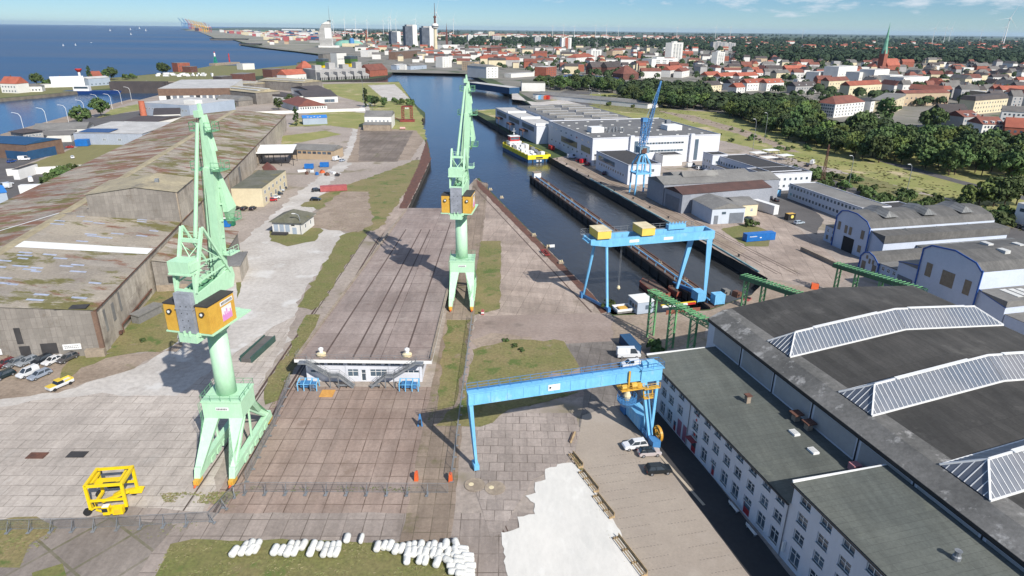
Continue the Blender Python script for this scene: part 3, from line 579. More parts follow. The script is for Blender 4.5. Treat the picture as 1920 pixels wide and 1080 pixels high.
def blue_gantry_far():
    A=(23.6,168.4);B=(60.0,178.3); o,a,Lg=frame(A,B)
    t=thing('gantry_crane','tall sky blue double girder gantry crane standing over the dock finger pier','crane',o,a)
    g=MB(); g.yprism([(0,18.2),(0,19.6),(Lg,19.6),(Lg,17.3),(5.2,17.3)],-.4,.4); 
    g.obj('girder',M['blue'],t)
    g=MB(); g.yprism([(-.2,18.2),(-.2,19.6),(Lg-.1,19.6),(Lg-.1,17.3),(5.0,17.3)],4.2,5.0); 
    for k in range(7): g.box(4+k*5,4.12,17.4,4.25+k*5,4.2,19.6)
    g.obj('girder',M['blue'],t)
    g=MB(); g.box(Lg-.5,.4,17.6,Lg,4.2,19.6); g.box(0,.4,18.4,.4,4.2,19.4); g.box(-.6,.4,18.6,.0,4.6,18.8); g.obj('end_beam',M['blue'],t)
    g=MB(); g.rail([(-.6,5.9,19.7),(Lg-4,5.9,19.7)],1.3,2.0,.08); g.rail([(-.6,5.9,19.7),(-.6,.5,19.7)],1.3,2,.08); g.box(-.6,5.0,19.5,Lg-3,6.0,19.62); g.rail([(Lg-4,5.9,19.7),(Lg-4,4.9,19.7)],1.3,1,.08); g.obj('walkway_railing',M['steel'],t)
    for x in (1.6,14.6):
        h=MB(); h.box(x,-1.0,19.9,x+3.9,4.9,22.0).slot(1).box(x-.1,-1.1,22.0,x+4.0,5.0,22.15); h.slot(2); h.box(x+.3,-.4,19.6,x+3.6,4.6,19.9)
        h.obj('hoist_house',[mat('hoist_yellow',S(232,200,92),S(222,190,84),.5,.6),M['cream'],M['dark']],t)
    h=MB(); h.box(Lg-12.5,3.7,19.6,Lg-7,5.4,20.9); 
    for k in range(6): h.beam((Lg-12.2+k,4.2,20.9),(Lg-11.4+k,4.9,21.4),.15)
    h.obj('drive_unit',M['blue'],t)
    for x in (11.3,21.7):
        MB().box(x,-.45,18.1,x+2.9,-.41,18.9).obj('sign_plate',M['white'],t)
    # legs: left pair on a sill, right pair splayed box legs
    l=MB(); l.tube((4.9,.2,17.4),(4.4,-3.9,1.1),.42,.38,10); l.obj('leg',M['blue'],t)
    l=MB(); l.tube((3.0,3.9,17.6),(1.5,6.2,1.3),.42,.38,10); l.obj('leg',M['blue'],t)
    l=MB(); l.beam((4.4,-4.6,.9),(1.3,7.0,.9),.5,.7); l.cbox(4.5,-4.6,.7,.8,1.2,1.2); l.cbox(1.3,6.8,.9,1.2,1.4,1.7); l.obj('sill_beam',M['blue_dk'],t)
    l=MB(); l.beam((Lg-1.2,.0,17.4),(Lg-2.6,-3.2,.9),1.5,.9,.7,.6); l.obj('leg',M['blue'],t)
    l=MB(); l.beam((Lg-4.2,4.3,17.4),(Lg-7.2,4.6,.9),1.5,.9,.7,.6); l.obj('leg',M['blue'],t)
    l=MB(); l.beam((Lg-2.4,-4.0,.8),(Lg-5.0,6.5,.8),.6,.8); l.tube((Lg-2.4,-3.6,1.8),(Lg-7,7.5,1.8),.25); l.obj('sill_beam',M['blue_dk'],t)
    c=MB(); c.tube((10.2,2.2,19.8),(10.2,2.2,4.5),.05,n=4); c.tube((10.5,2.2,19.8),(10.5,2.2,4.5),.05,n=4); c.obj('hoist_rope',M['steel'],t)
    c=MB(); c.lathe([(.25,3.4),(.55,3.9),(.3,4.6)],10,(10.35,2.2)); c.obj('hook_block',M['cream'],t)
blue_gantry_far()
def blue_tower_crane():
    o=G(1198,364); 
    t=thing('quay_crane','slender blue quay crane with raised lattice jib in front of the white factory','crane',(o[0],o[1],0),radians(15))
    for sx in (-1,1):
        for sy in (-1,1):
            l=MB(); l.tube((sx*3.6,sy*3.0,.4),(sx*3.4,sy*2.9,10.2),.42,.42,8); l.beam((sx*3.4,sy*2.9,10),(sx*3.3,sy*2.6,14.5),.8,.8,.6,.6); l.beam((sx*3.3,sy*2.6,14.3),(sx*1.3,sy*1.2,18.8),.7,.7,.5); l.obj('leg',M['blue'],t)
    p=MB(); p.box(-4,-3.3,10,4,3.3,10.6)
    for sx in (-1,1): p.beam((sx*3.6,-3,2.6),(sx*3.6,3,2.6),.25); p.beam((sx*3.4,-3,10.2),(sx*3.4,3,10.2),.7)
    p.beam((-3.6,-3,5),(3.6,-3,5),.15); p.box(-2,-1.6,14.6,2,1.6,14.9); p.box(-1.6,-1.5,18.6,1.6,1.5,19); p.beam((0,-1,10.6),(0,-1,18.6),.5)
    p.obj('portal',M['blue'],t)
    h=MB(); h.lathe([(1.3,19),(1.3,19.6)],14); h.box(-2.4,-2.2,19.6,2.4,2.6,22.4).slot(1).box(-.9,-2.5,19.8,.9,-2.2,22); h.box(-1.6,-2.8,19.8,-1.0,-2.2,21.4)
    h.obj('machine_house',[mat('weathered_blue',S(128,160,180),S(96,120,136),.6,.6),M['rust']],t)
    h=MB(); h.truss((-.3,.4,22.4),(-.2,.4,33.5),(2.0,1.7),(2.0,1.7),7,.28,.16); h.box(-1.4,-.8,33.5,1.2,1.6,35.2); h.obj('tower',M['blue_dk'],t)
    h=MB(); h.truss((1.2,1.4,24),(10.6,8.5,50),(1.8,.5),(1.8,.5),16,.22,.12); h.cbox(10.7,8.6,50.2,.7,.7,.9); h.tube((.6,.6,34.6),(10.4,8.4,49.5),.07,n=4); h.obj('jib',M['blue_dk'],t)
blue_tower_crane()
# ---------------------------------------------------------------- building tools
def HTT(px,py,b):
    a=G(px,py,0); t=(b[0]*a[0]+b[1]*a[1])/(a[0]**2+a[1]**2); return CAM_H-CAM_H*t
WINM={}
def winmesh(w,h,style='cross',fm='white',gm='glass',dep=0.05):
    k=(round(w,2),round(h,2),style,fm,gm)
    if k not in WINM:
        m=MB(); f=min(.12,w*.09)
        m.box(-w/2,-dep,0,-w/2+f,0,h); m.box(w/2-f,-dep,0,w/2,0,h); m.box(-w/2+f,-dep,0,w/2-f,0,f); m.box(-w/2+f,-dep,h-f,w/2-f,0,h)
        if 'cross' in style or 'v' in style: m.box(-f/2,-dep*.9,f,f/2,0,h-f)
        if 'cross' in style: m.box(-w/2+f,-dep*.8,h*.6-f/2,-f/2,0,h*.6+f/2); m.box(f/2,-dep*.8,h*.6-f/2,w/2-f,0,h*.6+f/2)
        m.slot(1).quad((-w/2+f,-dep*.4,f),(w/2-f,-dep*.4,f),(w/2-f,-dep*.4,h-f),(-w/2+f,-dep*.4,h-f))
        if style=='plain2':
            m=MB().slot(1).box(-w/2,-dep,0,w/2,0,h)
        WINM[k]=m.mesh('window',[M[fm],M[gm]])
    return WINM[k]
def face_xf(face,W,D,s):
    return {'front':((s,0),0),'right':((W,s),pi/2),'back':((W-s,D),pi),'left':((0,D-s),-pi/2)}[face]
def windows(t,face,W,D,n,z0,w,h,m=1.0,style='cross',fm='white',gm='glass',skip=(),name='window',m2=None):
    "a row of n windows on one face, each its own part"
    L=W if face in('front','back') else D; me=winmesh(w,h,style,fm,gm); m2=m if m2 is None else m2
    for i in range(n):
        if i in skip: continue
        s=m+(L-m-m2)*(i+.5)/n; (x,y),rz=face_xf(face,W,D,s)
        inst(me,name,t,(x,y,z0),rz)
def roof_shape(kind,W,D,h,rh,ov=.3):
    "closed roof solid"
    m=MB();x0,x1,y0,y1=-ov,W+ov,-ov,D+ov
    if kind=='flat': m.box(-.05,-.05,h,W+.05,D+.05,h+.12); 
    elif kind=='gx': m.xprism([(y0,h),(y1,h),(D/2,h+rh)],x0,x1)
    elif kind=='gy': m.yprism([(x0,h),(x1,h),(W/2,h+rh)],y0,y1)
    elif kind=='hip':
        i=min(W,D)/2
        if W>=D: r=[(x0+i,D/2,h+rh),(x1-i,D/2,h+rh)]
        else: r=[(W/2,y0+i,h+rh),(W/2,y1-i,h+rh)]
        v=[(x0,y0,h),(x1,y0,h),(x1,y1,h),(x0,y1,h)]+r
        m.add(v,[(0,1,5,4),(1,2,5),(2,3,4,5),(3,0,4),(3,2,1,0)] if W>=D else [(0,1,4),(1,2,5,4),(2,3,5),(3,0,4,5),(3,2,1,0)])
    elif kind=='monoy': m.xprism([(y0,h),(y1,h),(y1,h+rh)],x0,x1)
    elif kind=='monox': m.yprism([(x0,h),(x1,h),(x1,h+rh)],y0,y1)
    elif kind=='barrel':
        n=8; m.yprism([(W/2-(W/2+ov)*cos(pi*i/n),h+rh*sin(pi*i/n)) for i in range(n+1)],y0,y1)
    elif kind=='mansard':
        v=[(x0,y0,h),(x1,y0,h),(x1,y1,h),(x0,y1,h),(x0+1.6,y0+1.6,h+rh),(x1-1.6,y0+1.6,h+rh),(x1-1.6,y1-1.6,h+rh),(x0+1.6,y1-1.6,h+rh)]
        m.add(v,[(0,1,5,4),(1,2,6,5),(2,3,7,6),(3,0,4,7),(4,5,6,7),(3,2,1,0)])
    return m
def block(name,label,cat,A,B,D,h,roof='flat',rh=0,wall='white',rm='roofdk',group=None,wins=(),parapet=0,ov=.3):
    o,a,W=frame(A,B); t=thing(name,label,cat,o,a,group)
    b=MB(); b.box(0,0,-.3,W,D,h-(0.0 if roof!='flat' else .0)); b.obj('wall',M[wall],t)
    roof_shape(roof,W,D,h+.01,rh,ov).obj('roof',M[rm],t)
    if parapet:
        p=MB(); e=.25
        p.box(-.02,-.02,h+.13,W+.02,e,h+parapet); p.box(-.02,D-e,h+.13,W+.02,D+.02,h+parapet); p.box(-.02,e,h+.13,e,D-e,h+parapet); p.box(W-e,e,h+.13,W+.02,D-e,h+parapet); p.obj('parapet',M[wall],t)
    for wd in wins: windows(t,wd[0],W,D,*wd[1:4],*wd[4:6],**(wd[6] if len(wd)>6 else {}))
    return t,W
def wall_open(mb,x0,x1,z0,z1,y,ops,depth=.25):
    "wall in the plane y with real openings (x0,x1,z0,z1) and reveals; faces -y"
    xs=sorted({x0,x1,*[v for o in ops for v in o[:2]]}); zs=sorted({z0,z1,*[v for o in ops for v in o[2:4]]})
    for i in range(len(xs)-1):
        for j in range(len(zs)-1):
            cx,cz=(xs[i]+xs[i+1])/2,(zs[j]+zs[j+1])/2
            if not any(o[0]<cx<o[1] and o[2]<cz<o[3] for o in ops): mb.quad((xs[i],y,zs[j]),(xs[i+1],y,zs[j]),(xs[i+1],y,zs[j+1]),(xs[i],y,zs[j+1]))
    for a,b,c,d in ops:
        e=y+depth; mb.quad((a,y,c),(a,e,c),(a,e,d),(a,y,d)); mb.quad((b,y,d),(b,e,d),(b,e,c),(b,y,c)); mb.quad((a,y,d),(a,e,d),(b,e,d),(b,y,d)); mb.quad((a,e,c),(a,y,c),(b,y,c),(b,e,c))
# building surfaces
M['facade_w']=mat('white_render',S(214,216,222),S(204,207,214),0.15,0.8,fine=1.5,fa=0.05,stretch=(1,1,.4))
M['facade_b']=mat('pale_blue_render',S(200,208,222,.8),S(190,199,214,.8),0.15,0.8,fine=1.5,fa=0.06)
M['trim_b']=mat('blue_trim',S(44,92,168),None,1,.6)
M['felt_green']=slabs('felt_strips',S(104,107,100),S(93,97,92),S(68,70,66),9.0,1.05,radians(-13.74),jw=.07,shift=.4,var=.07,sc=.12,stain=[(S(122,124,110),.18,.62,.5)],fine=2.5)
M['felt_dark']=slabs('felt_dark',S(82,80,77),S(66,65,63),S(48,47,46),1.4,9.0,radians(-13.74),jw=.08,shift=.4,var=.16,sc=.10,stain=[(S(104,102,98),.12,.58,.6),(S(52,51,50),.2,.62,.5)],fine=2.2)
M['felt_grey']=mat('weathered_felt',S(122,120,116),S(92,91,88),0.12,0.9,fine=1.6,fa=0.3,spots=(S(168,166,162),0.3,0.58,0.8))
M['shed_wall']=slabs('corrugated_sheet',S(146,140,132),S(122,116,110),S(104,98,92),1.15,2.6,radians(-10.65),jw=.09,var=.14,plane='xz',stain=[(S(108,98,88),.22,.58,.7)],fine=.8)
M['shed_side']=slabs('corrugated_side',S(196,186,170),S(162,152,140),S(138,128,118),1.9,5.6,radians(-10.65),jw=.10,var=.16,plane='yz',stain=[(S(112,102,92),.12,.55,.75)],fine=.7)
M['plinth']=mat('concrete_plinth',S(164,150,132),S(140,126,110),.3,.9,fine=1.5,fa=.25)
M['brick_brown']=mat('brown_brick',S(122,98,82),S(106,84,72),.4,.9,fine=2.5,fa=.2)
M['brick_red']=mat('red_brick',S(158,92,72),S(138,78,62),.3,.9,fine=2.5,fa=.2)
M['brick_dk']=mat('dark_brick',S(110,72,62),S(94,62,56),.3,.9,fine=2,fa=.2)
M['tile_red']=mat('red_tiles',S(166,92,70),S(146,78,60),.15,.8,fine=1.2,fa=.22,rnd=.22)
M['tile_brn']=mat('brown_tiles',S(128,76,62),S(106,64,54),.15,.8,fine=1.2,fa=.22,rnd=.15)
M['tile_dk']=mat('dark_tiles',S(82,74,72),S(68,62,62),.15,.8,fine=1.2,fa=.22,rnd=.2)
M['tile_gr']=mat('grey_roofing',S(118,114,110),S(98,95,92),.15,.85,fine=1.2,fa=.22,rnd=.15)
M['wall_w']=mat('white_house_wall',S(222,220,214),S(210,208,202),.1,.8,fine=1,fa=.06,rnd=.06)
M['wall_c']=mat('cream_house_wall',S(216,204,172),S(204,190,158),.1,.8,fine=1,fa=.08,rnd=.08)
M['wall_g']=mat('grey_house_wall',S(172,170,168),S(156,154,152),.1,.8,fine=1,fa=.08,rnd=.12)
M['wall_t']=mat('tan_house_wall',S(190,170,142),S(176,154,128),.1,.8,fine=1,fa=.1,rnd=.1)
M['wall_b']=mat('blue_grey_wall',S(166,178,192),S(154,166,180),.1,.7,fine=1,fa=.06)
M['metal_grey']=slabs('profiled_metal',S(176,184,196),S(166,174,186),S(150,158,170),1.1,30,0,jw=.1,var=.04,plane='xz',rough=.6)
M['roof_lt']=mat('pale_roof_sheet',S(196,194,190),S(172,170,166),.12,.75,fine=1.5,fa=.15)
M['roof_md']=mat('grey_roof_sheet',S(132,130,126),S(112,110,107),.12,.85,fine=1.3,fa=.22,spots=(S(150,148,142),.1,.6,.5))
M['roof_moss']=mat('mossy_roof',S(112,110,98),S(94,94,76),.18,.9,fine=1.2,fa=.3,spots=(S(122,112,60),.14,.58,.6))
M['door_red']=mat('red_door',S(168,44,52),None,1,.6)
M['door_grey']=mat('grey_door',S(116,122,130),S(104,110,118),.6,.7)
M['shutter_tan']=mat('boarded_window',S(142,128,108),S(128,114,96),1,.85,fine=3,fa=.15)
M['sky_panel']=mat('rooflight_sheet',S(206,206,202),S(188,188,184),.8,.5)
M['solar']=mat('solar_panel',S(38,54,96),S(30,44,84),.5,.25)
# ---------------------------------------------------------------- sloping deck with white office below its high end
M['slot']=mat('track_slot_dark',S(98,80,72),S(82,68,62),.6,.9)
def deck():
    t=thing('slipway_deck','long sloping brown concrete deck between the crane tracks with white office under its high end','slipway',(0,0,0))
    F=[(-44.3,124.9,6.1),(-15.0,124.5,6.1),(-15.3,275.3,.12),(-41.0,275.3,.12)]
    m=MB(); th=.9; v=F+[(x,y,max(z-th,-.3)) for x,y,z in F]; v[4]=(F[0][0],F[0][1],5.35);v[5]=(F[1][0],F[1][1],5.35)
    m.add(v,[(0,1,2,3)]); m.slot(1).add(v,[(0,4,5,1)]); m.add(v,[(1,5,6,2),(3,7,4,0),(7,6,5,4)])
    m.obj('deck_slab',[M['deck'],M['white']],t)
    def zz(y): return 6.1+(y-124.7)/(275.3-124.7)*(.12-6.1)
    for xf in (.205,.42,.545,.80):
        s=MB(); x0=-44.3+29.3*xf; x1=-41+25.7*xf; y1=238 if xf<.7 else 250
        x1=x0+(x1-x0)*(y1-126)/(275.3-126)
        s.add([(x0-.2,126,zz(126)+.02),(x0+.2,126,zz(126)+.02),(x1+.2,y1,zz(y1)+.02),(x1-.2,y1,zz(y1)+.02)],[(0,1,2,3)])
        s.obj('track_slot',M['slot'],t)
    for sx,xx in ((0,-44.1),(1,-15.2)):
        s=MB(); xe=-41.1 if sx==0 else -15.35; s.add([(xx-.3,125.2,zz(125.2)+.0),(xx+.3,125.2,zz(125.2)),(xe+.3,272,zz(272)),(xe-.3,272,zz(272)),(xx-.3,125.2,zz(125.2)+.3),(xx+.3,125.2,zz(125.2)+.3),(xe+.3,272,zz(272)+.3),(xe-.3,272,zz(272)+.3)],[(4,5,6,7),(0,1,5,4),(1,2,6,5),(3,0,4,7)]); s.obj('edge_kerb',M['plinth'],t)
    b=MB(); x0,x1,y=-42.4,-17.4,126.3
    ops=[]; 
    for i in range(6):
        cx=x0+2.3+i*4.08
        ops.append((cx-1.75,cx+1.75,3.95,5.1))
    ops+=[(-33.6,-31.2,1.2,3.0),(-30.6,-29.6,.15,2.9),(-28.7,-25.0,1.2,3.0),(-41.6,-38.0,2.1,2.8),(-21.6,-18.0,2.1,2.8)]
    wall_open(b,x0,x1,-.2,5.5,y,ops); b.quad((x0,y,-.2),(x0,y,5.5),(x0,175,3.7),(x0,175,-.2)); b.quad((x1,y,-.2),(x1,175,-.2),(x1,175,3.7),(x1,y,5.5))
    for x in (x0,-33.9,-24.6,x1-.5): b.box(x,y-.12,-.2,x+.5,y-.002,5.34)
    b.obj('office_wall',M['facade_w'],t)
    for a,bb,c,d in ops:
        w=bb-a; n=max(1,round(w/1.15)); f=MB(); f.slot(1).quad((a,y+.2,c),(bb,y+.2,c),(bb,y+.2,d),(a,y+.2,d)).slot(0)
        for k in range(n+1): xx=a+(w-.1)*k/n; f.box(xx,y+.1,c,xx+.1,y+.19,d)
        f.box(a,y+.11,c,bb,y+.185,c+.08); f.box(a,y+.11,d-.08,bb,y+.185,d)
        if d-c>1.5: f.box(a,y+.112,c+(d-c)*.65,bb,y+.184,c+(d-c)*.65+.09)
        f.obj('door' if bb-a<1.2 else 'window',[M['white'],M['glass']],t)
    for sx in (-1,1):
        c=-29.9; xo=c+sx*11.6
        s=MB(); pts=[(xo,123.9,5.95),(c+sx*6.9,123.9,2.8),(c+sx*4.9,123.9,2.8),(c+sx*1.9,123.9,.1)]
        for p,q in zip(pts,pts[1:]):
            for dy in (-.6,.6): s.beam((p[0],p[1]+dy,p[2]),(q[0],q[1]+dy,q[2]),.12,.4)
            n=max(2,int(abs(p[2]-q[2])/.19)) if p[2]!=q[2] else 6
            for k in range(n): 
                f=(k+.5)/n; s.box(p[0]+(q[0]-p[0])*f-.16,123.35,p[2]+(q[2]-p[2])*f-.02,p[0]+(q[0]-p[0])*f+.16,124.45,p[2]+(q[2]-p[2])*f+.02)
        for dy in (-.6,.6): s.rail([(x,yy+dy,z+.1) for x,yy,z in pts],1.0,1.1,.045)
        s.box(c+sx*6.9,123.3,-.1,c+sx*6.7,123.5,2.7); s.box(c+sx*4.9,123.3,-.1,c+sx*5.1,123.5,2.7)
        s.box(min(xo,xo+sx*1.6),123.2,5.75,max(xo,xo+sx*1.6),124.7,5.98)
        s.obj('staircase',M['steel'],t)
    r=MB(); r.rail([(-44.1,128,6.0),(-44.1,125.1,6.1),(-41.6,125.1,6.1)],1.1,2,.05); r.rail([(-40.4,125.0,6.1),(-19.4,124.8,6.1)],1.1,1.75,.05); r.rail([(-18.2,124.7,6.1),(-15.3,124.6,6.1),(-15.3,128,6.0)],1.1,2,.05); r.obj('railing',M['steel'],t)
    for x in (-39.0,-20.5):
        o=thing('mooring_bollard','cream ship capstan on the '+('left' if x<-30 else 'right')+' front corner of the sloping brown deck','capstan',(x,126.9,zz(126.9)))
        MB().lathe([(1.0,0),(1.05,.5),(.5,.85)],16).obj('base',M['cream'],o,smooth=False); MB().lathe([(.42,.8),(.35,1.2),(.55,1.35),(.55,1.7),(.2,1.95)],14).obj('head',M['white'],o)
    for x,lb in ((-41.4,'blue tubular steel frame with ladder left of the white office front'),(-19.9,'blue tubular steel frame right of the white office front')):
        o=thing('fairlead_rack',lb,'rack',(x,123.4,0)); f=MB()
        for xx in (-1.9,-.6,.8,2.1):
            f.pipe([(xx,-1.3,0),(xx,-1.3,1.7),(xx,.6,2.1),(xx,.9,0)],.12,6)
        f.beam((-1.9,-1.3,1.6),(2.1,-1.3,1.6),.1); f.beam((-1.9,.6,2.1),(2.1,.6,2.1),.1)
        f.obj('tube_frame',M['blue'],o); f=MB().box(-1.5,-.6,.5,.9,.5,1.6).box(1.0,-.9,.5,1.7,.3,1.5); f.obj('drum_box',M['blue_dk'],o)
        if x<-30:
            f=MB()
            for k in range(7): f.beam((.9,-1.5-.05*k,.2+k*.28),(1.7,-1.5-.05*k,.2+k*.28),.06)
            f.beam((.9,-1.5,0),(.9,-1.8,2),.07); f.beam((1.7,-1.5,0),(1.7,-1.8,2),.07); f.obj('ladder',M['steel'],o)
    tag(MB().box(-38.2,119.6,.07,-35.4,122.4,.2).obj('timber_mat',mat('osb_board',S(214,160,84),S(196,142,70),1,.9,fine=4,fa=.2)),'square tan timber board lying on the brown slabs below the left stair','board')
    for x in (-34.2,-27.2):
        o=thing('bench','low grey bench under the '+('left' if x<-30 else 'right')+' white stair','bench',(x,123.6,.06)); MB().box(-1.1,-.3,.5,1.1,.3,.6).obj('seat',M['steel'],o)
        for s in (-.9,.9): MB().box(s-.06,-.25,0,s+.06,.25,.5).obj('leg',M['dark'],o)
deck()
# ---------------------------------------------------------------- white office block and big hall, right
HO=(44.3,127.5,0);HR=radians(13.74)
def hframe(name,label,cat,x,y): 
    c,s=cos(HR),sin(HR); return thing(name,label,cat,(HO[0]+x*c-y*s,HO[1]+x*s+y*c,0),HR)
def bighall():
    t=hframe('warehouse_hall','huge dark felt-roofed hall with three long hipped rooflights beside the white office row','hall',0,0)
    L=112; P=[(0,15),(3,16.6),(28,19.6),(52,18),(58,15)]
    m=MB(); m.yprism([(0,-.2)]+P+[(58,-.2)],-L,0); 
    mm=MB(); mm.yprism([(0.02,-.2),(0.02,14.9),(57.98,14.9),(57.98,-.2)],-L+.05,-.05); mm.obj('wall',M['facade_w'],t)
    r=MB()
    for i,(a,b) in enumerate(zip(P,P[1:])):
        r.slot(1 if i==0 else 0).add([(a[0]-(.25 if i==0 else 0),-L,a[1]),(b[0],-L,b[1]),(b[0],.2,b[1]),(a[0]-(.25 if i==0 else 0),.2,a[1])],[(0,1,2,3)])
    r.slot(1).add([(3,-L,16.603),(6.2,-L,16.6+.12*3.2+.004),(5.0,.1,16.6+.12*2+.006),(3,.1,16.603)],[(0,1,2,3)])
    r.obj('roof',[M['felt_dark'],M['felt_grey']],t)
    g=MB(); g.yprism([(0.02,14.9)]+[(x,z-.03) for x,z in P]+[(57.98,14.9)],-.25,-.03); g.obj('gable',M['facade_w'],t)
    g=MB(); g.box(-.3,-L,14.55,0.0,.1,15.02); g.box(-.28,-L,14.3,-.02,.1,14.5); g.obj('gutter',M['dark'],t)
    for k in range(10):
        y=-2-k*10.6
        if k!=0: MB().box(-.16,y,5,-.01,y+.16,14.3).obj('downpipe',M['dark'],t)
        MB().box(-.02,y-10.0,10.4,-.001,y-.5,14.0).obj('cladding_panel',M['wall_g'],t)
    def rz(x):
        for a,b in zip(P,P[1:]):
            if a[0]<=x<=b[0]: return a[1]+(b[1]-a[1])*(x-a[0])/(b[0]-a[0])
    for y0,y1 in ((-22.4,-15.6),(-42.6,-35.2),(-62.9,-55.2),(-83,-75.5),(-103,-95.6)):
        yc=(y0+y1)/2; X=[3.2,6.2,28,47.5,52]; H=2.9
        gl=MB(); fr=MB()
        for sy,yy in ((0,y0),(1,y1)):
            for a,b in ((6.2,28),(28,47.5)):
                xa=3.2 if a==6.2 else a; xb=52 if b==47.5 else b
                p=[(xa,yy,rz(xa)+.15),(xb,yy,rz(xb)+.15),(b,yc,rz(b)+H),(a,yc,rz(a)+H)]
                gl.quad(*(p if sy==0 else p[::-1]))
                n=30 if a<20 else 26
                for k in range(n+1):
                    f=k/n; x=xa+(xb-xa)*f; base=Vector((x,yy,rz(x)+.18))
                    if x<a: fr_h=(x-3.2)/3.0
                    elif x>47.5 and b==47.5: fr_h=(52-x)/4.5
                    else: fr_h=1
                    if fr_h<.04: continue
                    top=Vector((x,yy+(yc-yy)*fr_h,rz(x)+.18+(H-.15)*fr_h)); fr.beam(base,top,.075)
            fr.beam((3.2,yy,rz(3.2)+.12),(28,yy,rz(28)+.12),.22); fr.beam((28,yy,rz(28)+.12),(52,yy,rz(52)+.12),.22)
            fr.beam((3.2,yy,rz(3.2)+.2),(6.2,yc,rz(6.2)+H),.24); fr.beam((52,yy,rz(52)+.2),(47.5,yc,rz(47.5)+H),.24)
        for xa,xb,s in ((3.2,6.2,1),(52,47.5,-1)):
            p=[(xa,y0,rz(xa)+.15),(xb,yc,rz(xb)+H),(xa,y1,rz(xa)+.15)]; gl.quad(*(p if s>0 else p[::-1])[::-1])
            for k in range(1,8):
                f=k/8; yb=y0+(y1-y0)*f; q=1-abs(2*f-1); fr.beam((xa,yb,rz(xa)+.18),(xa+(xb-xa)*q,yb+(yc-yb)*q*0,rz(xa)+(rz(xb)+H-rz(xa))*q),.11)
        fr.beam((6.2,yc,rz(6.2)+H+.05),(28,yc,rz(28)+H+.05),.26); fr.beam((28,yc,rz(28)+H+.05),(47.5,yc,rz(47.5)+H+.05),.26)
        fr.beam((10,yc-.05,rz(10)+H+.2),(24,yc-.05,rz(24)+H+.2),.7,.12); fr.beam((31,yc-.05,rz(31)+H+.2),(45,yc-.05,rz(45)+H+.2),.7,.12)
        s=gl.obj('rooflight',M['rl_glass'],t); fr.obj('glazing_bars',M['white'],s)
M['rl_glass']=mat('ribbed_rooflight',S(120,121,126),S(90,100,114),.08,.35,fine=.6,fa=.15,spec=.5)
bighall()
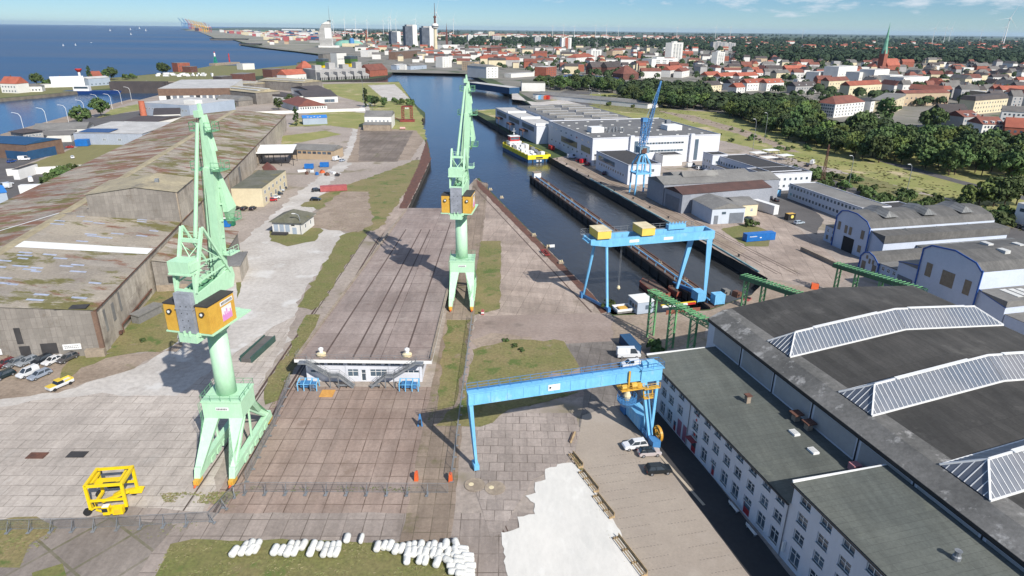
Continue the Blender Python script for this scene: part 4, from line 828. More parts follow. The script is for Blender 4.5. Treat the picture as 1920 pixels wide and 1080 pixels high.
def office_row():
    FX=-15.4
    for (s0,s1,h,lab,nm) in ((3.6,50.2,9.8,'lower white three storey office row with red doors, behind the parking lot','far'),(50.2,112,13.3,'taller white four storey office block stepping up in front of the lower row','near')):
        c,s=cos(HR),sin(HR); x,y=FX,-s0
        t=thing('office_building',lab,'building',(HO[0]+x*c-y*s,HO[1]+x*s+y*c,0),HR-pi/2)   # local x runs toward the camera, facade faces -y
        Lx=s1-s0; D=15.35
        rows=[]; ops=[]
        if nm=='far':
            cs=[4.5-3.5+3.5,8.0,11.0,14.6,20.3,24.0,27.3,30.7,34.0,37.6,41.2,44.5]; cs[0]=4.6
            for i,cx in enumerate(cs):
                e=cx-.1
                ops.append((e-.95,e+.95,8.05,9.75-.25,'w')); ops.append((e-.95,e+.95,4.85,6.55,'w'))
                if i in (1,2,5,7,8,10,11,0): ops.append((e-1.0,e+1.0,.95,3.4,'w'))
            ops+= [(12.6,13.6,.1,2.3,'d'),(14.0,15.7,.1,3.6,'p'),(16.1,17.6,.1,3.6,'p'),(19.5,21.2,.1,2.6,'d'),(26.7,27.7,.1,2.3,'d'),(26.4,27.9,2.5,3.2,'w'),(36.5,38.3,.1,2.3,'d'),(36.4,38.4,2.5,3.4,'w'),(19.4,21.3,3.3,4.3,'w')]
        else:
            cs=[2.6+i*4.15 for i in range(14)]
            for i,cx in enumerate(cs):
                for z in (11.1,7.95,4.95): ops.append((cx-1.05,cx+1.05,z,z+1.75,'w'))
                if i==2: ops.append((cx-1,cx+1.0,.1,3.0,'d'))
                else: ops.append((cx-1.05,cx+1.05,.9,3.5,'w'))
        b=MB(); wall_open(b,0,Lx,-.2,h,0,[o[:4] for o in ops],.28)
        b.quad((0,0,-.2),(0,0,h),(0,D,h+.25),(0,D,-.2)); b.quad((Lx,0,h),(Lx,0,-.2),(Lx,D,-.2),(Lx,D,h+.25)); b.obj('wall',M['facade_w'],t)
        for a,bb,c0,d,k in ops:
            if k=='w':
                f=MB(); w=bb-a; hh=d-c0; fm=.1
                for xx in (-w/2,-.05,w/2-fm): f.box(xx,-.06,0,xx+fm,0,hh)
                if w>1.7 and hh>2: f.box(-w/2,-.05,hh*.62,w/2,-.002,hh*.62+.09)
                elif hh>1.2: f.box(-w/2,-.05,hh*.55,w/2,-.002,hh*.55+.08)
                f.box(-w/2,-.055,0,w/2,-.001,fm); f.box(-w/2,-.055,hh-fm,w/2,-.001,hh); f.box(-w/2-.12,-.4,-.08,w/2+.12,-.06,.0)
                key=('of',round(w,1),round(hh,1))
                if key not in WINM:
                    WINM[key]=(f.mesh('window_frame',M['white']),MB().quad((-w/2,.02,0),(w/2,.02,0),(w/2,.02,hh),(-w/2,.02,hh)).mesh('window_pane',M['glass']))
                o=inst(WINM[key][0],'window',t,((a+bb)/2,.24,c0)); inst(WINM[key][1],'pane',o)
            elif k=='d':
                q=MB().box(a,.14,c0,bb,.2,d).slot(1).box(a+.12,.12,c0+1.2,bb-.12,.139,d-.12); q.obj('door',[M['door_red'],M['glass']],t)
            else:
                q=MB().box(a,.14,c0,bb,.2,d); q.obj('door_panel',M['pink_brick'],t)
        r=MB(); r.add([(-.2,-.35,h),(Lx+(.0 if nm=='far' else .2),-.35,h),(Lx+(.0 if nm=='far' else .2),D,h+.3),(-.2,D,h+.3)],[(0,1,2,3)]); r.box(-.2,-.4,h-.3,Lx,-.28,h+.03); r.obj('roof',M['felt_green'],t); 
        g=MB().box(-.2,-.58,h-.32,Lx,-.41,h-.12); g.obj('gutter',M['dark'],t)
        MB().box(-.3,-.35,h+.0,-.05,D,h+.33).obj('verge_trim',M['white'],t)
        for xp in ((18.0,46.3) if nm=='far' else (28,)): MB().tube((xp,-.12,0),(xp,-.12,h-.2),.07,n=8).obj('downpipe',M['steel'],t)
        if nm=='far':
            for cx,cy,k in ((21.3,9.2,'c'),(31.9,11.2,'s'),(37.0,10.9,'s'),(46.0,11.0,'s'),(45.0,8.6,'c')):
                z=h+.3*cy/D
                if k=='c': q=MB().box(cx-.4,cy-.4,z,cx+.4,cy+.4,z+1.4).slot(1).box(cx-.55,cy-.55,z+1.4,cx+.55,cy+.55,z+1.6); q.obj('chimney',[M['plinth'],M['rust']],t)
                else: q=MB().box(cx-.8,cy-.55,z,cx+.8,cy+.55,z+.35).slot(1).box(cx-.65,cy-.4,z+.35,cx+.65,cy+.4,z+.4); q.obj('skylight',[M['white'],M['sky_panel']],t)
            for cx,cy in ((28.5,13.9),(31.4,14.2)): 
                z=h+.3*cy/D; q=MB().box(cx-.5,cy-.5,z,cx+.5,cy+.5,z+1.3).slot(1).box(cx-.9,cy-.9,z+1.3,cx+.9,cy+.9,z+1.5); q.obj('roof_vent',[M['plinth'],M['rust']],t)
            q=MB().box(41.9,13.2,h,43.2,14.6,h+1.4); q.obj('roof_hatch',mat('faded_pink',S(188,130,136),None,1,.8),t)
            s=MB().box(19.2,-1.2,3.0,21.5,-.02,3.12); s.obj('canopy',mat('canopy_red',S(150,60,66),None,1,.6),t)
            for z in (3.9,6.95,7.9): MB().tube((20.4,-.06,z+.1),(20.4,-.01,z+.1),.26,n=12).obj('round_sign',M['red'],t)
        else:
            cx,cy=17.2,9.5; z=h+.2; q=MB().lathe([(.5,z),(.5,z+.5),(.35,z+.6),(.35,z+1.2),(.45,z+1.3)],10,(cx,cy)); q.obj('roof_vent',M['steel'],t)
            q=MB().box(.35,-.5,1.6,.65,-.04,3.4).slot(1).box(.30,-.45,1.7,.349,-.1,2.4); q.obj('wall_sign',[M['white'],M['red']],t)
M['pink_brick']=mat('pink_panel',S(158,104,122),S(146,94,112),.6,.8,fine=2,fa=.15)
office_row()
# ---------------------------------------------------------------- long mossy shed, left
def mossroof(nm='patched_asbestos_roof',ru=(.50,.59),mo=(.47,.56),sh=.7):
    m,t,n,b=nodes(nm)
    v=coords(t,'world',radians(-10.65)); base=ramp(t,noise(t,v,.05,5,.6),[(.36,S(170,160,144)),(.64,S(142,134,124))])
    base=mix(t,ramp(t,noise(t,coords(t,'world',radians(-10.65),(.35,1,1)),.14,7,.7),[(ru[0],BW(0)),(ru[1],BW(.9))]),base,S(128,88,70))
    base=mix(t,ramp(t,noise(t,coords(t,'world',radians(-10.65)+.0,(.5,1,1)),.10,8,.72),[(mo[0],BW(0)),(mo[1],BW(.9))]),base,S(108,104,58))
    # sheet courses: replaced pale sheets in short rows across the slope
    br=nn(t,'ShaderNodeTexBrick',offset=.37); br.inputs['Scale'].default_value=1; br.inputs['Brick Width'].default_value=4.2; br.inputs['Row Height'].default_value=2.3; br.inputs['Mortar Size'].default_value=.02
    br.inputs['Color1'].default_value=BW(0); br.inputs['Color2'].default_value=BW(1); br.inputs['Mortar'].default_value=BW(0); t.links.new(v,br.inputs['Vector'])
    br2=nn(t,'ShaderNodeTexNoise'); br2.inputs['Scale'].default_value=.35; br2.inputs['Detail'].default_value=3; t.links.new(coords(t,'world',radians(-10.65),(.25,1.4,1)),br2.inputs['Vector'])
    f=mix(t,1.0,ramp(t,br.outputs['Color'],[(.5,BW(0)),(.8,BW(1))]),ramp(t,br2.outputs['Fac'],[(.5,BW(0)),(.58,BW(.85))]),'MULTIPLY')
    base=mix(t,mix(t,1.0,f,BW(sh),'MULTIPLY'),base,S(184,177,168))
    base=mix(t,1.0,base,ramp(t,noise(t,v,1.6,5,.7),[(.3,BW(.75)),(.7,BW(1.15))]),'MULTIPLY')
    t.links.new(base,b.inputs['Base Color']); b.inputs['Roughness'].default_value=.92; b.inputs['Specular IOR Level'].default_value=.2; return m
M['moss']=mossroof(); M['moss_rust']=mossroof('rusty_patched_roof',(.45,.55),(.52,.60),.6); M['moss_near']=mossroof('grey_mossy_roof',(.58,.64),(.53,.58),.3)
def longshed():
    A=radians(10.65); t=thing('shipyard_shed','very long grey corrugated shed with mossy rust-brown patched roof beside the left crane','shed',(-93.2,138.4,0),A)
    Lr=368; ze,zr=11.4,15.3
    w=MB(); w.yprism([(0,-.2),(0,ze),(-34.5,zr-.1),(-69,ze),(-69,-.2)],0,.2); w.obj('front_wall',M['shed_wall'],t)
    w=MB(); w.yprism([(0,-.2),(0,ze),(-34.5,zr-.1),(-69,ze),(-69,-.2)],Lr-.2,Lr); w.obj('back_wall',M['shed_wall'],t)
    w=MB(); w.box(-.25,.2,-.2,0,Lr-.2,ze-.1); w.obj('side_wall',M['shed_side'],t)
    w=MB(); w.box(-69,.2,-.2,-68.75,Lr-.2,ze-.1); w.obj('side_wall',M['shed_side'],t)
    r=MB(); r.add([(.35,-.3,ze),(.35,Lr+.2,ze),(-34.5,Lr+.2,zr),(-34.5,-.3,zr),(-69.4,Lr+.2,ze),(-69.4,-.3,ze)],[(3,2,4,5)]); r.slot(1).add([(.35,78,ze),(.35,Lr+.2,ze),(-34.5,Lr+.2,zr),(-34.5,78,zr)],[(0,1,2,3)]).slot(2).add([(.35,-.3,ze),(.35,78,ze),(-34.5,78,zr),(-34.5,-.3,zr)],[(0,1,2,3)]); r.obj('roof',[M['moss_rust'],M['moss'],M['moss_near']],t)
    r=MB(); r.add([(-33.3,-.3,zr-.1),(-33.3,Lr,zr-.1),(-34.5,Lr,zr+.06),(-34.5,-.3,zr+.06),(-36.5,Lr,zr-.12),(-36.5,-.3,zr-.12)],[(0,1,2,3),(3,2,4,5)]); r.obj('ridge_capping',mat('ridge_cap',S(176,164,134),S(150,138,110),.2,.9,fine=1,fa=.2),t)
    MB().box(.02,-.3,ze-.35,.45,Lr,ze-.02).obj('gutter',M['rust'],t)
    def rs(x,y,dz=.07): return (x,y,ze+(zr-ze)*(-x/34.5)+dz)
    MB().quad(rs(-.2,40.2),rs(-.2,45.4),rs(-33.2,46.3),rs(-33.2,40.8)).obj('white_roof_strip',M['white_sheet'],t)
    MB().quad((-35.6,78,zr-.06),(-35.6,79.5,zr-.06),(-66,38.5,ze+.45),(-66,37.3,ze+.45)).obj('white_roof_strip',M['white_sheet'],t)
    rr=random.Random(3); q=MB()
    for i in range(46):
        x=-3-rr.random()*29; y=2+rr.random()*72; wd=2.2+rr.random()*1.6
        if 37<y<48: continue
        q.quad(rs(x-wd,y,.05),rs(x,y-.25,.05),rs(x,y+.75,.05),rs(x-wd,y+1.0,.05))
    tag(q.obj('translucent_sheet',mat('worn_rooflight_sheet',S(178,186,206),S(150,158,176),.8,.7),t),kind='stuff')
    MB().box(-8,-.05,ze+.5,-1.5,2.4,ze+.62).obj('tar_patch',M['roofdk'],t)
    MB().box(-3.5,-1.2,-.2,.6,-.02,1.9).obj('plinth',M['plinth'],t); MB().box(-24,-.9,-.2,-19.5,-.02,1.7).obj('plinth',M['plinth'],t)
    for x,wd,z0,z1 in ((-16.5,1.3,4.2,8.2),(-16,2.2,0.9,3.6),(-11,3.4,1.2,3.9),(-25,1.5,.8,3.3)): MB().box(x-wd/2,-.06,z0,x+wd/2,-.01,z1).obj('dark_opening',M['roofdk'],t)
    for x in (-6.2,-22.5):
        q=MB().box(x-1.9,-.3,2.0,x+1.9,-.2,3.4).slot(1)
        for k in range(8): q.box(x-1.5+k*.38,-.33,2.45,x-1.25+k*.38,-.31,2.6); q.box(x-1.5+k*.38,-.33,2.85,x-1.28+k*.38,-.31,3.0)
        q.obj('banner',[M['white'],M['dark']],t)
    p=MB().box(-.5,-.45,-.1,.5,.3,ze-.3); p.obj('corner_pier',M['brick_brown'],t)
    for y,z0,z1,wd in ((4,4,9.5,1.2),(9,4.5,9,1.6),(14,5,10,1.2),(128,.5,10,6),(176,1,9.5,5)): MB().box(.03,y,z0,.12,y+wd,z1).obj('dark_sheet',M['roof_md'],t)
    p=MB(); p.box(.05,10,.5,.7,11,1.2); p.beam((.5,12,2.2),(.5,36,2.4),.35); p.beam((.5,12,0),(.5,12,2.2),.2); p.beam((.5,24,0),(.5,24,2.2),.2); p.obj('pipe_run',M['rust'],t)
    for y in (104,152,230): MB().box(.05,y,.1,.4,y+1,10.9).obj('pilaster',M['plinth'],t)
    # taller cross bay
    b=MB(); y0,y1=74.6,97; zt,zm=21.4,23.3
    b.yprism([(.1,8.0),(.1,zt),(-11.5,zm),(-26.5,zt),(-26.5,12)],y0,y0+.2); b.yprism([(.1,8),(.1,zt),(-11.5,zm),(-26.5,zt),(-26.5,12)],y1-.2,y1); b.box(-26.5,y0+.2,12,-26.3,y1-.2,zt)
    b.obj('cross_bay_wall',M['shed_wall'],t); MB().box(-.1,y0+.2,-.2,.15,y1-.2,zt-.05).obj('cross_bay_wall',M['shed_side'],t)
    b=MB(); b.add([(.7,y0-.4,zt),(.7,y1+.4,zt),(-11.5,y1+.4,zm+.12),(-11.5,y0-.4,zm+.12),(-27.1,y1+.4,zt),(-27.1,y0-.4,zt)],[(0,1,2,3),(3,2,4,5)]); b.obj('cross_bay_roof',M['dry_roof'],t)
    MB().box(-8.5,84,zm-.7,-7.3,85.2,zm+.6).obj('roof_vent',M['steel'],t)
    b=MB(); b.add([(-26.5,74.9,12.6),(-26.5,74.9,16.8),(-36,74.9,15.3)],[(0,1,2)]); b.obj('cross_bay_fin',M['shed_wall'],t)
    MB().box(.12,y0-.1,6,.5,y0+.6,zt).obj('corner_pier',M['plinth'],t)
    # annex on the right side
    a=MB(); a.yprism([(.5,-.2),(17,-.2),(17,6.6),(.5,9.6)],40,76); a.obj('annex_wall',M['shed_wall'],t)
    a=MB(); a.add([(.46,39.6,9.75),(17.5,39.6,6.72),(17.5,76.4,6.72),(.46,76.4,9.75)],[(0,1,2,3)]); a.obj('annex_roof',M['moss'],t)
    a=MB(); a.box(.48,39.85,-.1,9,39.99,2.0); a.obj('annex_plinth',M['plinth'],t)
    MB().box(4,39.9,2.5,5.6,39.985,4.6).obj('dark_opening',M['roofdk'],t)
    a=MB(); a.box(17.02,30+14,-.2,23,57,5.2); a.obj('lean_to',M['shed_side'],t); MB().box(16.9,43.8,5.2,23.3,57.2,5.5).obj('lean_to_roof',M['roof_md'],t)
M['white_sheet']=mat('new_white_sheet',S(232,232,228),S(222,222,218),.3,.6)
M['dry_roof']=mat('dry_lichen_roof',S(176,164,134),S(150,140,118),.12,.9,fine=1.2,fa=.25,spots=(S(112,106,96),.1,.56,.7))
longshed()
def blk(name,label,cat,a,b,c,h,**k):
    "building from pixels of its front base line a-b and of a back point c on its right side"
    A=G(*a);B=G(*b);Cc=G(*c); D=max(4,abs((Cc[0]-B[0])*-(B[1]-A[1])+(Cc[1]-B[1])*(B[0]-A[0]))/max(.1,hypot(B[0]-A[0],B[1]-A[1])))
    return block(name,label,cat,A,B,D,h,**k)
W3=lambda face,n,z,w=1.2,h=1.3,**k:(face,n,z,w,h,1.0,k)
block('toilet_shed','small lean-to of grey boards against the mossy shed side wall','shed',G(248,606),G(262,608),8,2.6,roof='monox',rh=-.5,wall='roof_md',rm='roof_md')
t,_=block('gatehouse','small white house with grey hipped roof on a green island beside the yard road','house',(-85.8,236.5),(-74.6,235.5),12.5,4.6,roof='hip',rh=3.0,wall='wall_w',rm='roof_moss',ov=1.0,wins=[('right',2,1.6,1.1,1.6,1,dict(style='plain'))])
for x in (1.4,3.6,5.8): MB().box(x-.8,-.06,.9,x+.8,-.01,3.6).obj('shutter',M['wall_b'],t)
MB().box(7.6,-.06,.1,9.2,-.01,2.6).obj('door',M['wall_b'],t); MB().box(7.3,-.05,3.2,8.6,-.01,3.7).obj('window',M['dark'],t); MB().box(.2,-2.2,0,6,-.1,.8).obj('loading_step',M['roofdk'],t)
block('office_building','cream two storey flat-roofed office with cars parked along its right side','building',(-115.2,275.1),(-102.5,275.6),38,8.0,wall='wall_c',rm='roof_moss',ov=.3,wins=[('right',5,1.2,2.6,2.2,1,dict(style='v')),('right',6,4.9,2.4,1.5,1,dict(style='v'))])
block('workshop','low workshop with reddish double-pitched roof behind the cream office','workshop',G(512,352),G(534,350),30,4.4,roof='gy',rh=2.6,wall='wall_c',rm='tile_brn',wins=[('front',1,.8,2.2,2.2,2,dict(style='plain')),('right',4,1.4,1.6,1.4)])
o=thing('canopy_shelter','open shelter with bright white roof on dark steel posts','shelter',(-136,363,0),radians(9)); c=MB(); c.add([(0,-1,7.2),(20,-1,7.2),(20,17,8.8),(0,17,8.8),(0,-1,7.5),(20,-1,7.5),(20,17,9.1),(0,17,9.1)],[(4,5,6,7),(0,1,5,4),(1,2,6,5),(2,3,7,6),(3,0,4,7),(3,2,1,0)]); c.obj('roof',M['white_sheet'],o)
for x in (.4,6.8,13.2,19.6):
    for y in (0,15): MB().box(x-.15,y-.15,0,x+.15,y+.15,7.3 if y==0 else 8.7).obj('post',M['dark'],o)
c=MB(); c.beam((0,0,6.4),(20,0,6.4),.3,.5); c.beam((.4,0,1),(6.8,0,6.4),.15); c.box(0,14,3.5,20,15.2,6); c.obj('beam',M['dark'],o)
block('storage_shed','long low storage shed with mottled grey roof and rusty eaves behind the scrap yard','shed',G(546,297),G(626,300),15,5.2,roof='gx',rh=2.4,wall='wall_t',rm='roof_md',wins=[('front',8,3.1,2.2,1.4,1,dict(style='plain',fm='rust'))])
t,W=block('warehouse','white two storey warehouse with grey pitched roof above a low front range','warehouse',(-105.6,512),(-85.5,513),24,9.2,roof='gx',rh=3.2,wall='wall_w',rm='roof_md',wins=[('front',6,5.2,1.3,1.6,1.2)])
b=MB().box(0,-9,-.2,W,-.02,4.2); b.obj('front_range',M['plinth'],t); MB().add([(-.3,-9.3,4.2),(W+.3,-9.3,4.2),(W+.3,0,5.2),(-.3,0,5.2)],[(0,1,2,3)]).obj('front_roof',M['roof_md'],t)
t,W=block('storage_shed','low shed with bright blue roof and pale blue-grey walls','shed',(-158,531),(-140.5,537),13,5.0,roof='gx',rh=1.6,wall='wall_b',rm='blue_roof') if M.setdefault('blue_roof',mat('blue_roof_sheet',S(54,130,206),S(48,118,190),.4,.6)) else 0
for x,y in ((4,2.2),(9,2.4),(13.5,2.5),(6.5,1.0),(11.5,1.1)): MB().box(x-.6,y-.5,5.0+1.6*y/6.5,x+.6,y+.6,5.35+1.6*y/6.5).obj('skylight',M['sky_panel'],t)
blk('manor_house','white low house with brown hipped roof and a row of dormers','house',(561,212),(614,209),(620,196),5.6,roof='hip',rh=5.0,wall='wall_w',rm='tile_brn',ov=.6,wins=[('front',11,2.9,1.4,2.0,1,dict(style='plain'))])
bmz=lambda *a,**k: blk(*a,**k)
bmz('works_building','dark grey low hall with white gable left of the brown-roofed house','hall',(543,196),(570,193),(572,178),7,roof='gx',rh=2.2,wall='wall_w',rm='tile_dk')
bmz('works_building','long dark-roofed white workshop behind the brown-roofed house','workshop',(572,194),(634,192),(630,178),6,roof='gx',rh=3.5,wall='wall_w',rm='tile_dk',wins=[('front',2,.4,6,3.2,20,dict(style='plain',m2=4))])
bmz('works_building','dark sawtooth workshop roof behind the long white workshop','workshop',(582,182),(616,180),(616,172),7,roof='gx',rh=3,wall='wall_w',rm='tile_dk')
def clap(lab,a,b,d,h,rh=3,nm='net_shed'):
    t,W=block(nm,lab,'shed',G(*a),G(*b),d,h,roof='gy',rh=rh,wall='shed_wall',rm='dry_roof',ov=.5)
    for x in (.25,.62): 
        z0=h+rh*2*min(x,1-x); MB().box(x*W-2,4,z0+.05,x*W+2,d-4,z0+rh*2*2/W+.12).obj('rooflight_strip',M['sky_panel'],t)
clap('grey windowless shed with yellowish lichen roof, nearest of the pair behind the mossy shed',(482,196),(527,192),60,11)
clap('grey windowless shed with green roof patches behind the nearest lichen-roofed shed',(568,172),(605,168),70,10)
clap('low grey shed with pale roof strips left of the two lichen-roofed sheds',(478,170),(512,166),90,7,2)
block('boundary_wall','long white wall running from the mossy shed to the white warehouse','wall',G(478,215),G(684,208),.4,2.4,wall='wall_w',rm='wall_w',ov=0)
# far left: basin side
bmz('cold_store','big flat-roofed store with brown upper wall and white bays beside the basin','warehouse',(300,192),(434,190),(460,170),13,roof='flat',wall='wall_w',rm='roof_lt')
A,B=G(300,192),G(434,190); o,a,W=frame(A,B); tt=[x for x in bpy.data.objects if x.name=='cold_store'][0]
MB().box(-.2,-.25,6.4,W+.2,-.02,13.2).obj('brown_cladding',M['brick_brown'],tt)
for i in range(11):
    x=W*(.06+i*.088)+ (4 if i>2 else 0)
    if x<W-4: MB().box(x+2.5,-.12,1.2 if i%3 else .2,x+6.5,-.02,6.3).obj('dark_bay',M['door_grey'] if i%4 else M['dark'],tt)
tt2,W=bmz('fish_works','pale blue-grey two storey works with flat roof and orange brick chimney','works',(270,216),(358,222),(372,205),10.5,roof='flat',wall='wall_b',rm='roof_lt',wins=[('front',13,5.2,1.8,1.5,2)])
MB().lathe([(2.6,-.2),(2.3,11.5),(2.4,12.2)],14,(3,-3)).obj('chimney_stack',mat('orange_brick',S(192,112,84),S(176,98,72),.5,.8),tt2); MB().box(W-13,8,10.5,W-1,16,13.5).obj('roof_house',M['wall_w'],tt2)
bmz('workshop','white workshop with dark pitched roof before the pale blue works','workshop',(290,230),(340,228),(345,214),6,roof='gx',rh=2.2,wall='wall_w',rm='tile_dk',wins=[('front',5,2.6,1.5,1.4)])
bmz('workshop','white bungalow with small gables in front of the dark-roofed workshop','house',(318,236),(346,234),(350,226),4.2,roof='gx',rh=1.8,wall='wall_w',rm='tile_gr',wins=[('front',4,1.2,1.4,1.4)])
bmz('workshop','red-brown and white low workshop beside the depot yard','workshop',(236,242),(296,244),(298,232),6,roof='gx',rh=1.6,wall='wall_w',rm='tile_dk',wins=[('front',2,1.0,8,2.0,1,dict(style='plain',fm='brick_dk',m2=26))])
bmz('metal_hall','light grey metal hall with solar panels on its left roof','hall',(142,271),(270,272),(292,252),7.2,roof='monoy',rh=1.5,wall='metal_grey',rm='roof_lt',wins=[('front',2,2.6,2,1.4,14,dict(m2=10))])
o,a,W=frame(G(142,271),G(270,272)); tt=[x for x in bpy.data.objects if x.name=='metal_hall'][0]
q=MB(); q.add([(2,2,7.55),(W*.5,2,7.55),(W*.5,14,8.3),(2,14,8.3)],[(0,1,2,3)]); q.obj('solar_panels',M['solar'],tt)
bmz('long_store','long low store with grey pitched roof along the basin road','store',(64,262),(165,258),(178,248),6,roof='gx',rh=3,wall='wall_w',rm='roof_md')
bmz('long_store','dark grey second store range in front of the basin road store','store',(66,268),(135,266),(160,260),4.5,roof='monoy',rh=1.5,wall='wall_w',rm='tile_gr')
bmz('villa_office','grey three storey office with flat dark roof overhang at the left edge of the depot','office',(26,272),(49,275),(70,268),8.5,roof='hip',rh=1.6,wall='wall_g',rm='tile_dk',ov=1.4,wins=[('front',2,5.6,2.2,1.4),('right',5,5.6,1.6,1.4),('right',4,2.4,1.6,1.4)])
bmz('depot_hall','navy blue and brown depot hall with blue roof by the left frame edge','hall',(-30,294),(55,300),(75,284),8.5,roof='gx',rh=1.8,wall='brick_brown',rm='navy') if M.setdefault('navy',mat('navy_sheet',S(36,78,116),S(32,70,104),.4,.6)) else 0
o,a,W=frame(G(-30,294),G(55,300)); tt=[x for x in bpy.data.objects if x.name=='depot_hall'][0]
MB().box(W*.52,-.15,-.1,W+.15,-.02,4.6).box(W+.02,-.1,-.1,W+.15,18,5).obj('navy_cladding',M['navy'],tt)
block('yard_wall','white precast wall with a grey-roofed kiosk beside the mown field','wall',G(14,330),G(165,321),.4,3.4,wall='wall_w',rm='wall_w',ov=0)
bmz('kiosk','white kiosk with dark flat roof before the white yard wall','kiosk',(27,337),(38,337),(52,325),5,roof='flat',wall='white',rm='roofdk')
block('blue_hall','blue-roofed pale hall at the left frame edge beside the mossy shed','hall',G(-60,405),G(21,394),18,7.5,roof='gx',rh=1.2,wall='wall_b',rm='blue_roof')
# ---------------------------------------------------------------- white factory, right quay
M['felt_far']=mat('factory_roof_felt',S(112,112,112),S(98,98,99),.06,.9,fine=.8,fa=.15,spots=(S(128,127,122),.08,.6,.6))
M['ribbon']=mat('dusty_glazing',S(112,112,84),S(88,90,74),.3,.4,fine=.4,fa=.2)
M['ribbon2']=mat('dark_glazing',S(84,94,98),S(66,76,80),.3,.4,fine=.4,fa=.2)
M['rust_roof']=mat('rust_brown_roof',S(92,66,60),S(76,56,52),.2,.9,fine=1.2,fa=.2)
M['grey_light']=mat('light_grey_cladding',S(194,202,212),S(186,194,204),.3,.7,fine=1,fa=.05)
M['grey_clad']=slabs('grey_cladding',S(158,162,170),S(146,150,158),S(128,132,140),.9,40,radians(-20),jw=.07,var=.03,plane='yz',rough=.6)
def rightq():
    t,W=block('factory_building','large white factory with dark flat roof and long windows beside the quay','factory',(50.4,373.5),(129,394.5),78,15,wall='facade_w',rm='felt_far',parapet=.6,
        wins=[('front',18,10.8,2.2,1.3,24,dict(style='plain')),('front',16,6.4,2.2,1.3,24,dict(style='plain')),('left',8,11.6,2.6,1.2,2,dict(style='plain')),('left',9,3.6,2,1.2,4,dict(style='plain'))])
    D=78
    for k in range(3): MB().box(1.4+k*6.8,-.15,5.6,7.2+k*6.8,-.02,6.5).obj('loading_canopy',M['roofdk'],t); MB().box(1.6+k*6.8,-.1,1,7.0+k*6.8,-.02,5.4).obj('roller_door',M['wall_g'],t)
    for x in (22.5,61): MB().box(x,-1.6,0,x+2.4,-.02,16.4).obj('pilaster',M['facade_w'],t)
    for x in (27,66): MB().box(x-1.1,-.3,1,x+1.1,-.03,13).obj('stair_window',M['glass'],t)
    for s0,s1 in ((3,17),(24,52)): MB().box(-.2,s0,6.0,-.02,s1,9.4).obj('ribbon_window',M['ribbon'],t)
    q=MB().box(-3,30,8.4,-.22,42,8.7); q.rail([(-3,30,8.7),(-3,42,8.7)],1.1,2,.08); q.obj('balcony',M['dark'],t)
    MB().box(8,22,15.1,16,29,18.2).obj('roof_house',M['white'],t); MB().box(58,22,15.1,68,31,18).obj('roof_house',M['white'],t); MB().box(63,33,15.1,66,35.5,20).obj('flue',M['door_grey'],t)
    q=MB()
    for k in range(12): q.tube((19+(k*37%11),22+(k*53%9),15.1),(19+(k*37%11),22+(k*53%9),16.6+.3*(k%3)),.6,n=8)
    tag(q.obj('roof_plant',M['steel'],t),kind='stuff')
    rr=random.Random(5)
    for k in range(40):
        x,y=5+(k%8)*9.5+rr.random()*3,4+(k//8)*15+rr.random()*6; MB().box(x-.9,y-.5,15.12,x+.9,y+.5,15.5).obj('skylight',M['sky_panel'],t)
    c,s=cos(t.rotation_euler.z),sin(t.rotation_euler.z); L=t.location
    def loc(x,y): return (L.x+x*c-y*s,L.y+x*s+y*c)
    t2,W2=block('production_hall','dark-roofed production hall with rows of pale roof monitors behind the white factory','hall',loc(8,78.5),loc(W-14,78.5),104,14,wall='facade_w',rm='felt_far')
    for i in range(6):
        for j in range(2):
            x=6+j*(W2*.45); y=7+i*16; MB().box(x,y,14.1,x+W2*.34,y+2.6,15.3).slot(1).box(x+.3,y-.05,14.3,x+W2*.34-.3,y-.01,15.2).obj('roof_monitor',[M['roof_lt'],M['roof_md']],t2)
            MB().box(x+W2*.1,y+8,14.12,x+W2*.1+4,y+9.2,14.5).obj('skylight',M['sky_panel'],t2)
    t3,W3=block('quay_annex','lower white quay-side range with glazed upper band beside the production hall','hall',loc(-8,79),loc(7.9,79),112,11.8,wall='facade_w',rm='roof_lt')
    for k in range(3):
        MB().box(-.2,6+k*36,7.4,-.02,34+k*36,10.4).obj('ribbon_window',M['ribbon2'],t3); MB().box(0.1,2+k*36,11.95,W3-1,4+k*36,13.2).obj('roof_fin',M['white'],t3)
        q=MB().box(-4,20+k*34,5.6,-.02,29+k*34,6.6).box(-3.8,20.3+k*34,0,-3.5,20.7+k*34,5.6).box(-3.8,28.3+k*34,0,-3.5,28.7+k*34,5.6); q.obj('loading_balcony',M['rust'],t3)
rightq()
block('workshop_block','white two storey workshop with flat dark roof behind the blue quay crane','workshop',(62.2,324.5),(79.5,329),42,9.6,wall='facade_w',rm='roofdk',parapet=.5,ov=.4,wins=[('left',1,5.6,22,2.6,1,dict(style='plain',fm='wall_g',m2=14)),('left',11,3.2,1.6,1.4,4,dict(style='plain')),('front',2,6,3,1.6,1)])
block('storage_block','small white flat-roofed block with white tanks on its roof behind the workshop','block',(91,374),(103,377),16,6,wall='white',rm='roofdk',parapet=.4)
def sidehall(lab,A,B,d,h,rh,wall='grey_clad',rm='roof_md',roof='gy',door=None,wins=()):
    t,W=block('grey_hall',lab,'hall',A,B,d,h,roof=roof,rh=rh,wall=wall,rm=rm,wins=wins,ov=.3)
    if door: MB().box(door[0]*W,-.12,0,door[1]*W,-.02,door[2]).obj('sliding_door',M['door_grey'],t)
    return t,W
t,W=sidehall('grey gabled hall with ridge rooflight next to the blue quay crane',(66.9,299.1),(70.7,283.5),58,9.3,2.2)
MB().yprism([(W/2-2.4,11.0),(W/2+2.4,11.0),(W/2,13.2)],12,30).obj('ridge_rooflight',M['roof_md'],t)
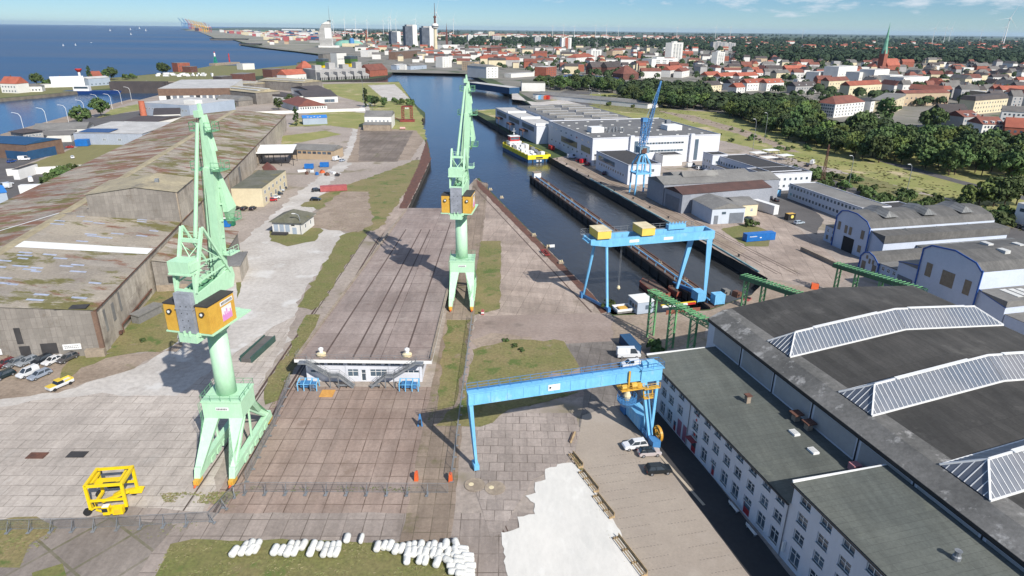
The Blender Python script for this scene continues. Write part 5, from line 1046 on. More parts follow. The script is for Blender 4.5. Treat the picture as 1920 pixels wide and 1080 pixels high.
sidehall('grey hall with rust-brown roof between two grey halls',(70.9,282.8),(75.5,269.8),46,8.2,2.0,rm='rust_roof',door=(.1,.85,6))
t,W=sidehall('light grey low hall with big grey sliding door facing the camera',(83.4,253.4),(97.6,256.3),17,6.3,2.2,wall='grey_light',door=(.54,.97,4.4))
MB().box(W*.08,-.1,0,W*.2,-.02,3.6).obj('door',M['door_grey'],t); MB().box(W*.3,-.08,4.0,W*.42,-.02,5.0).obj('window',M['glass'],t)
block('annex_house','small cream annex with grey roof behind the light grey hall','annex',(97.9,265),(107,267.5),14,5,roof='gx',rh=1.6,wall='wall_c',rm='roof_md',wins=[('front',2,2,1.2,1.4)])
sidehall('grey shed with raised roof ridge behind the blue crane hall',(78,318),(82,303),40,7.6,2.0)
def wo(lab,A,B,d,h,rows,n,rm='roofdk',**k):
    return block('white_office',lab,'office',A,B,d,h,wall='facade_w',rm=rm,parapet=.4,wins=[(f,nn,1.6+r*3.3,1.5,1.5,1,dict(style='plain')) for r in range(rows) for f,nn in (('front',n),('right',max(2,int(d/4))))],**k)
wo('long white two storey office with dark roof behind the grey halls',(117.6,360.5),(130.3,316.5),18,8.6,2,18)
wo('white two storey end block attached right of the long white office',(125.4,311.5),(151.6,318.5),15,8.4,2,8)
wo('low white link range in front of the long white office',(113.4,356),(123.6,318.5),4.2,4.4,1,14)
wo('white corner tower at the far end of the low white link range',(111.6,367),(114,357),9,9.4,2,3)
wo('second long white office with rows of windows and grey-green roof beside the road',(132.8,299),(143.6,254),14,6.8,2,20,rm='roof_md')
wo('white low wing behind the second long office near the road',(155,268),(158.6,254),14,5.4,1,4)
block('garage','light blue garage beside the second long office','garage',(124.5,301),(131,302.6),7,3.2,wall='blue',rm='roofdk')
# blue-white vaulted halls
M['rl_old']=slabs('old_rooflight',S(136,136,134),S(98,100,100),S(70,72,74),1.0,30,radians(-13),jw=.2,var=.25,rough=.5)
def vault(lab,A,B,d,P,wins=(),door=None,monitors=0):
    o,a,W=frame(A,B); t=thing('vaulted_hall',lab,'hall',o,a)
    m=MB(); m.yprism([(0.02,-.2)]+[(x,z-.06) for x,z in P]+[(W-.02,-.2)],0,d); m.obj('wall',M['facade_b'],t)
    r=MB()
    for p,q in zip(P,P[1:]): r.add([(p[0],-.12,p[1]),(q[0],-.12,q[1]),(q[0],d+.1,q[1]),(p[0],d+.1,p[1])],[(0,1,2,3)])
    r.obj('roof',M['vault_roof'],t)
    e=MB()
    for p,q in zip(P,P[1:]): e.beam((p[0],-.2,p[1]-.1),(q[0],-.2,q[1]-.1),.2,.42)
    for x in (0,W): e.box(x-.18,-.3,0,x+.18,-.05,P[0][1])
    e.obj('blue_trim',M['trim_b'],t)
    for x,z,w,hh in wins: MB().box(x-w/2,-.1,z,x+w/2,-.02,z+hh).obj('boarded_window',M['shutter_tan'],t)
    if door: MB().box(door[0],-.14,0,door[1],-.03,door[2]).obj('doorway',M['black'],t)  # flat black panel, its colour stands for the shade inside the open doorway
    zm=max(z for x,z in P)
    for k in range(monitors):
        y=d*(k+.62)/(monitors+.25); g=MB()
        g.add([(W*.14,y-2.7,zm-.6),(W*.24,y,zm+1.3),(W*.14,y+2.7,zm-.6),(W*.86,y-2.7,zm-.6),(W*.76,y,zm+1.3),(W*.86,y+2.7,zm-.6),(W*.5,y-2.7,zm),(W*.5,y,zm+1.9),(W*.5,y+2.7,zm)],[(0,6,7,1),(6,3,4,7),(2,1,7,8),(8,7,4,5),(0,1,2),(3,5,4)]); g.obj('roof_monitor',M['rl_old'],t,fix=True)
    return t,W
M['vault_roof']=slabs('vault_roofing',S(112,110,107),S(98,97,95),S(78,77,76),1.1,40,radians(-13.4),jw=.1,var=.10,sc=.1,stain=[(S(134,130,120),.12,.62,.5)],fine=1.5)
def lt(t,x,y):
    c,s=cos(t.rotation_euler.z),sin(t.rotation_euler.z); return (t.location.x+x*c-y*s,t.location.y+x*s+y*c)
v1,Wv=vault('pale blue vaulted hall with dark open doorway and three glazed roof monitors',(120.05,227.2),(123.8,211.3),52,[(0,11.2),(2,13.6),(5,14.3),(9.4,14.3),(14.4,12.9),(16.33,10.9)],wins=[(1.9,6.6,1.3,2.9),(5.4,6.2,1.3,2.8),(7.6,6.2,1.3,2.8),(13.4,6.4,1.5,3),(13.2,1.6,1.5,2.4)],door=(5.0,10.2,5.2),monitors=3)
t,W=block('side_hall','lower lean-to aisle with small roof monitors right of the pale blue vaulted hall','hall',lt(v1,Wv+.05,.6),lt(v1,Wv+6.2,.6),51,10.2,roof='monox',rh=-2.6,wall='facade_b',rm='vault_roof')
for k in range(3):
    y=12+k*13; g=MB(); g.add([(.8,y-1.5,9.9),(.8,y+1.5,9.9),(5.4,y+1.5,8.0),(5.4,y-1.5,8.0),(1.4,y,10.9),(4.6,y,9.4)],[(0,3,5,4),(1,4,5,2),(0,4,1),(3,2,5)]); g.obj('roof_monitor',M['rl_old'],t,fix=True)
MB().beam((-.1,-.1,10.25),(W+.2,-.1,7.6),.2,.4).obj('blue_trim',M['trim_b'],t)
block('side_hall','small two storey wing left of the pale blue vaulted hall','hall',lt(v1,-6.2,1.2),lt(v1,-.1,1.2),12,5.8,roof='monox',rh=1.0,wall='facade_b',rm='roof_md',wins=[('front',2,3.6,1.1,1.3,.4),('front',2,.9,1.1,1.6,.4,dict(fm='shutter_tan',gm='shutter_tan'))])
A=(116.3,200.5);d=(.23,-.973)
v2,W2=vault('small pale blue hall with arched gable between the two big vaulted halls',A,(A[0]+8*d[0],A[1]+8*d[1]),44,[(0,5.1),(1.2,6.6),(3.2,7.3),(5.4,6.6),(7.2,5.2),(8,4.3)],wins=[(1.7,1,1.6,2.8),(6.2,1,1.6,2.8),(3.9,3.6,.8,1.6),(2.6,4.8,.8,1.2),(5.4,3.8,.8,1.4)])
block('office_wing','pale blue low office wing with three windows beside the small arched hall','office',lt(v2,8.1,.2),lt(v2,15.5,.2),20,5.2,roof='monox',rh=.4,wall='facade_b',rm='roof_md',wins=[('front',3,3.2,1.2,1.3,.4),('front',2,.5,1.6,1.8,.4)])
block('saw_roof_range','weathered metal-roofed range between the vaulted halls','range',lt(v1,Wv+6.4,14),lt(v1,Wv+12,14),40,6.2,roof='monox',rh=-2.2,wall='facade_b',rm='rl_old')
P0=(117.9,183.3)
v3,W3=vault('large pale blue vaulted hall with three boarded windows, nearest of the vaulted halls',(P0[0]+7.5*d[0],P0[1]+7.5*d[1]),(P0[0]+26.5*d[0],P0[1]+26.5*d[1]),60,[(0,15.5),(2.4,17.2),(9.9,18.1),(16.6,16.9),(19,15.0)],wins=[(3.2,8.2,2.0,3.9),(9.6,7.6,4.0,4.2),(15.8,7.6,2.0,4.0)])
t,W=block('side_hall','pale blue flat aisle with grey roller door left of the nearest vaulted hall','hall',lt(v3,-7.5,.3),lt(v3,-.1,.3),50,9,roof='monox',rh=1.2,wall='facade_b',rm='roof_md')
MB().box(.6,-.15,0,6,-.02,5.2).obj('roller_door',M['door_grey'],t); MB().beam((-.1,-.1,8.9),(7.5,-.1,10.2),.2,.4).obj('blue_trim',M['trim_b'],t)
t,W=block('side_hall','lower pale blue aisle with white rooflights right of the nearest vaulted hall','hall',lt(v3,W3+.1,.4),lt(v3,W3+8,.4),52,10.2,roof='monox',rh=-1.6,wall='facade_b',rm='roof_md')
for k in range(3): MB().box(1.2+k*.2,5+k*2.4,10.2,6.4,6.8+k*2.4,10.35).obj('skylight',M['sky_panel'],t)
MB().beam((-.1,-.1,10.2),(W+.2,-.1,8.5),.2,.4).obj('blue_trim',M['trim_b'],t)
block('side_hall','lowest flat-roofed hall at the right edge behind the skylit aisle','hall',lt(v3,W3+8.2,.6),lt(v3,W3+26,.6),52,6.6,roof='flat',wall='facade_b',rm='roof_md')
for x,y in ((6.5,14),(9.0,22),(12.5,13)):
    MB().box(x-1.3,y-.9,17.2,x+1.3,y+.9,18.3).obj('skylight',M['sky_panel'],v3)
block('retaining_wall','grey concrete ramp wall in front of the pale blue vaulted hall','wall',G(1500,470),G(1575,505),.5,1.4,wall='plinth',rm='plinth',ov=0)
block('corner_office','white corner office with dark windows at the right frame edge','office',G(1898,416),G(1990,440),16,8,wall='white',rm='roof_lt',wins=[('front',5,4.8,2.6,1.6,1,dict(style='plain')),('left',3,4.8,2.6,1.6,1,dict(style='plain'))])
# ---------------------------------------------------------------- vehicles
PAINT={}
def paint(rgb):
    if rgb not in PAINT:
        m,t,n,b=nodes('car_paint'); b.inputs['Base Color'].default_value=S(*rgb); b.inputs['Roughness'].default_value=.32; b.inputs['Coat Weight'].default_value=.4; b.inputs['Metallic'].default_value=0.15; PAINT[rgb]=m
    return PAINT[rgb]
M['tyre']=mat('tyre_rubber',S(34,34,36),None,1,.85); M['rim']=mat('alloy_rim',S(168,170,174),None,1,.4,metal=.5)
M['lamp']=mat('headlight_glass',S(222,226,230),None,1,.2); M['tail']=mat('tail_light',S(150,24,26),None,1,.3)
M['carglass']=glass('car_glass',(.012,.016,.02,1),.05)
KINDS={ # length,width, side profile (x,z) of body, cabin (x0,x1,x2,x3, z0,z1)
 'hatch':(4.2,1.78,[(-2.1,.35),(2.05,.35),(2.1,.62),(1.95,.82),(1.0,.98),(-1.95,1.0),(-2.12,.7)],(-1.95,-1.55,.35,1.05,.98,1.50)),
 'suv':(4.6,1.88,[(-2.3,.42),(2.25,.42),(2.32,.75),(2.15,.98),(1.15,1.12),(-2.15,1.14),(-2.32,.8)],(-2.15,-1.75,.35,1.15,1.12,1.70)),
 'estate':(4.7,1.8,[(-2.35,.34),(2.3,.34),(2.36,.62),(2.2,.8),(1.15,.95),(-2.2,.98),(-2.36,.7)],(-2.2,-1.75,.3,1.15,.95,1.46)),
 'sedan':(4.7,1.82,[(-2.35,.34),(2.3,.34),(2.36,.6),(2.2,.8),(1.1,.94),(-1.5,.96),(-2.3,.92),(-2.36,.65)],(-1.65,-.95,.3,1.1,.94,1.44)),
 'van':(5.6,2.05,[(-2.8,.45),(2.75,.45),(2.82,.8),(2.7,1.15),(2.1,1.35),(-2.75,1.35),(-2.8,.8)],(-2.78,-2.72,1.35,2.1,1.35,2.55)),
 'minivan':(4.4,1.8,[(-2.2,.38),(2.15,.38),(2.22,.7),(2.05,.95),(1.2,1.12),(-2.12,1.14),(-2.2,.8)],(-2.12,-1.98,.45,1.25,1.12,1.82))}
def car(kind,rgb,label,p,rz,group='parked cars',roof=None,z=0.12,cat=None):
    L,Wd,prof,(a,b,c,d,z0,z1)=KINDS[kind]; pm=paint(rgb); h=Wd/2
    t=thing('parked_car' if kind not in('van','minivan') else 'parked_van',label,cat or('car' if kind not in('van','minivan') else 'van'),(p[0],p[1],z),rz,group)
    m=MB(); n=len(prof)
    ins=[(x*.97,zz+.04 if zz<.5 else zz-.03) for x,zz in prof]
    # body: three-layer side so the flanks are rounded
    lay=[(-h,[(x*.965,zz) for x,zz in prof]),(-h+.14,prof),(h-.14,prof),(h,[(x*.965,zz) for x,zz in prof])]
    v=[(x,y,zz-(.05 if abs(y)>h-.05 and zz>.6 else 0)) for y,pr in lay for x,zz in pr]
    f=[]
    for k in range(3):
        for i in range(n): f.append((k*n+i,k*n+(i+1)%n,(k+1)*n+(i+1)%n,(k+1)*n+i))
    f+= [tuple(range(n-1,-1,-1)),tuple(range(3*n,4*n))]
    m.add(v,f); m.obj('body',pm,t,smooth=False,fix=True)
    hw=h-.10; tw=h-.30
    g=MB(); g.add([(a,-hw,z0-.02),(d,-hw,z0-.02),(d,hw,z0-.02),(a,hw,z0-.02),(b,-tw,z1),(c,-tw,z1),(c,tw,z1),(b,tw,z1)],[(0,1,5,4),(1,2,6,5),(2,3,7,6),(3,0,4,7),(4,5,6,7)])
    g.obj('windows',M['carglass'],t)
    r=MB(); r.add([(b-.03,-tw-.02,z1),(c+.04,-tw-.02,z1),(c+.04,tw+.02,z1),(b-.03,tw+.02,z1),(b+.1,-tw+.12,z1+.06),(c-.1,-tw+.12,z1+.06),(c-.1,tw-.12,z1+.06),(b+.1,tw-.12,z1+.06)],[(0,1,5,4),(1,2,6,5),(2,3,7,6),(3,0,4,7),(4,5,6,7),(3,2,1,0)])
    def pil(x0,x1,w=.10):
        for s in (-1,1): r.beam((x0,s*(hw+.01),z0-.02),(x1,s*(tw+.012),z1+.01),w,.05)
    pil(d-.02,c+.02,.12); pil(a+.02,b,.22); pil((a+d)/2-.1,(b+c)/2-.1,.1)
    if kind in('van','minivan'):
        for s in (-1,1):
            r.add([(a,s*(hw+.012),z0-.02),(.2 if kind=='van' else -.6,s*(hw+.012),z0-.02),(.2 if kind=='van' else -.6,s*(tw+.015),z1),(b,s*(tw+.015),z1)],[(0,1,2,3) if s<0 else (3,2,1,0)])
        if kind=='van': r.add([(a-.01,-hw,z0),(a-.01,hw,z0),(b-.01,tw,z1),(b-.01,-tw,z1)],[(3,2,1,0)])
    r.obj('roof',paint(roof) if roof else pm,t)
    wr=.33 if kind!='van' else .36
    for x in (-L*.31,L*.31):
        for s in (-1,1):
            w=MB().tube((x,s*(h-.22),wr),(x,s*(h+.012),wr),wr,n=14).obj('wheel',M['tyre'],t); MB().tube((x,s*(h+.0),wr),(x,s*(h+.03),wr),wr*.62,n=10).obj('rim',M['rim'],w)
    for s in (-1,1):
        MB().box(L/2-.22,s*(h-.48),.62,L/2+.0,s*(h-.12),.76).obj('headlight',M['lamp'],t); MB().box(-L/2-.02,s*(h-.40),.72,-L/2+.1,s*(h-.1),.88).obj('tail_light',M['tail'],t)
    return t
def GP(x,y): return G(x,y,.3)[:2]
car('suv',(232,232,232),'white suv parked nearest the blue gantry foot on the beige parking lot',GP(1190,838),pi+.2)
car('hatch',(196,186,184),'small silver hatchback with black roof between the white suv and the black suv',GP(1217,851),.12,roof=(24,24,26))
car('suv',(30,36,40),'black suv parked alone nearest the camera on the beige parking lot',GP(1234,884),.12)
car('van',(228,230,232),'tall white panel van beside the dark scrap container under the green pipe bridge',GP(1178,668),.05,'white vans by the pipe bridge')
car('minivan',(228,230,232),'white compact van with side windows in front of the tall panel van',GP(1182,686),pi+.15,'white vans by the pipe bridge')
for i,(k,rgb,x,y,lab) in enumerate((('hatch',(110,30,36),12,684,'dark red hatchback at the left end of the back row by the shed gable'),('estate',(124,128,132),30,682,'grey estate car second in the back row by the shed gable'),('estate',(150,156,162),52,680,'silver estate car third in the back row by the shed gable'),('estate',(36,42,50),79,677,'black estate car fourth in the back row by the shed gable'),('sedan',(226,226,226),100,678,'white saloon fifth in the back row by the shed gable'),('estate',(86,84,86),127,674,'dark grey estate at the right end of the back row by the shed gable'))):
    car(k,rgb,lab,GP(x,y),-2.02+.02*i,'cars by the mossy shed')
car('hatch',(34,50,56),'dark teal hatchback at the left end of the front row by the shed',GP(8,706),-2.0,'cars by the mossy shed')
car('minivan',(222,224,226),'white compact car in the front row beside the silver and blue estate',GP(53,702),-1.98,'cars by the mossy shed')
car('estate',(148,158,172),'silver and blue estate car at the right end of the front row',GP(75,705),-2.0,'cars by the mossy shed')
def pickup():
    p=GP(113,724); t=thing('pickup_truck','old yellow and white pickup truck parked alone at the yard edge','pickup',(p[0],p[1],.12),-2.05)
    ye=paint((232,200,70)); m=MB(); m.xprism([(-.92,.45),(.92,.45),(.95,.9),(.9,1.05),(-.9,1.05),(-.95,.9)],-2.5,2.5); m.obj('body',paint((214,216,218)),t)
    q=MB().box(1.0,-.86,1.05,2.5,.86,1.14); q.obj('bonnet',ye,t)
    q=MB(); q.add([(-.6,-.85,1.05),(1.1,-.85,1.05),(1.1,.85,1.05),(-.6,.85,1.05),(-.4,-.7,1.7),(.6,-.7,1.7),(.6,.7,1.7),(-.4,.7,1.7)],[(0,1,5,4),(1,2,6,5),(2,3,7,6),(3,0,4,7)]); q.obj('windows',M['carglass'],t)
    MB().box(-.5,-.78,1.7,.7,.78,1.8).obj('roof',ye,t)
    q=MB().box(-2.5,-.9,1.05,-.7,-.8,1.4).box(-2.5,.8,1.05,-.7,.9,1.4).box(-2.5,-.8,1.05,-2.4,.8,1.4); q.obj('bed_rail',ye,t)
    for x in (-1.6,1.6):
        for s in (-1,1): MB().tube((x,s*.72,.36),(x,s*.97,.36),.36,n=12).obj('wheel',M['tyre'],t)
    for s in (-.65,.65): MB().box(2.5,s-.12,.75,2.53,s+.12,.95).obj('headlight',M['lamp'],t)
pickup()
for i,(rgb,x,y,lab) in enumerate((((34,40,52),530,353,'black car farthest in the row beside the cream office'),((196,204,212),525,358,'pale silver car second from the far end beside the cream office'),((44,54,66),522,364,'dark blue car in the middle of the row beside the cream office'),((230,232,232),517,371,'white car next to the red car beside the cream office'),((186,40,46),511,376,'red car nearest the camera beside the cream office'))):
    car('hatch',rgb,lab,GP(x,y),.25,'cars beside the cream office')
for x,lab in ((443,'black car at the left of three in front of the cream office'),(458,'black car in the middle of three in front of the cream office'),(474,'black car at the right of three in front of the cream office')): car('hatch',(30,32,36),lab,GP(x,392),1.5,'cars in front of the cream office')
car('estate',(24,30,38),'black estate car standing alone on the grass near the red container',GP(592,375),0.0)
car('suv',(30,34,40),'black suv parked against the left end of the red container',GP(594,358),.5)
car('van',(226,228,230),'white van by the end of the long low storage shed',GP(631,300),1.2); car('hatch',(176,186,200),'pale blue hatchback beside the white van at the shed end',GP(642,302),1.2)
for i,(k,rgb,x,y,lab) in enumerate((('van',(214,222,236),1072,296,'white van parked on the quay before the white factory'),('suv',(170,40,50),1086,302,'dark red suv farthest in the red row under the white factory'),('van',(196,36,46),1094,305,'bright red van in the row under the white factory'),('suv',(160,36,46),1102,309,'red suv nearest the camera under the white factory'),('suv',(70,30,50),1133,326,'purple suv parked on the quay road beside the white workshop'),('van',(232,232,230),1296,313,'white van in the yard behind the storage block'),('minivan',(226,226,226),1312,317,'white delivery van in front of the low link range'),('van',(226,226,228),1322,327,'white van beside the covered boats'),('hatch',(60,66,74),1446,372,'grey car beside the pale blue garage'),('estate',(36,40,46),1456,376,'black car nearest the pale blue garage'),('estate',(180,192,202),1498,419,'silver blue estate beside the black advertising trailer'),('sedan',(40,56,60),1403,411,'dark green car on the grass before the light grey hall'),('van',(230,230,228),1523,307,'white van parked by the meadow road'),('sedan',(28,34,42),1514,311,'dark car beside the white van on the meadow road'),('hatch',(226,228,230),1543,342,'white car driving on the road behind the white offices'))): car(k,rgb,lab,GP(x,y),.3+.25*i%1.2)
for i in range(5): car('estate',((220,222,224),(40,42,46),(60,60,64),(44,48,56),(120,124,128))[i],('white','black','dark grey','navy','silver')[i]+' car in the row before the white corner office at the right edge',GP(1886+i*11,417+i*4),1.9,'cars by the corner office')
# straddle carrier
def straddle():
    A=G(170,968);B=G(236,962); o,a,W=frame(A,B)
    t=thing('straddle_carrier','yellow straddle carrier with tall open frame parked on the slab yard','carrier',(o[0]+.2,o[1]+.2,.13),a-.02)
    Y=M['syel']=mat('bright_yellow',S(238,206,24),S(228,194,20),1,.45,fine=3,fa=.06,space='obj'); D=7.2; H=6.4; Wd=6.6
    m=MB()
    for x in (0,Wd):
        for y in (0,D): m.beam((x,y,1.3),(x,y,H),.55)
    for x in (0,Wd): m.beam((x,-.25,H),(x,D+.25,H),.55,.6); 
    for y in (0,D): m.beam((0,y,H),(Wd,y,H),.5,.5)
    m.beam((0,0,3.1),(Wd,0,3.1),.4,.45); m.beam((0,D,3.1),(Wd,D,3.1),.4,.45)
    for x in (0,Wd): m.beam((x,0,1.2),(x,D,1.2),.5,.5) if x==0 else 0
    m.obj('frame',Y,t)
    m=MB(); m.box(.7,2.6,4.9,Wd-.7,4.6,5.7); m.box(.6,1.2,5.4,Wd-.6,1.9,5.7); m.beam((.7,1,6.2),(.7,6.4,6.2),.4); m.beam((Wd-.9,1,6.2),(Wd-.9,6.4,6.2),.4); m.beam((2.2,.4,2.6),(5.6,5,2.0),.5); m.obj('spreader',Y,t)
    m=MB()
    for x in (.7,Wd-.9):
        for y in (1,6.3): m.tube((x-.35,y,6.1),(x+.35,y,6.1),.35,n=10)
    m.box(2.6,1.6,5.72,4.9,2.1,6.0); m.tube((.5,.3,2.9),(.6,.3,1.4),.1); m.tube((.9,.35,2.9),(1.1,.3,1.4),.08); m.box(1.2,6.6,2.2,4.4,6.9,4.2)
    m.obj('winch_gear',M['dark'],t)
    m=MB(); m.box(2.6,-1.5,.7,6.1,-.2,1.0); m.beam((1.0,-.6,1.9),(6.2,-.6,1.9),.3); m.beam((.2,-.4,1.4),(1.2,-.6,2.0),.35); m.beam((1.2,-.8,1.5),(2.6,-.9,.9),.3); m.obj('side_deck',Y,t)
    m=MB(); m.box(2.6,-1.7,.6,3.9,-.3,2.3).slot(1).box(2.55,-1.55,1.25,3.6,-1.71,2.1).box(2.58,-1.5,1.25,2.595,-.5,2.1).slot(2).box(2.6,-1.6,2.3,3.8,-.4,2.4); m.obj('driver_cab',[Y,M['carglass'],M['white']],t)
    m=MB(); m.box(4.4,-1.75,.55,6.3,-.2,2.0).slot(1); 
    for k in range(5): m.box(4.7,-1.78,.9+k*.18,5.9,-1.755,.98+k*.18)
    m.obj('engine_box',[Y,M['yel']],t)
    for x,y in ((0,0),(Wd,0),(0,D),(Wd,D)):
        w=MB(); w.tube((x-.32,y-.3,.72),(x+.32,y-.3,.72),.72,n=16) if 0 else w.tube((x-.75,y-.38,.72),(x-.75,y+.38,.72),.72,n=16); w.obj('wheel',M['tyre'],t)
    for y in (D,): m=MB(); m.yprism([(1.8,.5),(7.4,.5),(8.0,1.6),(7.0,1.7),(3,1.1)],D-.6,D+.4); m.obj('rear_deck',Y,t)
straddle()
bpy.data.objects['straddle_carrier'].scale=(.80,.60,.84)
# white wrapped bales along the lawn edge
bm_=MB(); bm_.lathe([(.30,-.02),(.52,.10),(.56,.45),(.56,1.35),(.52,1.70),(.30,1.82)],10)
bme=bm_.mesh('bale',M['white']); bme.transform(Matrix.Translation((0,-.9,.56))@Matrix.Rotation(-pi/2,4,'X')); bme.polygons.foreach_set('use_smooth',[True]*len(bme.polygons))
bme.materials[0]=mat('white_wrap',S(228,227,221),S(208,207,200),2,.55,fine=5,fa=.14,space='obj',rnd=.08,bump=.5)
BAL=[(440,1036,'a'),(455,1034,'a'),(460,1024,'a'),(470,1032,'a'),(472,1022,'a'),(480,1030,'a'),(484,1021,'a'),(516,1033,'b'),(529,1033,'b'),(541,1035,'b'),(545,1024,'b'),(553,1034,'b'),(557,1024,'b'),(569,1023,'b'),(583,1035,'c'),(588,1024,'c'),(600,1025,'c'),(608,1037,'c'),(612,1026,'c'),(621,1036,'c'),(624,1026,'c'),(631,1036,'c'),(634,1025,'c'),(651,1010,'d'),(678,1011,'e'),(708,1026,'f'),(721,1024,'f'),(732,1024,'f'),(742,1031,'f'),(753,1029,'f'),(763,1050,'g'),(765,1038,'g'),(766,1026,'g'),(776,1036,'g'),(776,1024,'g'),(787,1050,'g'),(788,1036,'g'),(789,1025,'g'),(798,1051,'g'),(798,1038,'g'),(803,1027,'g'),(813,1038,'g'),(813,1026,'g'),(820,1055,'g'),(822,1041,'g'),(825,1030,'g'),(836,1024,'g'),(840,1036,'g'),(833,1047,'h'),(841,1053,'h'),(854,1034,'h'),(855,1021,'h'),(853,1044,'h'),(868,1030,'i'),(868,1037,'i'),(862,1048,'i'),(861,1056,'i'),(877,1044,'i'),(877,1051,'i'),(848,1062,'i'),(881,1062,'i'),(851,1072,'i'),(865,1067,'i'),(879,1073,'i'),(864,1077,'i'),(880,1080,'i')]
BL={'a':'white plastic-wrapped bale in the left heap on the lawn edge','b':'white wrapped bale in the loose second cluster from the left on the lawn edge','c':'white wrapped bale in the paired rows left of the two lone bales','d':'larger of the two lone white bales lying on the grey slabs','e':'thinner lone white bale right of its bigger neighbour on the grey slabs','f':'white wrapped bale in the short single row right of the lone bales','g':'white wrapped bale in the dense stacked rows of the right heap','h':'tilted white bale between the dense rows and the crosswise heap','i':'white bale lying crosswise in the heap at the right end of the lawn'}
rr=random.Random(11)
for x,y,k in BAL:
    p=G(x,y,.5); o=inst(bme,'wrapped_bale',None,(p[0],p[1],.16),(rr.gauss(0,.07)-.1) if k not in 'hi' else ((.9 if y>1043 else .3) if k=='h' else 1.45+rr.gauss(0,.12)))
    sc_=rr.uniform(.88,1.06); o.scale=(sc_*(1 if k!='e' else .7),sc_*rr.uniform(.92,1.05),sc_*rr.uniform(.85,1)); tag(o,BL[k],'bale','white wrapped bales on the lawn edge')
# construction fence
fpan=MB(); fpan.rail([(0,0,.12),(3.4,0,.12)],1.9,3.4,.05,mid=False); fpan.beam((0,0,.2),(3.4,0,.2),.04)
fm=fpan.mesh('panel',M['steel'])
wire=MB()
for k in range(24): wire.box(.1+k*.14,-.006,.25,.112+k*.14,.006,2.0)
for k in range(6): wire.box(.05,-.005,.35+k*.3,3.35,.005,.362+k*.3)
wm_=wire.mesh('mesh_infill',M['steel']); ft=MB().box(-.45,-.14,.02,.25,.14,.2); fp=ft.mesh('foot',M['steel']); fb=MB(); fb.beam((0,0,1.7),(-.1,-.75,.15),.07); fb.box(-.35,-.95,.02,.15,-.6,.14); fbm=fb.mesh('brace',M['steel'])
def fence(lab,pts,brace=True):
    A=pts[0]; t=thing('mesh_fence',lab,'fence',(A[0],A[1],.12)); 
    for p,q in zip(pts,pts[1:]):
        L=hypot(q[0]-p[0],q[1]-p[1]); n=max(1,round(L/3.4)); a=atan2(q[1]-p[1],q[0]-p[0])
        for k in range(n):
            l=(p[0]+(q[0]-p[0])*k/n-A[0],p[1]+(q[1]-p[1])*k/n-A[1],0); o=inst(fm,'panel',t,l,a,(L/n/3.4,1,1)); inst(wm_,'mesh_infill',o); inst(fp,'foot',t,l,a+pi/2)
            if brace: inst(fbm,'brace',t,l,a)
fence('steel mesh fence along the near end of the brown dock floor',[G(462,924)[:2],G(840,926)[:2]])
fence('steel mesh fence running behind the lower left concrete yard',[G(-20,996)[:2],G(180,992)[:2],G(395,980)[:2],G(440,930)[:2],G(462,924)[:2]])
fence('steel mesh fence between the crane track and the dock floor left side',[G(462,905)[:2],G(515,800)[:2],G(545,715)[:2]],False)
fence('steel mesh fence beside the right-hand crane rail',[G(846,905)[:2],G(862,780)[:2],G(885,600)[:2]],False)

for i,(k,rgb,x,y,lab) in enumerate((('van',(230,230,232),46,300,'white van before the navy depot hall'),('suv',(40,80,150),22,304,'blue car before the navy depot hall'),('van',(232,232,232),58,340,'white lorry with blue front beside the green clump'),('van',(224,226,228),10,352,'white van by the parked trailers at the left edge'),('hatch',(200,204,210),16,346,'silver car by the parked trailers at the left edge'),('van',(236,236,236),100,252,'white van behind the grey villa office'),('minivan',(226,226,230),112,258,'white compact van between villa office and metal hall'),('estate',(50,54,60),118,262,'dark estate between villa office and metal hall'),('van',(232,200,90),250,245,'yellow machine in the yard beside the red-brown workshop'),('van',(226,120,60),258,243,'orange machine in the yard beside the red-brown workshop'),('suv',(150,60,50),284,246,'red-brown car in the yard beside the red-brown workshop'),('van',(232,232,232),196,242,'white van in the sandy yard before the workshop'),('hatch',(230,232,234),136,296,'white car by the scrap heap at the mown field'),('suv',(190,60,50),131,277,'red tractor beside the blue tarpaulin load'))): car(k,rgb,lab,GP(x,y),.4+.9*i%3,'vehicles in the left depots')
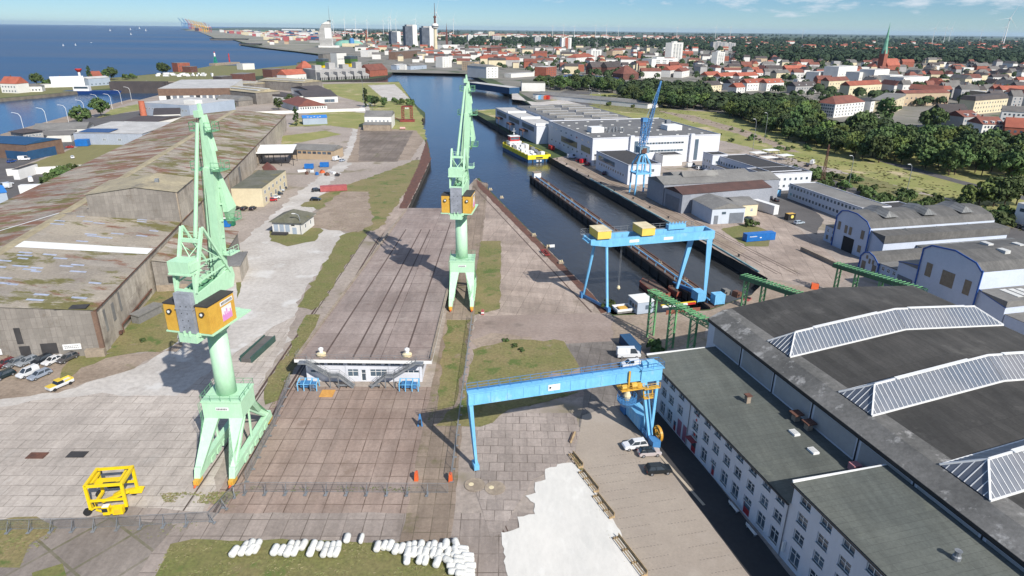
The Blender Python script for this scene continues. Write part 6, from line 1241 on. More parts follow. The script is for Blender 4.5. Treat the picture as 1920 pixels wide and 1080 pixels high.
# ---------------------------------------------------------------- dock side things
def V2(p,q,f): return (p[0]+(q[0]-p[0])*f,p[1]+(q[1]-p[1])*f)
M['pgreen']=mat('pipe_bridge_green',S(120,178,122),S(86,142,96),.5,.6,fine=3,fa=.25,spots=(S(150,96,66),.9,.66,.6))
M['pdark']=mat('dark_green_girder',S(58,104,76),S(46,86,64),.5,.6,fine=3,fa=.2,spots=(S(120,84,60),.9,.68,.5))
M['jetty']=mat('weathered_timber',S(112,90,76),S(90,70,60),.4,.9,fine=3,fa=.35,spots=(S(84,92,50),.5,.64,.6))
def pier():
    A=(59.4,175.6);B=(16.3,346.5); o,a,L=frame(A,B)
    t=thing('finger_pier','narrow weathered finger pier between the two dock basins with sky blue handrail pipe','pier',o,a)
    MB().box(-6,-2.6,-1.1,L,2.4,-.2).obj('deck',M['jetty'],t)
    m=MB()
    for k in range(28): 
        x=k*L/27.5
        m.box(x,-2.9,-6,x+.5,-2.4,-.5); m.box(x,2.2,-6,x+.5,2.7,-.5)
    m.box(-6,-2.45,-6,L,2.25,-1.15); tag(m.obj('piling',M['quay_wall'],t),kind='stuff')
    m=MB(); m.box(-6,.4,-.2,L-6,.75,.1); m.box(-6,-2.5,-.2,L-6,-2.1,.05); m.obj('kerb_beam',M['rust'],t)
    for k in range(9): 
        x=14+k*17.5; q=MB(); q.tube((x,-1.2,-.2),(x,-1.2,.5),.28,n=8).tube((x+1.4,-1.2,-.2),(x+1.4,-1.2,.5),.28,n=8); q.box(x-.5,-1.7,-.2,x+1.9,-.7,-.12); q.obj('bollard',M['plinth'],t)
    m=MB(); m.tube((-4,1.6,1.2),(L-8,1.6,1.2),.22,n=8)
    for k in range(26): x=-3+k*(L-7)/26; m.beam((x,1.6,-.2),(x,1.6,1.2),.16)
    m.obj('handrail',M['blue'],t)
    MB().box(L-6,-2.2,-.2,L-2,1.6,2.3).slot(1).box(L-6.2,-2.4,2.3,L-1.8,1.8,2.5).obj('end_hut',[M['white'],M['plinth']],t)
pier()
def yellow_ship():
    A=G(938,279,-3.4);B=G(990,306,-3.4); dx,dy=A[0]-B[0],A[1]-B[1]; a=atan2(dy,dx); L=hypot(dx,dy); W=14.5
    t=thing('supply_ship','yellow and blue flat-decked supply ship with red wheelhouse moored at the quay','ship',(B[0],B[1],-3.4),a)
    # x runs from stern (near) to bow, y to port is negative here -> hull lies on the right of A-B
    yv=-W
    h=MB(); P=[(0,0),(L*.9,0),(L,-2.5),(L,yv+2.5),(L*.9,yv),(0,yv)]
    h.prism(P,-1,2.2); h.obj('hull',mat('hull_blue',S(36,84,128),S(30,72,112),.4,.5,fine=2,fa=.12),t)
    y=MB(); yel=mat('ship_yellow',S(238,222,40),S(228,210,36),1,.5)
    for p,q in zip(P[:-1]+[P[-1]],P[1:]+[P[0]]):
        pv=Vector((p[0],p[1],2.2));qv=Vector((q[0],q[1],2.2)); y.beam(pv+Vector((0,0,1.2)),qv+Vector((0,0,1.2)),.3,2.6)
    for k in range(8): y.box(4+k*L*.11,-.02,2.2,4.5+k*L*.11,.35,4.7)
    y.obj('bulwark',yel,t); MB().prism([(x,y_) for x,y_ in P],2.15,2.3).obj('deck',M['rust'],t)
    m=MB().box(L*.80,-11.5,2.3,L*.93,-3,6.2).slot(1).box(L*.83,-10.5,6.2,L*.92,-4,9.2).slot(2).box(L*.828,-10.2,7.2,L*.8295,-4.3,8.6).slot(0).box(L*.82,-10.8,9.2,L*.93,-3.7,9.5); m.obj('wheelhouse',[M['white'],M['red'],M['glass']],t)
    m=MB().tube((L*.87,-7.2,9.5),(L*.87,-7.2,14.5),.15).beam((L*.87,-8.6,12.5),(L*.87,-5.8,12.5),.12).box(L*.86,-7.6,10.5,L*.88,-6.8,11); m.obj('mast',M['white'],t)
    for k,s in enumerate((.02,.97)): MB().tube((3 if k else 5,-.2 if k==0 else yv+.2,-.4),(3 if k else 5,.25 if k==0 else yv-.25,-.4),.9,n=12).obj('fender',M['tyre'],t)
    for yy in (-3,-7.2,-11): MB().box(-.3,yy-.4,-1,-.02,yy+.4,2.0).obj('stern_post',M['dark'],t)
    MB().box(-.2,-9.5,2.5,-.16,-5,3.4).slot(1).box(-.22,-8.8,.6,-.18,-5.4,1.5).obj('name_board',[M['dark'],M['white']],t)
    rr=random.Random(9); c,s=cos(a),sin(a)
    cols=[('white','white'),('white','white'),('steel','grey'),('white','white'),('blue_dk','blue'),('white','white'),('steel','grey'),('white','white')]
    k=0
    for ix in range(7):
        for iy in range(4):
            if rr.random()<.18: continue
            mk,cn=cols[(k*5+ix)%8]; x=3+ix*L*.105+rr.random()*.8; y_=-2.4-iy*2.9; l=rr.choice((3,4.2,5.2)); hh=rr.choice((2.2,2.6,3.4))
            px,py=B[0]+x*c-y_*s,B[1]+x*s+y_*c; o=thing('deck_container',cn+' cargo unit on the yellow ship, %s row from the stern, %s from left'%(('first','second','third','fourth','fifth','sixth','seventh')[ix],('first','second','third','fourth')[iy]),'container',(px,py,-1.08),a,'cargo units on the yellow ship')
            q=MB().box(0,-1.2,0,l,1.2,hh); 
            for j in range(int(l/.5)): q.box(.2+j*.5,-1.24,.1,.4+j*.5,-1.2,hh-.1); q.box(.2+j*.5,1.2,.1,.4+j*.5,1.24,hh-.1)
            q.obj('shell',M[mk],o); MB().box(-.04,-1.1,.1,-.01,1.1,hh-.1).obj('door',M[mk],o); k+=1
yellow_ship()
def pipebridge(lab,A,B,h,pylons,dark=False,d2=2.2):
    o,a,L=frame(A,B); t=thing('pipe_bridge',lab,'pipe bridge',o,a)
    g=MB()
    if dark: g.box(-1,-1.3,h-1.2,L,-.9,h); 
    g.truss((-1,0,h-.6),(L,0,h-.6),1.8,1.2,int(L/1.5),.16,.14); g.box(-1,.6,h-1.1,L,1.0,h-.7); g.obj('girder',M['pdark'] if dark else M['pgreen'],t)
    p=MB()
    for k in range(int(L/1.1)): p.beam((-.6+k*1.1,-1.2,h+.05),(-.1+k*1.1,1.3,h+.12),.28,.12)
    p.obj('cross_ties',M['pgreen'],t)
    for x in pylons:
        m=MB()
        for yy in (-1.0,1.0): m.beam((x,yy,0),(x,yy,h-1.1),.38)
        n=int(h/1.4)
        for k in range(n-1): z0=.4+k*(h-1.6)/n*1.05; m.beam((x,-1,z0),(x,1,z0+1.3),.12); m.beam((x,1,z0),(x,-1,z0+1.3),.12) if k%2 else 0
        m.obj('pylon',M['pgreen'],t)
pipebridge('green lattice pipe bridge on three pylons running to the corner of the big dark hall',(37.2,150.2),(47.5,128.5),12.3,(.6,8.2,15.5))
pipebridge('dark green pipe bridge with pale ties at the near end of the dock basin',(67.6,170.2),(81,152),9.2,(.6,6,13),True)
pipebridge('dark green pipe bridge beside the small arched blue hall',(98.5,180.5),(112,160),9.2,(.6,6,13),True)
def cabin():
    A=(36.6,162.8);B=(41.3,164.2); o,a,L=frame(A,B); t=thing('site_cabin','white flat-roofed site cabin with dark windows at the dock end','cabin',(o[0],o[1],.1),a)
    MB().box(0,0,.2,L,5.4,3.6).obj('wall',M['wall_b'],t); MB().box(-.15,-.15,3.6,L+.15,5.55,3.8).obj('roof',M['white_sheet'],t)
    MB().box(2.4,-.05,1.4,4.2,-.01,2.6).obj('window',M['glass'],t)
    for y in (1,4): MB().box(-.05,y-.6,1.3,-.01,y+.6,2.7).obj('window',M['glass'],t)
    MB().box(-.06,2.1,.2,-.01,2.95,2.5).obj('door',M['dark'],t)
    for x in (.3,L-.6):
        for y in (.2,4.8): MB().box(x,y,0,x+.3,y+.4,.2).obj('foot',M['dark'],t)
    A=(31.4,163.2); t=thing('work_pontoon','small grey work pontoon with white rail and tan load beside the white cabin','pontoon',(A[0],A[1],.1),a)
    MB().box(0,0,.1,4.8,3.6,.7).obj('hull',M['roof_md'],t); r=MB(); r.box(-.1,-.1,.7,4.9,.15,1.3).box(-.1,3.45,.7,4.9,3.7,1.3).box(-.1,.15,.7,.15,3.45,1.3).box(4.65,.15,.7,4.9,3.45,1.3); r.obj('coaming',M['white'],t); MB().box(1,.9,.7,3.4,2.6,1.2).obj('load',M['yel'],t)
cabin()
def box_container(nm,lab,p,rz,L,W,H,m,z=.1,group=None,cat='container',logo=None,roof=None):
    t=thing(nm,lab,cat,(p[0],p[1],z),rz,group); q=MB().box(0,0,.12,L,W,H)
    n=int(L/.45)
    for k in range(n): q.box(.12+k*L/n,-.04,.25,.12+(k+.5)*L/n,0,H-.2); q.box(.12+k*L/n,W,.25,.12+(k+.5)*L/n,W+.04,H-.2)
    q.obj('shell',M[m],t); 
    f=MB(); 
    for x in (0,L-.15):
        for y in (-.05,W-.1): f.box(x,y,0,x+.15,y+.15,H)
    f.box(-.03,-.05,H-.15,L+.03,.1,H+.02).box(-.03,W-.1,H-.15,L+.03,W+.05,H+.02); f.obj('corner_frame',M[m],t)
    d=MB().box(L+.0,.1,.2,L+.05,W/2-.03,H-.2).box(L,W/2+.03,.2,L+.05,W-.1,H-.2); d.obj('door',M[m],t)
    if roof: MB().box(0.1,.1,H,L-.1,W-.1,H+.06).obj('roof',M[roof],t)
    if logo:
        w=MB()
        for k in range(9): w.box(L*.10+k*.34,-.07,H*.62,L*.10+k*.34+.22,-.042,H*.62+.3+.06*(k%3==0))
        w.box(L*.45,-.07,H*.42,L*.51,-.042,H*.54); w.obj('lettering',M['white'],t)
    return t
M['cont_blue']=mat('container_blue',S(26,112,190),S(22,100,172),.6,.5,fine=2,fa=.1); M['cont_red']=mat('container_red',S(176,92,92),S(160,80,80),.6,.6,fine=2,fa=.12); M['cont_green']=mat('container_green',S(32,116,84),S(28,104,74),.6,.6)
a=atan2(3.6,13.1)
box_container('shipping_container','long bright blue container with white lettering on the right wharf',(89.6,229.6),a,12.2,2.6,2.9,'cont_blue',logo=1)
box_container('shipping_container','long faded red container on the grass left of the dock',(-85.4,303),.3,12.2,2.5,2.6,'cont_red')
box_container('shipping_container','short green container with white roof behind the left crane',G(416,425),.1,4.6,2.4,2.9,'cont_green',roof='white_sheet')
box_container('shipping_container','dark blue open scrap container under the green lattice pipe bridge',(33.0,139.2),1.78,7.2,2.6,2.4,'navy')
box_container('equipment_box','sky blue equipment box on the pier root beside the far gantry leg',(55.6,172.0),.25,2.6,3.6,2.8,'blue'); box_container('equipment_box','sky blue equipment hut with sloping top right of the far gantry leg',(59.9,170.0),.25,3.2,2.4,3.0,'blue')
for i,(x,y,lab,m) in enumerate(((571,317,'blue skip container at the left of the scrap yard',"cont_blue"),(600,314,'blue skip container at the right of the scrap yard','cont_blue'),(408,427,'small blue skip behind the left crane jib','cont_blue'))): box_container('skip',lab,G(x,y),.1,4.6,2.4,2.4,m)
box_container('shipping_container','red container by the white factory wall on the quay',G(1040,282),1.83,6,2.4,2.6,'red')
for i,(cn,rgb) in enumerate((('white','white'),('teal','blue'),('pale blue','wall_b'),('orange','orange'),('red','red'))): box_container('shipping_container',cn+' container in the short coloured row on the sandy yard',G(1008+i*5,187),1.2,8,2.4,4,rgb,group='coloured containers on the sandy yard')
box_container('truck_trailer','white box trailer parked beside the cream annex',(109.2,279.5),-1.15,12.5,2.6,4,'white',cat='trailer')
t=box_container('advert_trailer','black trailer with yellow roof and round yellow emblem by the white offices',G(1477,414),.3,3.6,2.2,2.6,'dark',cat='trailer',roof='yel'); MB().tube((1.9,-.1,1.5),(1.9,-.05,1.5),.7,n=16).obj('emblem',mat('emblem_yellow',S(244,222,110),None,1,.6),t)
box_container('truck_trailer','long white lorry trailer at the white yard wall on the left',G(38,365),.2,15,2.6,4,'white',cat='trailer')
box_container('tarp_load','blue tarpaulin-covered load beside the metal hall with solar panels',G(142,275),.2,7,5,4,'cont_blue',cat='load')
# rusty pontoons at the dock end
for lab,p,rz,L,W in (('rust-red flat pontoon lying beside the finger pier',(48.6,183.4),1.82,14,5),('small rust-red pontoon tucked behind the bigger one at the pier',(53.6,184.6),1.82,6,2)):
    t=thing('pontoon',lab,'pontoon',(p[0],p[1],-3.4),rz); MB().prism([(0,-W/2),(L*.8,-W/2),(L,0),(L*.8,W/2),(0,W/2)],-.6,1.6).obj('hull',mat('rust_red',S(168,88,68),S(120,72,58),.5,.8,fine=2,fa=.25),t)
    MB().prism([(.2,-W/2+.2),(L*.78,-W/2+.2),(L*.95,0),(L*.78,W/2-.2),(.2,W/2-.2)],1.6,1.7).obj('deck',M['jetty'],t)
    for x in (1.2,L*.7): MB().tube((x,0,1.7),(x,0,2.2),.2).obj('bollard',M['rust'],t)
tag(MB().add([(44.6,163.2,.14),(54.8,166.2,.14),(55.6,168.6,.14),(45.4,166,.14),(44.6,163.2,.08),(54.8,166.2,.08),(55.6,168.6,.08),(45.4,166,.08)],[(0,1,2,3),(4,5,1,0),(5,6,2,1),(6,7,3,2),(7,4,0,3)]).obj('steel_plate',mat('rust_orange',S(150,84,56),S(128,72,50),.5,.9,fine=2,fa=.2)),'large rust-orange steel plate lying behind the white site cabin','steel plate')
t=thing('barrier_beam','red, white and yellow barrier beams stacked at the dock end','barrier',(44.5,168.5,.1),.28)
MB().box(0,0,0,11,.5,.5).obj('beam',M['syel'],t); MB().box(0,-.7,0,8,-.2,.5).obj('beam',M['white'],t); MB().box(8.05,-.7,0,10.5,-.2,.5).obj('beam',M['red'],t)
for i,(x,y,lab,m) in enumerate(((1343,560,'rusty winch block at the far end of the dock edge','rust'),(1360,552,'grey rusty winch stand at the dock edge','roof_md'),(1381,556,'rust and white steel box at the dock edge','rust'),(1400,562,'flat rust-red steel tray at the dock edge','cont_red'),(1527,541,'orange steel skip near the second dark pipe bridge','orange'))):
    p=G(x,y); t=thing('steel_block',lab,'block',(p[0],p[1],.1),.3*i); MB().yprism([(-1.2,0),(1.2,0),(.9,1.5 if i!=3 else .6),(-.9,1.7 if i!=3 else .6)],-1,1).obj('body',M[m],t); MB().tube((-.5,-1.2,.8),(-.5,1.2,.8),.3).obj('axle',M['dark'],t)
# mole edge: white markers, bollards, trolley
for i,(x,y) in enumerate(((922,357),(943,372),(1004,443),(1031,465),(1055,494))):
    p=G(x,y); t=thing('mooring_bollard',('first','second','third','fourth','fifth')[i]+' pale mooring block from the mole tip along its rusty edge','bollard',(p[0]-.6,p[1],.08),.24,'mooring blocks on the mole edge'); MB().box(-.9,-.6,0,.9,.6,.5).obj('base',M['plinth'],t); MB().tube((-.35,0,.5),(-.35,0,1.1),.25,n=8).tube((.35,0,.5),(.35,0,1.1),.25,n=8).obj('post',M['cream'],t)
p=G(1022,477); t=thing('track_trolley','low rust-red rail trolley on the mole slabs','trolley',(p[0],p[1],.1),1.82); q=MB(); q.box(-3,-.9,.5,3,-.6,.8).box(-3,.6,.5,3,.9,.8).box(-3,-.6,.5,-2.6,.6,.75).box(2.6,-.6,.5,3,.6,.75).beam((-2.6,-.5,.7),(2.6,.5,.7),.2); q.obj('frame',mat('trolley_red',S(150,56,52),None,.5,.7),t)
for x in (-2,2): MB().tube((x,-.8,.3),(x,.8,.3),.3).obj('wheel',M['dark'],t)
p=G(1029,468); t=thing('signboard','white signboard with small post on the mole edge','sign',(p[0]+1.2,p[1]+.5,.1),.24); MB().box(-.9,-.05,.6,.9,.05,1.6).obj('board',M['white'],t); MB().box(-.8,-.04,0,-.7,.04,.6).box(.7,-.04,0,.8,.04,.6).obj('post',M['steel'],t)
p=G(905,590); t=thing('marker_block','small red and white block on the slabs right of the middle crane','marker',(p[0],p[1],.1)); MB().box(-.4,-.4,0,.4,.4,1.3).slot(1).box(-.41,-.41,.4,.41,.41,.8).obj('block',[M['cont_red'],M['white']],t)
p=G(788,800); t=thing('machine_stand','blue steel stand with wheel at the right edge of the dock floor','stand',(p[0],p[1],.1)); MB().beam((-.4,0,0),(0,.2,2.6),.3).beam((.4,0,0),(0,.2,2.6),.25).obj('frame',M['blue_dk'],t); MB().tube((-.2,.1,1),(.2,.1,1),.6).obj('wheel',M['dark'],t)
for x,y,lab in ((781,900,'orange buffer stop at the left end of the middle crane rails'),(845,902,'orange buffer stop at the right end of the middle crane rails')):
    p=G(x,y); t=thing('buffer_stop',lab,'buffer stop',(p[0],p[1],.1)); MB().yprism([(-.35,0),(.35,0),(.25,1.5),(-.25,1.5)],-.5,.3).obj('body',M['orange'],t); MB().tube((0,.3,1.1),(0,.8,1.1),.2).obj('buffer',M['red'],t)
for x,y,lab in ((638,892+17,'left of two round manhole slabs near the gantry foot'),): pass
for x,y,lab in ((890,910,'round concrete manhole slab left of the diagonal gantry rail'),(928,916,'round concrete manhole slab right of the diagonal gantry rail')):
    p=G(x,y); t=thing('manhole_cover',lab,'manhole',(p[0],p[1],.12)); MB().lathe([(1.75,0),(1.75,.05)],24).obj('slab',M['plinth'],t); MB().lathe([(.45,.05),(.42,.08)],14,(-.6,.1)).obj('lid',M['cream'],t)
for i,(x,y,dk) in enumerate(((145,853,'dark'),(70,855,'red'))):
    p=G(x,y); t=tag(MB().box(p[0]-1.6,p[1]-.9,.09,p[0]+1.6,p[1]+.9,.16).obj('cover_plate',M['rust'] if dk=='red' else M['roofdk']),dk+' steel cover plate let into the pale slabs of the left yard','cover')
# weighbridge ramp, timber sleds, benches
p=G(462,680); t=thing('loading_ramp','dark green and grey steel loading ramp lying on the pale yard','ramp',(p[0],p[1],.08),1.42)
MB().xprism([(-1.2,.0),(1.2,.0),(1.2,.9),(-1.2,.9)],0,11.5,[(-1.2,.0),(1.2,.0),(1.2,1.2),(-1.2,1.2)]).obj('deck',M['tile_gr'],t); MB().box(0,-1.45,0,11.5,-1.2,1.5).box(0,1.2,0,11.5,1.45,1.5).obj('side_rail',mat('ramp_green',S(58,88,80),None,.5,.6),t)
for i,(x,y,ln) in enumerate(((1079,866,4),(1103,905,5.5),(1131,952,5.5),(1180,1045,8))):
    p=G(x,y); t=thing('timber_rack',('first small','second','third','longest fourth')[i]+' tan timber rack along the verge by the white ground','rack',(p[0],p[1],.14),-1.20+.0*i,'timber racks along the verge'); q=MB()
    for yy in (-.4,0,.4): q.box(-ln/2,yy-.05,.25,ln/2,yy+.05,.4)
    for k in range(4): q.box(-ln/2+k*ln/3-.1,-.5,0,-ln/2+k*ln/3+.1,.5,.25)
    q.obj('frame',mat('old_timber',S(196,170,128),S(150,126,94),1,.9) if i==0 else bpy.data.materials['old_timber'],t); MB().box(-ln/2,.42,.3,ln/2,.5,.9).obj('side_board',bpy.data.materials['old_timber'],t)
p=G(1073,822); t=thing('timber_rack','tan timber beam bundle lying on the slabs at the head of the verge','rack',(p[0],p[1],.16),1.25); MB().box(-1.8,-.25,0,1.8,.0,.3).obj('beam',bpy.data.materials['old_timber'],t); MB().box(-1.6,.05,0,1.6,.3,.25).obj('beam',M['jetty'],t)
for i,(x,y) in enumerate(((1375,955),(1408,998))):
    p=G(x,y); t=thing('bench','white bench at the office wall '+('nearer the big red door' if i==0 else 'nearest the camera'),'bench',(p[0],p[1],.1),radians(103)); MB().box(-1.2,-.25,.42,1.2,.25,.5).obj('seat',M['white'],t); MB().box(-1.2,.2,.5,1.2,.26,.95).obj('backrest',M['white'],t)
    for s in (-1,1): MB().box(s-.05,-.2,0,s+.05,.2,.42).obj('leg',M['steel'],t)
# street lamps along the basin road and in the yards
def lamp(lab,p,h,arm,m='white',group='lamps on the basin road'):
    t=thing('street_lamp',lab,'lamp',(p[0],p[1],.05),0,group); pts=[(0,0,0),(0,0,h*.8),(-arm*.3,0,h*.95),(-arm,0,h)]; MB().pipe(pts,.14,6).obj('pole',M[m],t); MB().box(-arm-1.2,-.25,h-.08,-arm+.1,.25,h+.12).obj('lamp_head',M['white'],t)
for i,(x,y) in enumerate(((46,248),(90,237),(129,230),(161,219),(187,206),(211,205),(229,196),(247,189))): lamp(('first','second','third','fourth','fifth','sixth','seventh','eighth')[i]+' curved grey lamp post from the left along the basin road',G(x,y),13.5,4.5)
for x,y,h,lab in ((565,440,8,'lamp post behind the white gatehouse'),(700,232,16,'tall lamp post by the white warehouse'),(683,208,30,'tall thin mast behind the white warehouse')): lamp(lab,G(x,y),h,1.5,'steel',None)
for i,(x,y,h) in enumerate(((1029,172,12),(1060,170,14),(1108,196,15),(1125,203,14),(1411,282,20),(1432,270,21),(1590,352,16),(1697,372,16),(1105,180,12))): lamp(('1','2')[0] and ('slim white lamp post on the meadow road, '+('first','second','third','fourth','fifth','sixth','seventh','eighth','ninth')[i]+' from the left'),G(x,y),h,1.2,'steel','lamps on the meadow road')
p=G(1541,345); t=thing('lattice_mast','rusty lattice mast beside the meadow road','mast',(p[0],p[1],0)); MB().truss((0,0,0),(0,0,20),(1.6,.4),(1.6,.4),12,.16,.1).obj('mast',M['rust'],t)
# covered carports beyond the offices
for i,(x,y) in enumerate(((1420,295),(1444,290),(1440,304),(1470,300))):
    p=G(x,y); t=thing('carport',('left','rear','front','right')[i]+' white flat canopy of the four beside the meadow','canopy',(p[0],p[1],0),.35); MB().box(-4.5,-3,2.9,4.5,3,3.1).obj('roof',M['white_sheet'],t)
    for sx in (-4,4):
        for sy in (-2.6,2.6): MB().box(sx-.1,sy-.1,0,sx+.1,sy+.1,2.9).obj('post',M['steel'],t)
# red floating crane parts on the left wharf
p=G(764,228); t=thing('derrick_base','rust-red steel frame structure standing on the far left wharf','frame',(p[0],p[1],.1),.1); q=MB(); q.box(-6,-3,0,6,3,1.6); q.obj('base',mat('oxide_red',S(140,60,54),S(118,50,46),.4,.8),t); q=MB().truss((-3.5,0,1.6),(-3.5,0,12),2,2,6,.4,.25).truss((3.5,0,1.6),(3.5,0,12),2,2,6,.4,.25).beam((-4,0,12),(4,0,12),1.2); q.obj('portal',bpy.data.materials['oxide_red'],t); q=MB().beam((-6,0,1.5),(-12,0,3.5),.8); q.obj('boom',M['rust'],t)
for s in (-.8,.8): MB().lathe([(.5,10.2),(.6,10.8),(.4,11.3)],10,(s,-1.3)).obj('lamp',M['white'],t)
p=G(755,243); t=thing('storage_tank','small pink horizontal tank by the left wharf','tank',(p[0],p[1],.1)); MB().tube((-2,0,1),(2,0,1),.9,n=14).obj('shell',mat('pale_pink',S(226,176,168),None,1,.6),t); MB().box(-1.5,-.6,0,-1.1,.6,.4).box(1.1,-.6,0,1.5,.6,.4).obj('saddle',M['rust'],t)
# scrap yard bits
rr=random.Random(21)
NM=('white upturned boat hull','rusty steel coil','grey machine block','pile of blue drums','orange gas bottle crate','rusty pallet stack','white plastic tank','dark engine block')
for i in range(8):
    x=566+i*9.5;y=322+(i*5%9); p=G(x,y); t=thing('scrap_item',NM[i]+' in the scrap yard below the long storage shed','scrap',(p[0],p[1],.08),rr.random()*3)
    if i in (0,6): MB().xprism([(-1,0),(1,0),(.6,1.0),(-.6,1.0)],-2.2,2.2,[(-.3,0),(.3,0),(.2,.9),(-.2,.9)]).obj('shell',M['white'],t)
    elif i in (1,3): 
        q=MB()
        q.lathe([(.9,0),(.9,1.2)],12).lathe([(.5,1.2),(.5,1.5)],10); q.obj('drum',M['rust'] if i==1 else M['cont_blue'],t)
    else: MB().yprism([(-1.2,0),(1.3,0),(1.0,1.1),(-.4,1.3)],-1,1).obj('body',M[('rust','dark','steel','rust','orange','rust','white','dark')[i]],t); MB().box(-.4,-.4,1.2,.3,.4,1.6).obj('top',M['rust'],t)
# quay fittings
for i in range(12):
    p=V2((30.5,392),(80,205),i/11.5); t=thing('quay_bollard','dark quay bollard, number %s from the far end of the right wharf edge'%('one','two','three','four','five','six','seven','eight','nine','ten','eleven','twelve')[i],'bollard',(p[0]+1.6 if i<6 else p[0]+3.4,p[1],.08),0,'bollards on the right wharf'); MB().lathe([(.4,0),(.3,.5),(.5,.8),(.2,.95)],10).obj('post',M['dark'],t); MB().box(-.6,-.6,0,.6,.6,.06).obj('base',M['plinth'],t)
strip('quay_pipe',[(G(x,y)[0]+.4,G(x,y)[1]) for x,y in ((1105,336),(1245,414),(1335,460),(1420,511))],.5,.5,mat('pale_teal',S(128,168,172),S(96,130,134),.3,.6))
# moored barge under the left quay and the workboats in the basin
def boat(lab,p,rz,L,W,hull,house,z=WZ,nm='boat'):
    t=thing(nm,lab,'boat',(p[0],p[1],z),rz); P=[(-L/2,-W/2),(L*.3,-W/2),(L/2,0),(L*.3,W/2),(-L/2,W/2)]; MB().prism([(x*.92,y*.85) for x,y in P],-.5,W*.32,P).obj('hull',M[hull],t)
    MB().box(-L*.32,-W*.3,W*.32,-L*.05,W*.3,W*.32+W*.5).slot(1).box(-L*.3,-W*.31,W*.55,-L*.06,-W*.3,W*.75).obj('cabin',[M[house],M['glass']],t); MB().tube((-L*.15,0,W*.8),(-L*.15,0,W*1.6),.12).obj('mast',M['white'],t); return t
M['hull_bl']=mat('dark_blue_hull',S(24,60,120),None,.5,.5)
boat('blue coaster with white deckhouse moored at the far basin bank',G(176,176,WZ),.12,62,11,'hull_bl','white')
boat('small white tug with pale wheelhouse at the sheet-pile wall',G(283,169,WZ),.1,22,7,'navy','white')
boat('white motor yacht on a cradle by the basin road',G(198,200),1.2,11,4,'white','white',.6)
for i,(x,y) in enumerate(((119,86),(142,85),(171,80),(246,65),(245,56),(274,58),(262,54),(207,58))):
    p=G(x,y,WZ); t=thing('sailing_boat','small white sailing boat out on the sea, number %s from the left'%('one','two','three','seven','six','eight','nine','four')[i] if 0 else ('leftmost small white sail on the near sea','second small sail from the left on the near sea','small white motor boat right of the two near sails','larger white sail in the middle of the far sea','faint sail straight behind the larger middle sail','white boat right of the larger middle sail','faint far sail right of the middle sail','faint far sail left of the middle sail')[i],'boat',(p[0],p[1],WZ),1); s=1+y/90
    s=max(.4,.00026*p[1]); MB().prism([(-4*s,-1*s),(2*s,-1*s),(5*s,0),(2*s,1*s),(-4*s,1*s)],-.3,1*s).obj('hull',M['white'],t)
    if i!=2: MB().add([(0,0,1.2*s),(-4*s,.1,1.4*s),(0,0,12*s),(0.05,.3*s,6*s)],[(0,1,2),(0,2,3),(1,3,2)]).obj('sail',M['white'],t)
# floating dock gate, pier lights, water tower lamp
t=thing('floating_dock','grey steel floating dock closing the left basin','dock',(G(208,175,WZ)[0],G(208,175,WZ)[1],WZ),.10); MB().box(0,0,-2,62,12,2).box(0,0,2,62,2.5,13).box(0,9.5,2,62,12,13).obj('hull',M['tile_dk'],t); MB().box(0,2.6,10,4,9.4,13).obj('end_gate',M['dark'],t)
t=thing('lock_wall','dark sheet-pile lock wall at the end of the basin','wall',(G(292,163)[0],G(292,163)[1],WZ),.12); MB().box(0,0,-2,150,3,9).obj('piling',slabs('sheet_pile',S(94,92,92),S(74,72,72),S(40,40,40),3,40,0,jw=.8,plane='xz'),t); MB().box(0,-.4,9,150,4,9.6).obj('cap_beam',M['plinth'],t)
def beacon(lab,p,h,kind):
    t=thing('light_beacon',lab,'beacon',(p[0],p[1],0))
    if kind=='mush': MB().lathe([(1.7,0),(1.5,h*.7)],16).obj('shaft',M['white'],t); MB().lathe([(1.7,h*.7),(4.2,h*.9),(4.2,h)],20).obj('lantern',M['red'],t)
    elif kind=='green': 
        q=MB(); q.truss((0,0,0),(0,0,h*.7),(6,1.8),(6,1.8),7,.6,.4); q.obj('lattice',mat('beacon_green',S(20,150,116),None,1,.6),t); MB().lathe([(1.5,h*.7),(1.7,h*.9),(.5,h)],10).obj('lantern',M['white'],t); MB().lathe([(1.3,h),(1,h*1.08)],8).obj('cap',M['red'],t)
    else: MB().lathe([(1.5,0),(1,h*.8),(1.4,h*.82),(1,h)],10).obj('tower',M['red'],t)
beacon('white lighthouse with wide red mushroom top on the dyke',G(151,150),15,'mush'); beacon('green lattice harbour beacon with white lantern on the pier head',G(405,122),23,'green'); beacon('slim red harbour beacon right of the green one',G(431,120),20,'red')
strip('pier_head',[G(398,123)[:2],G(445,120)[:2]],14,4,M['plinth'])
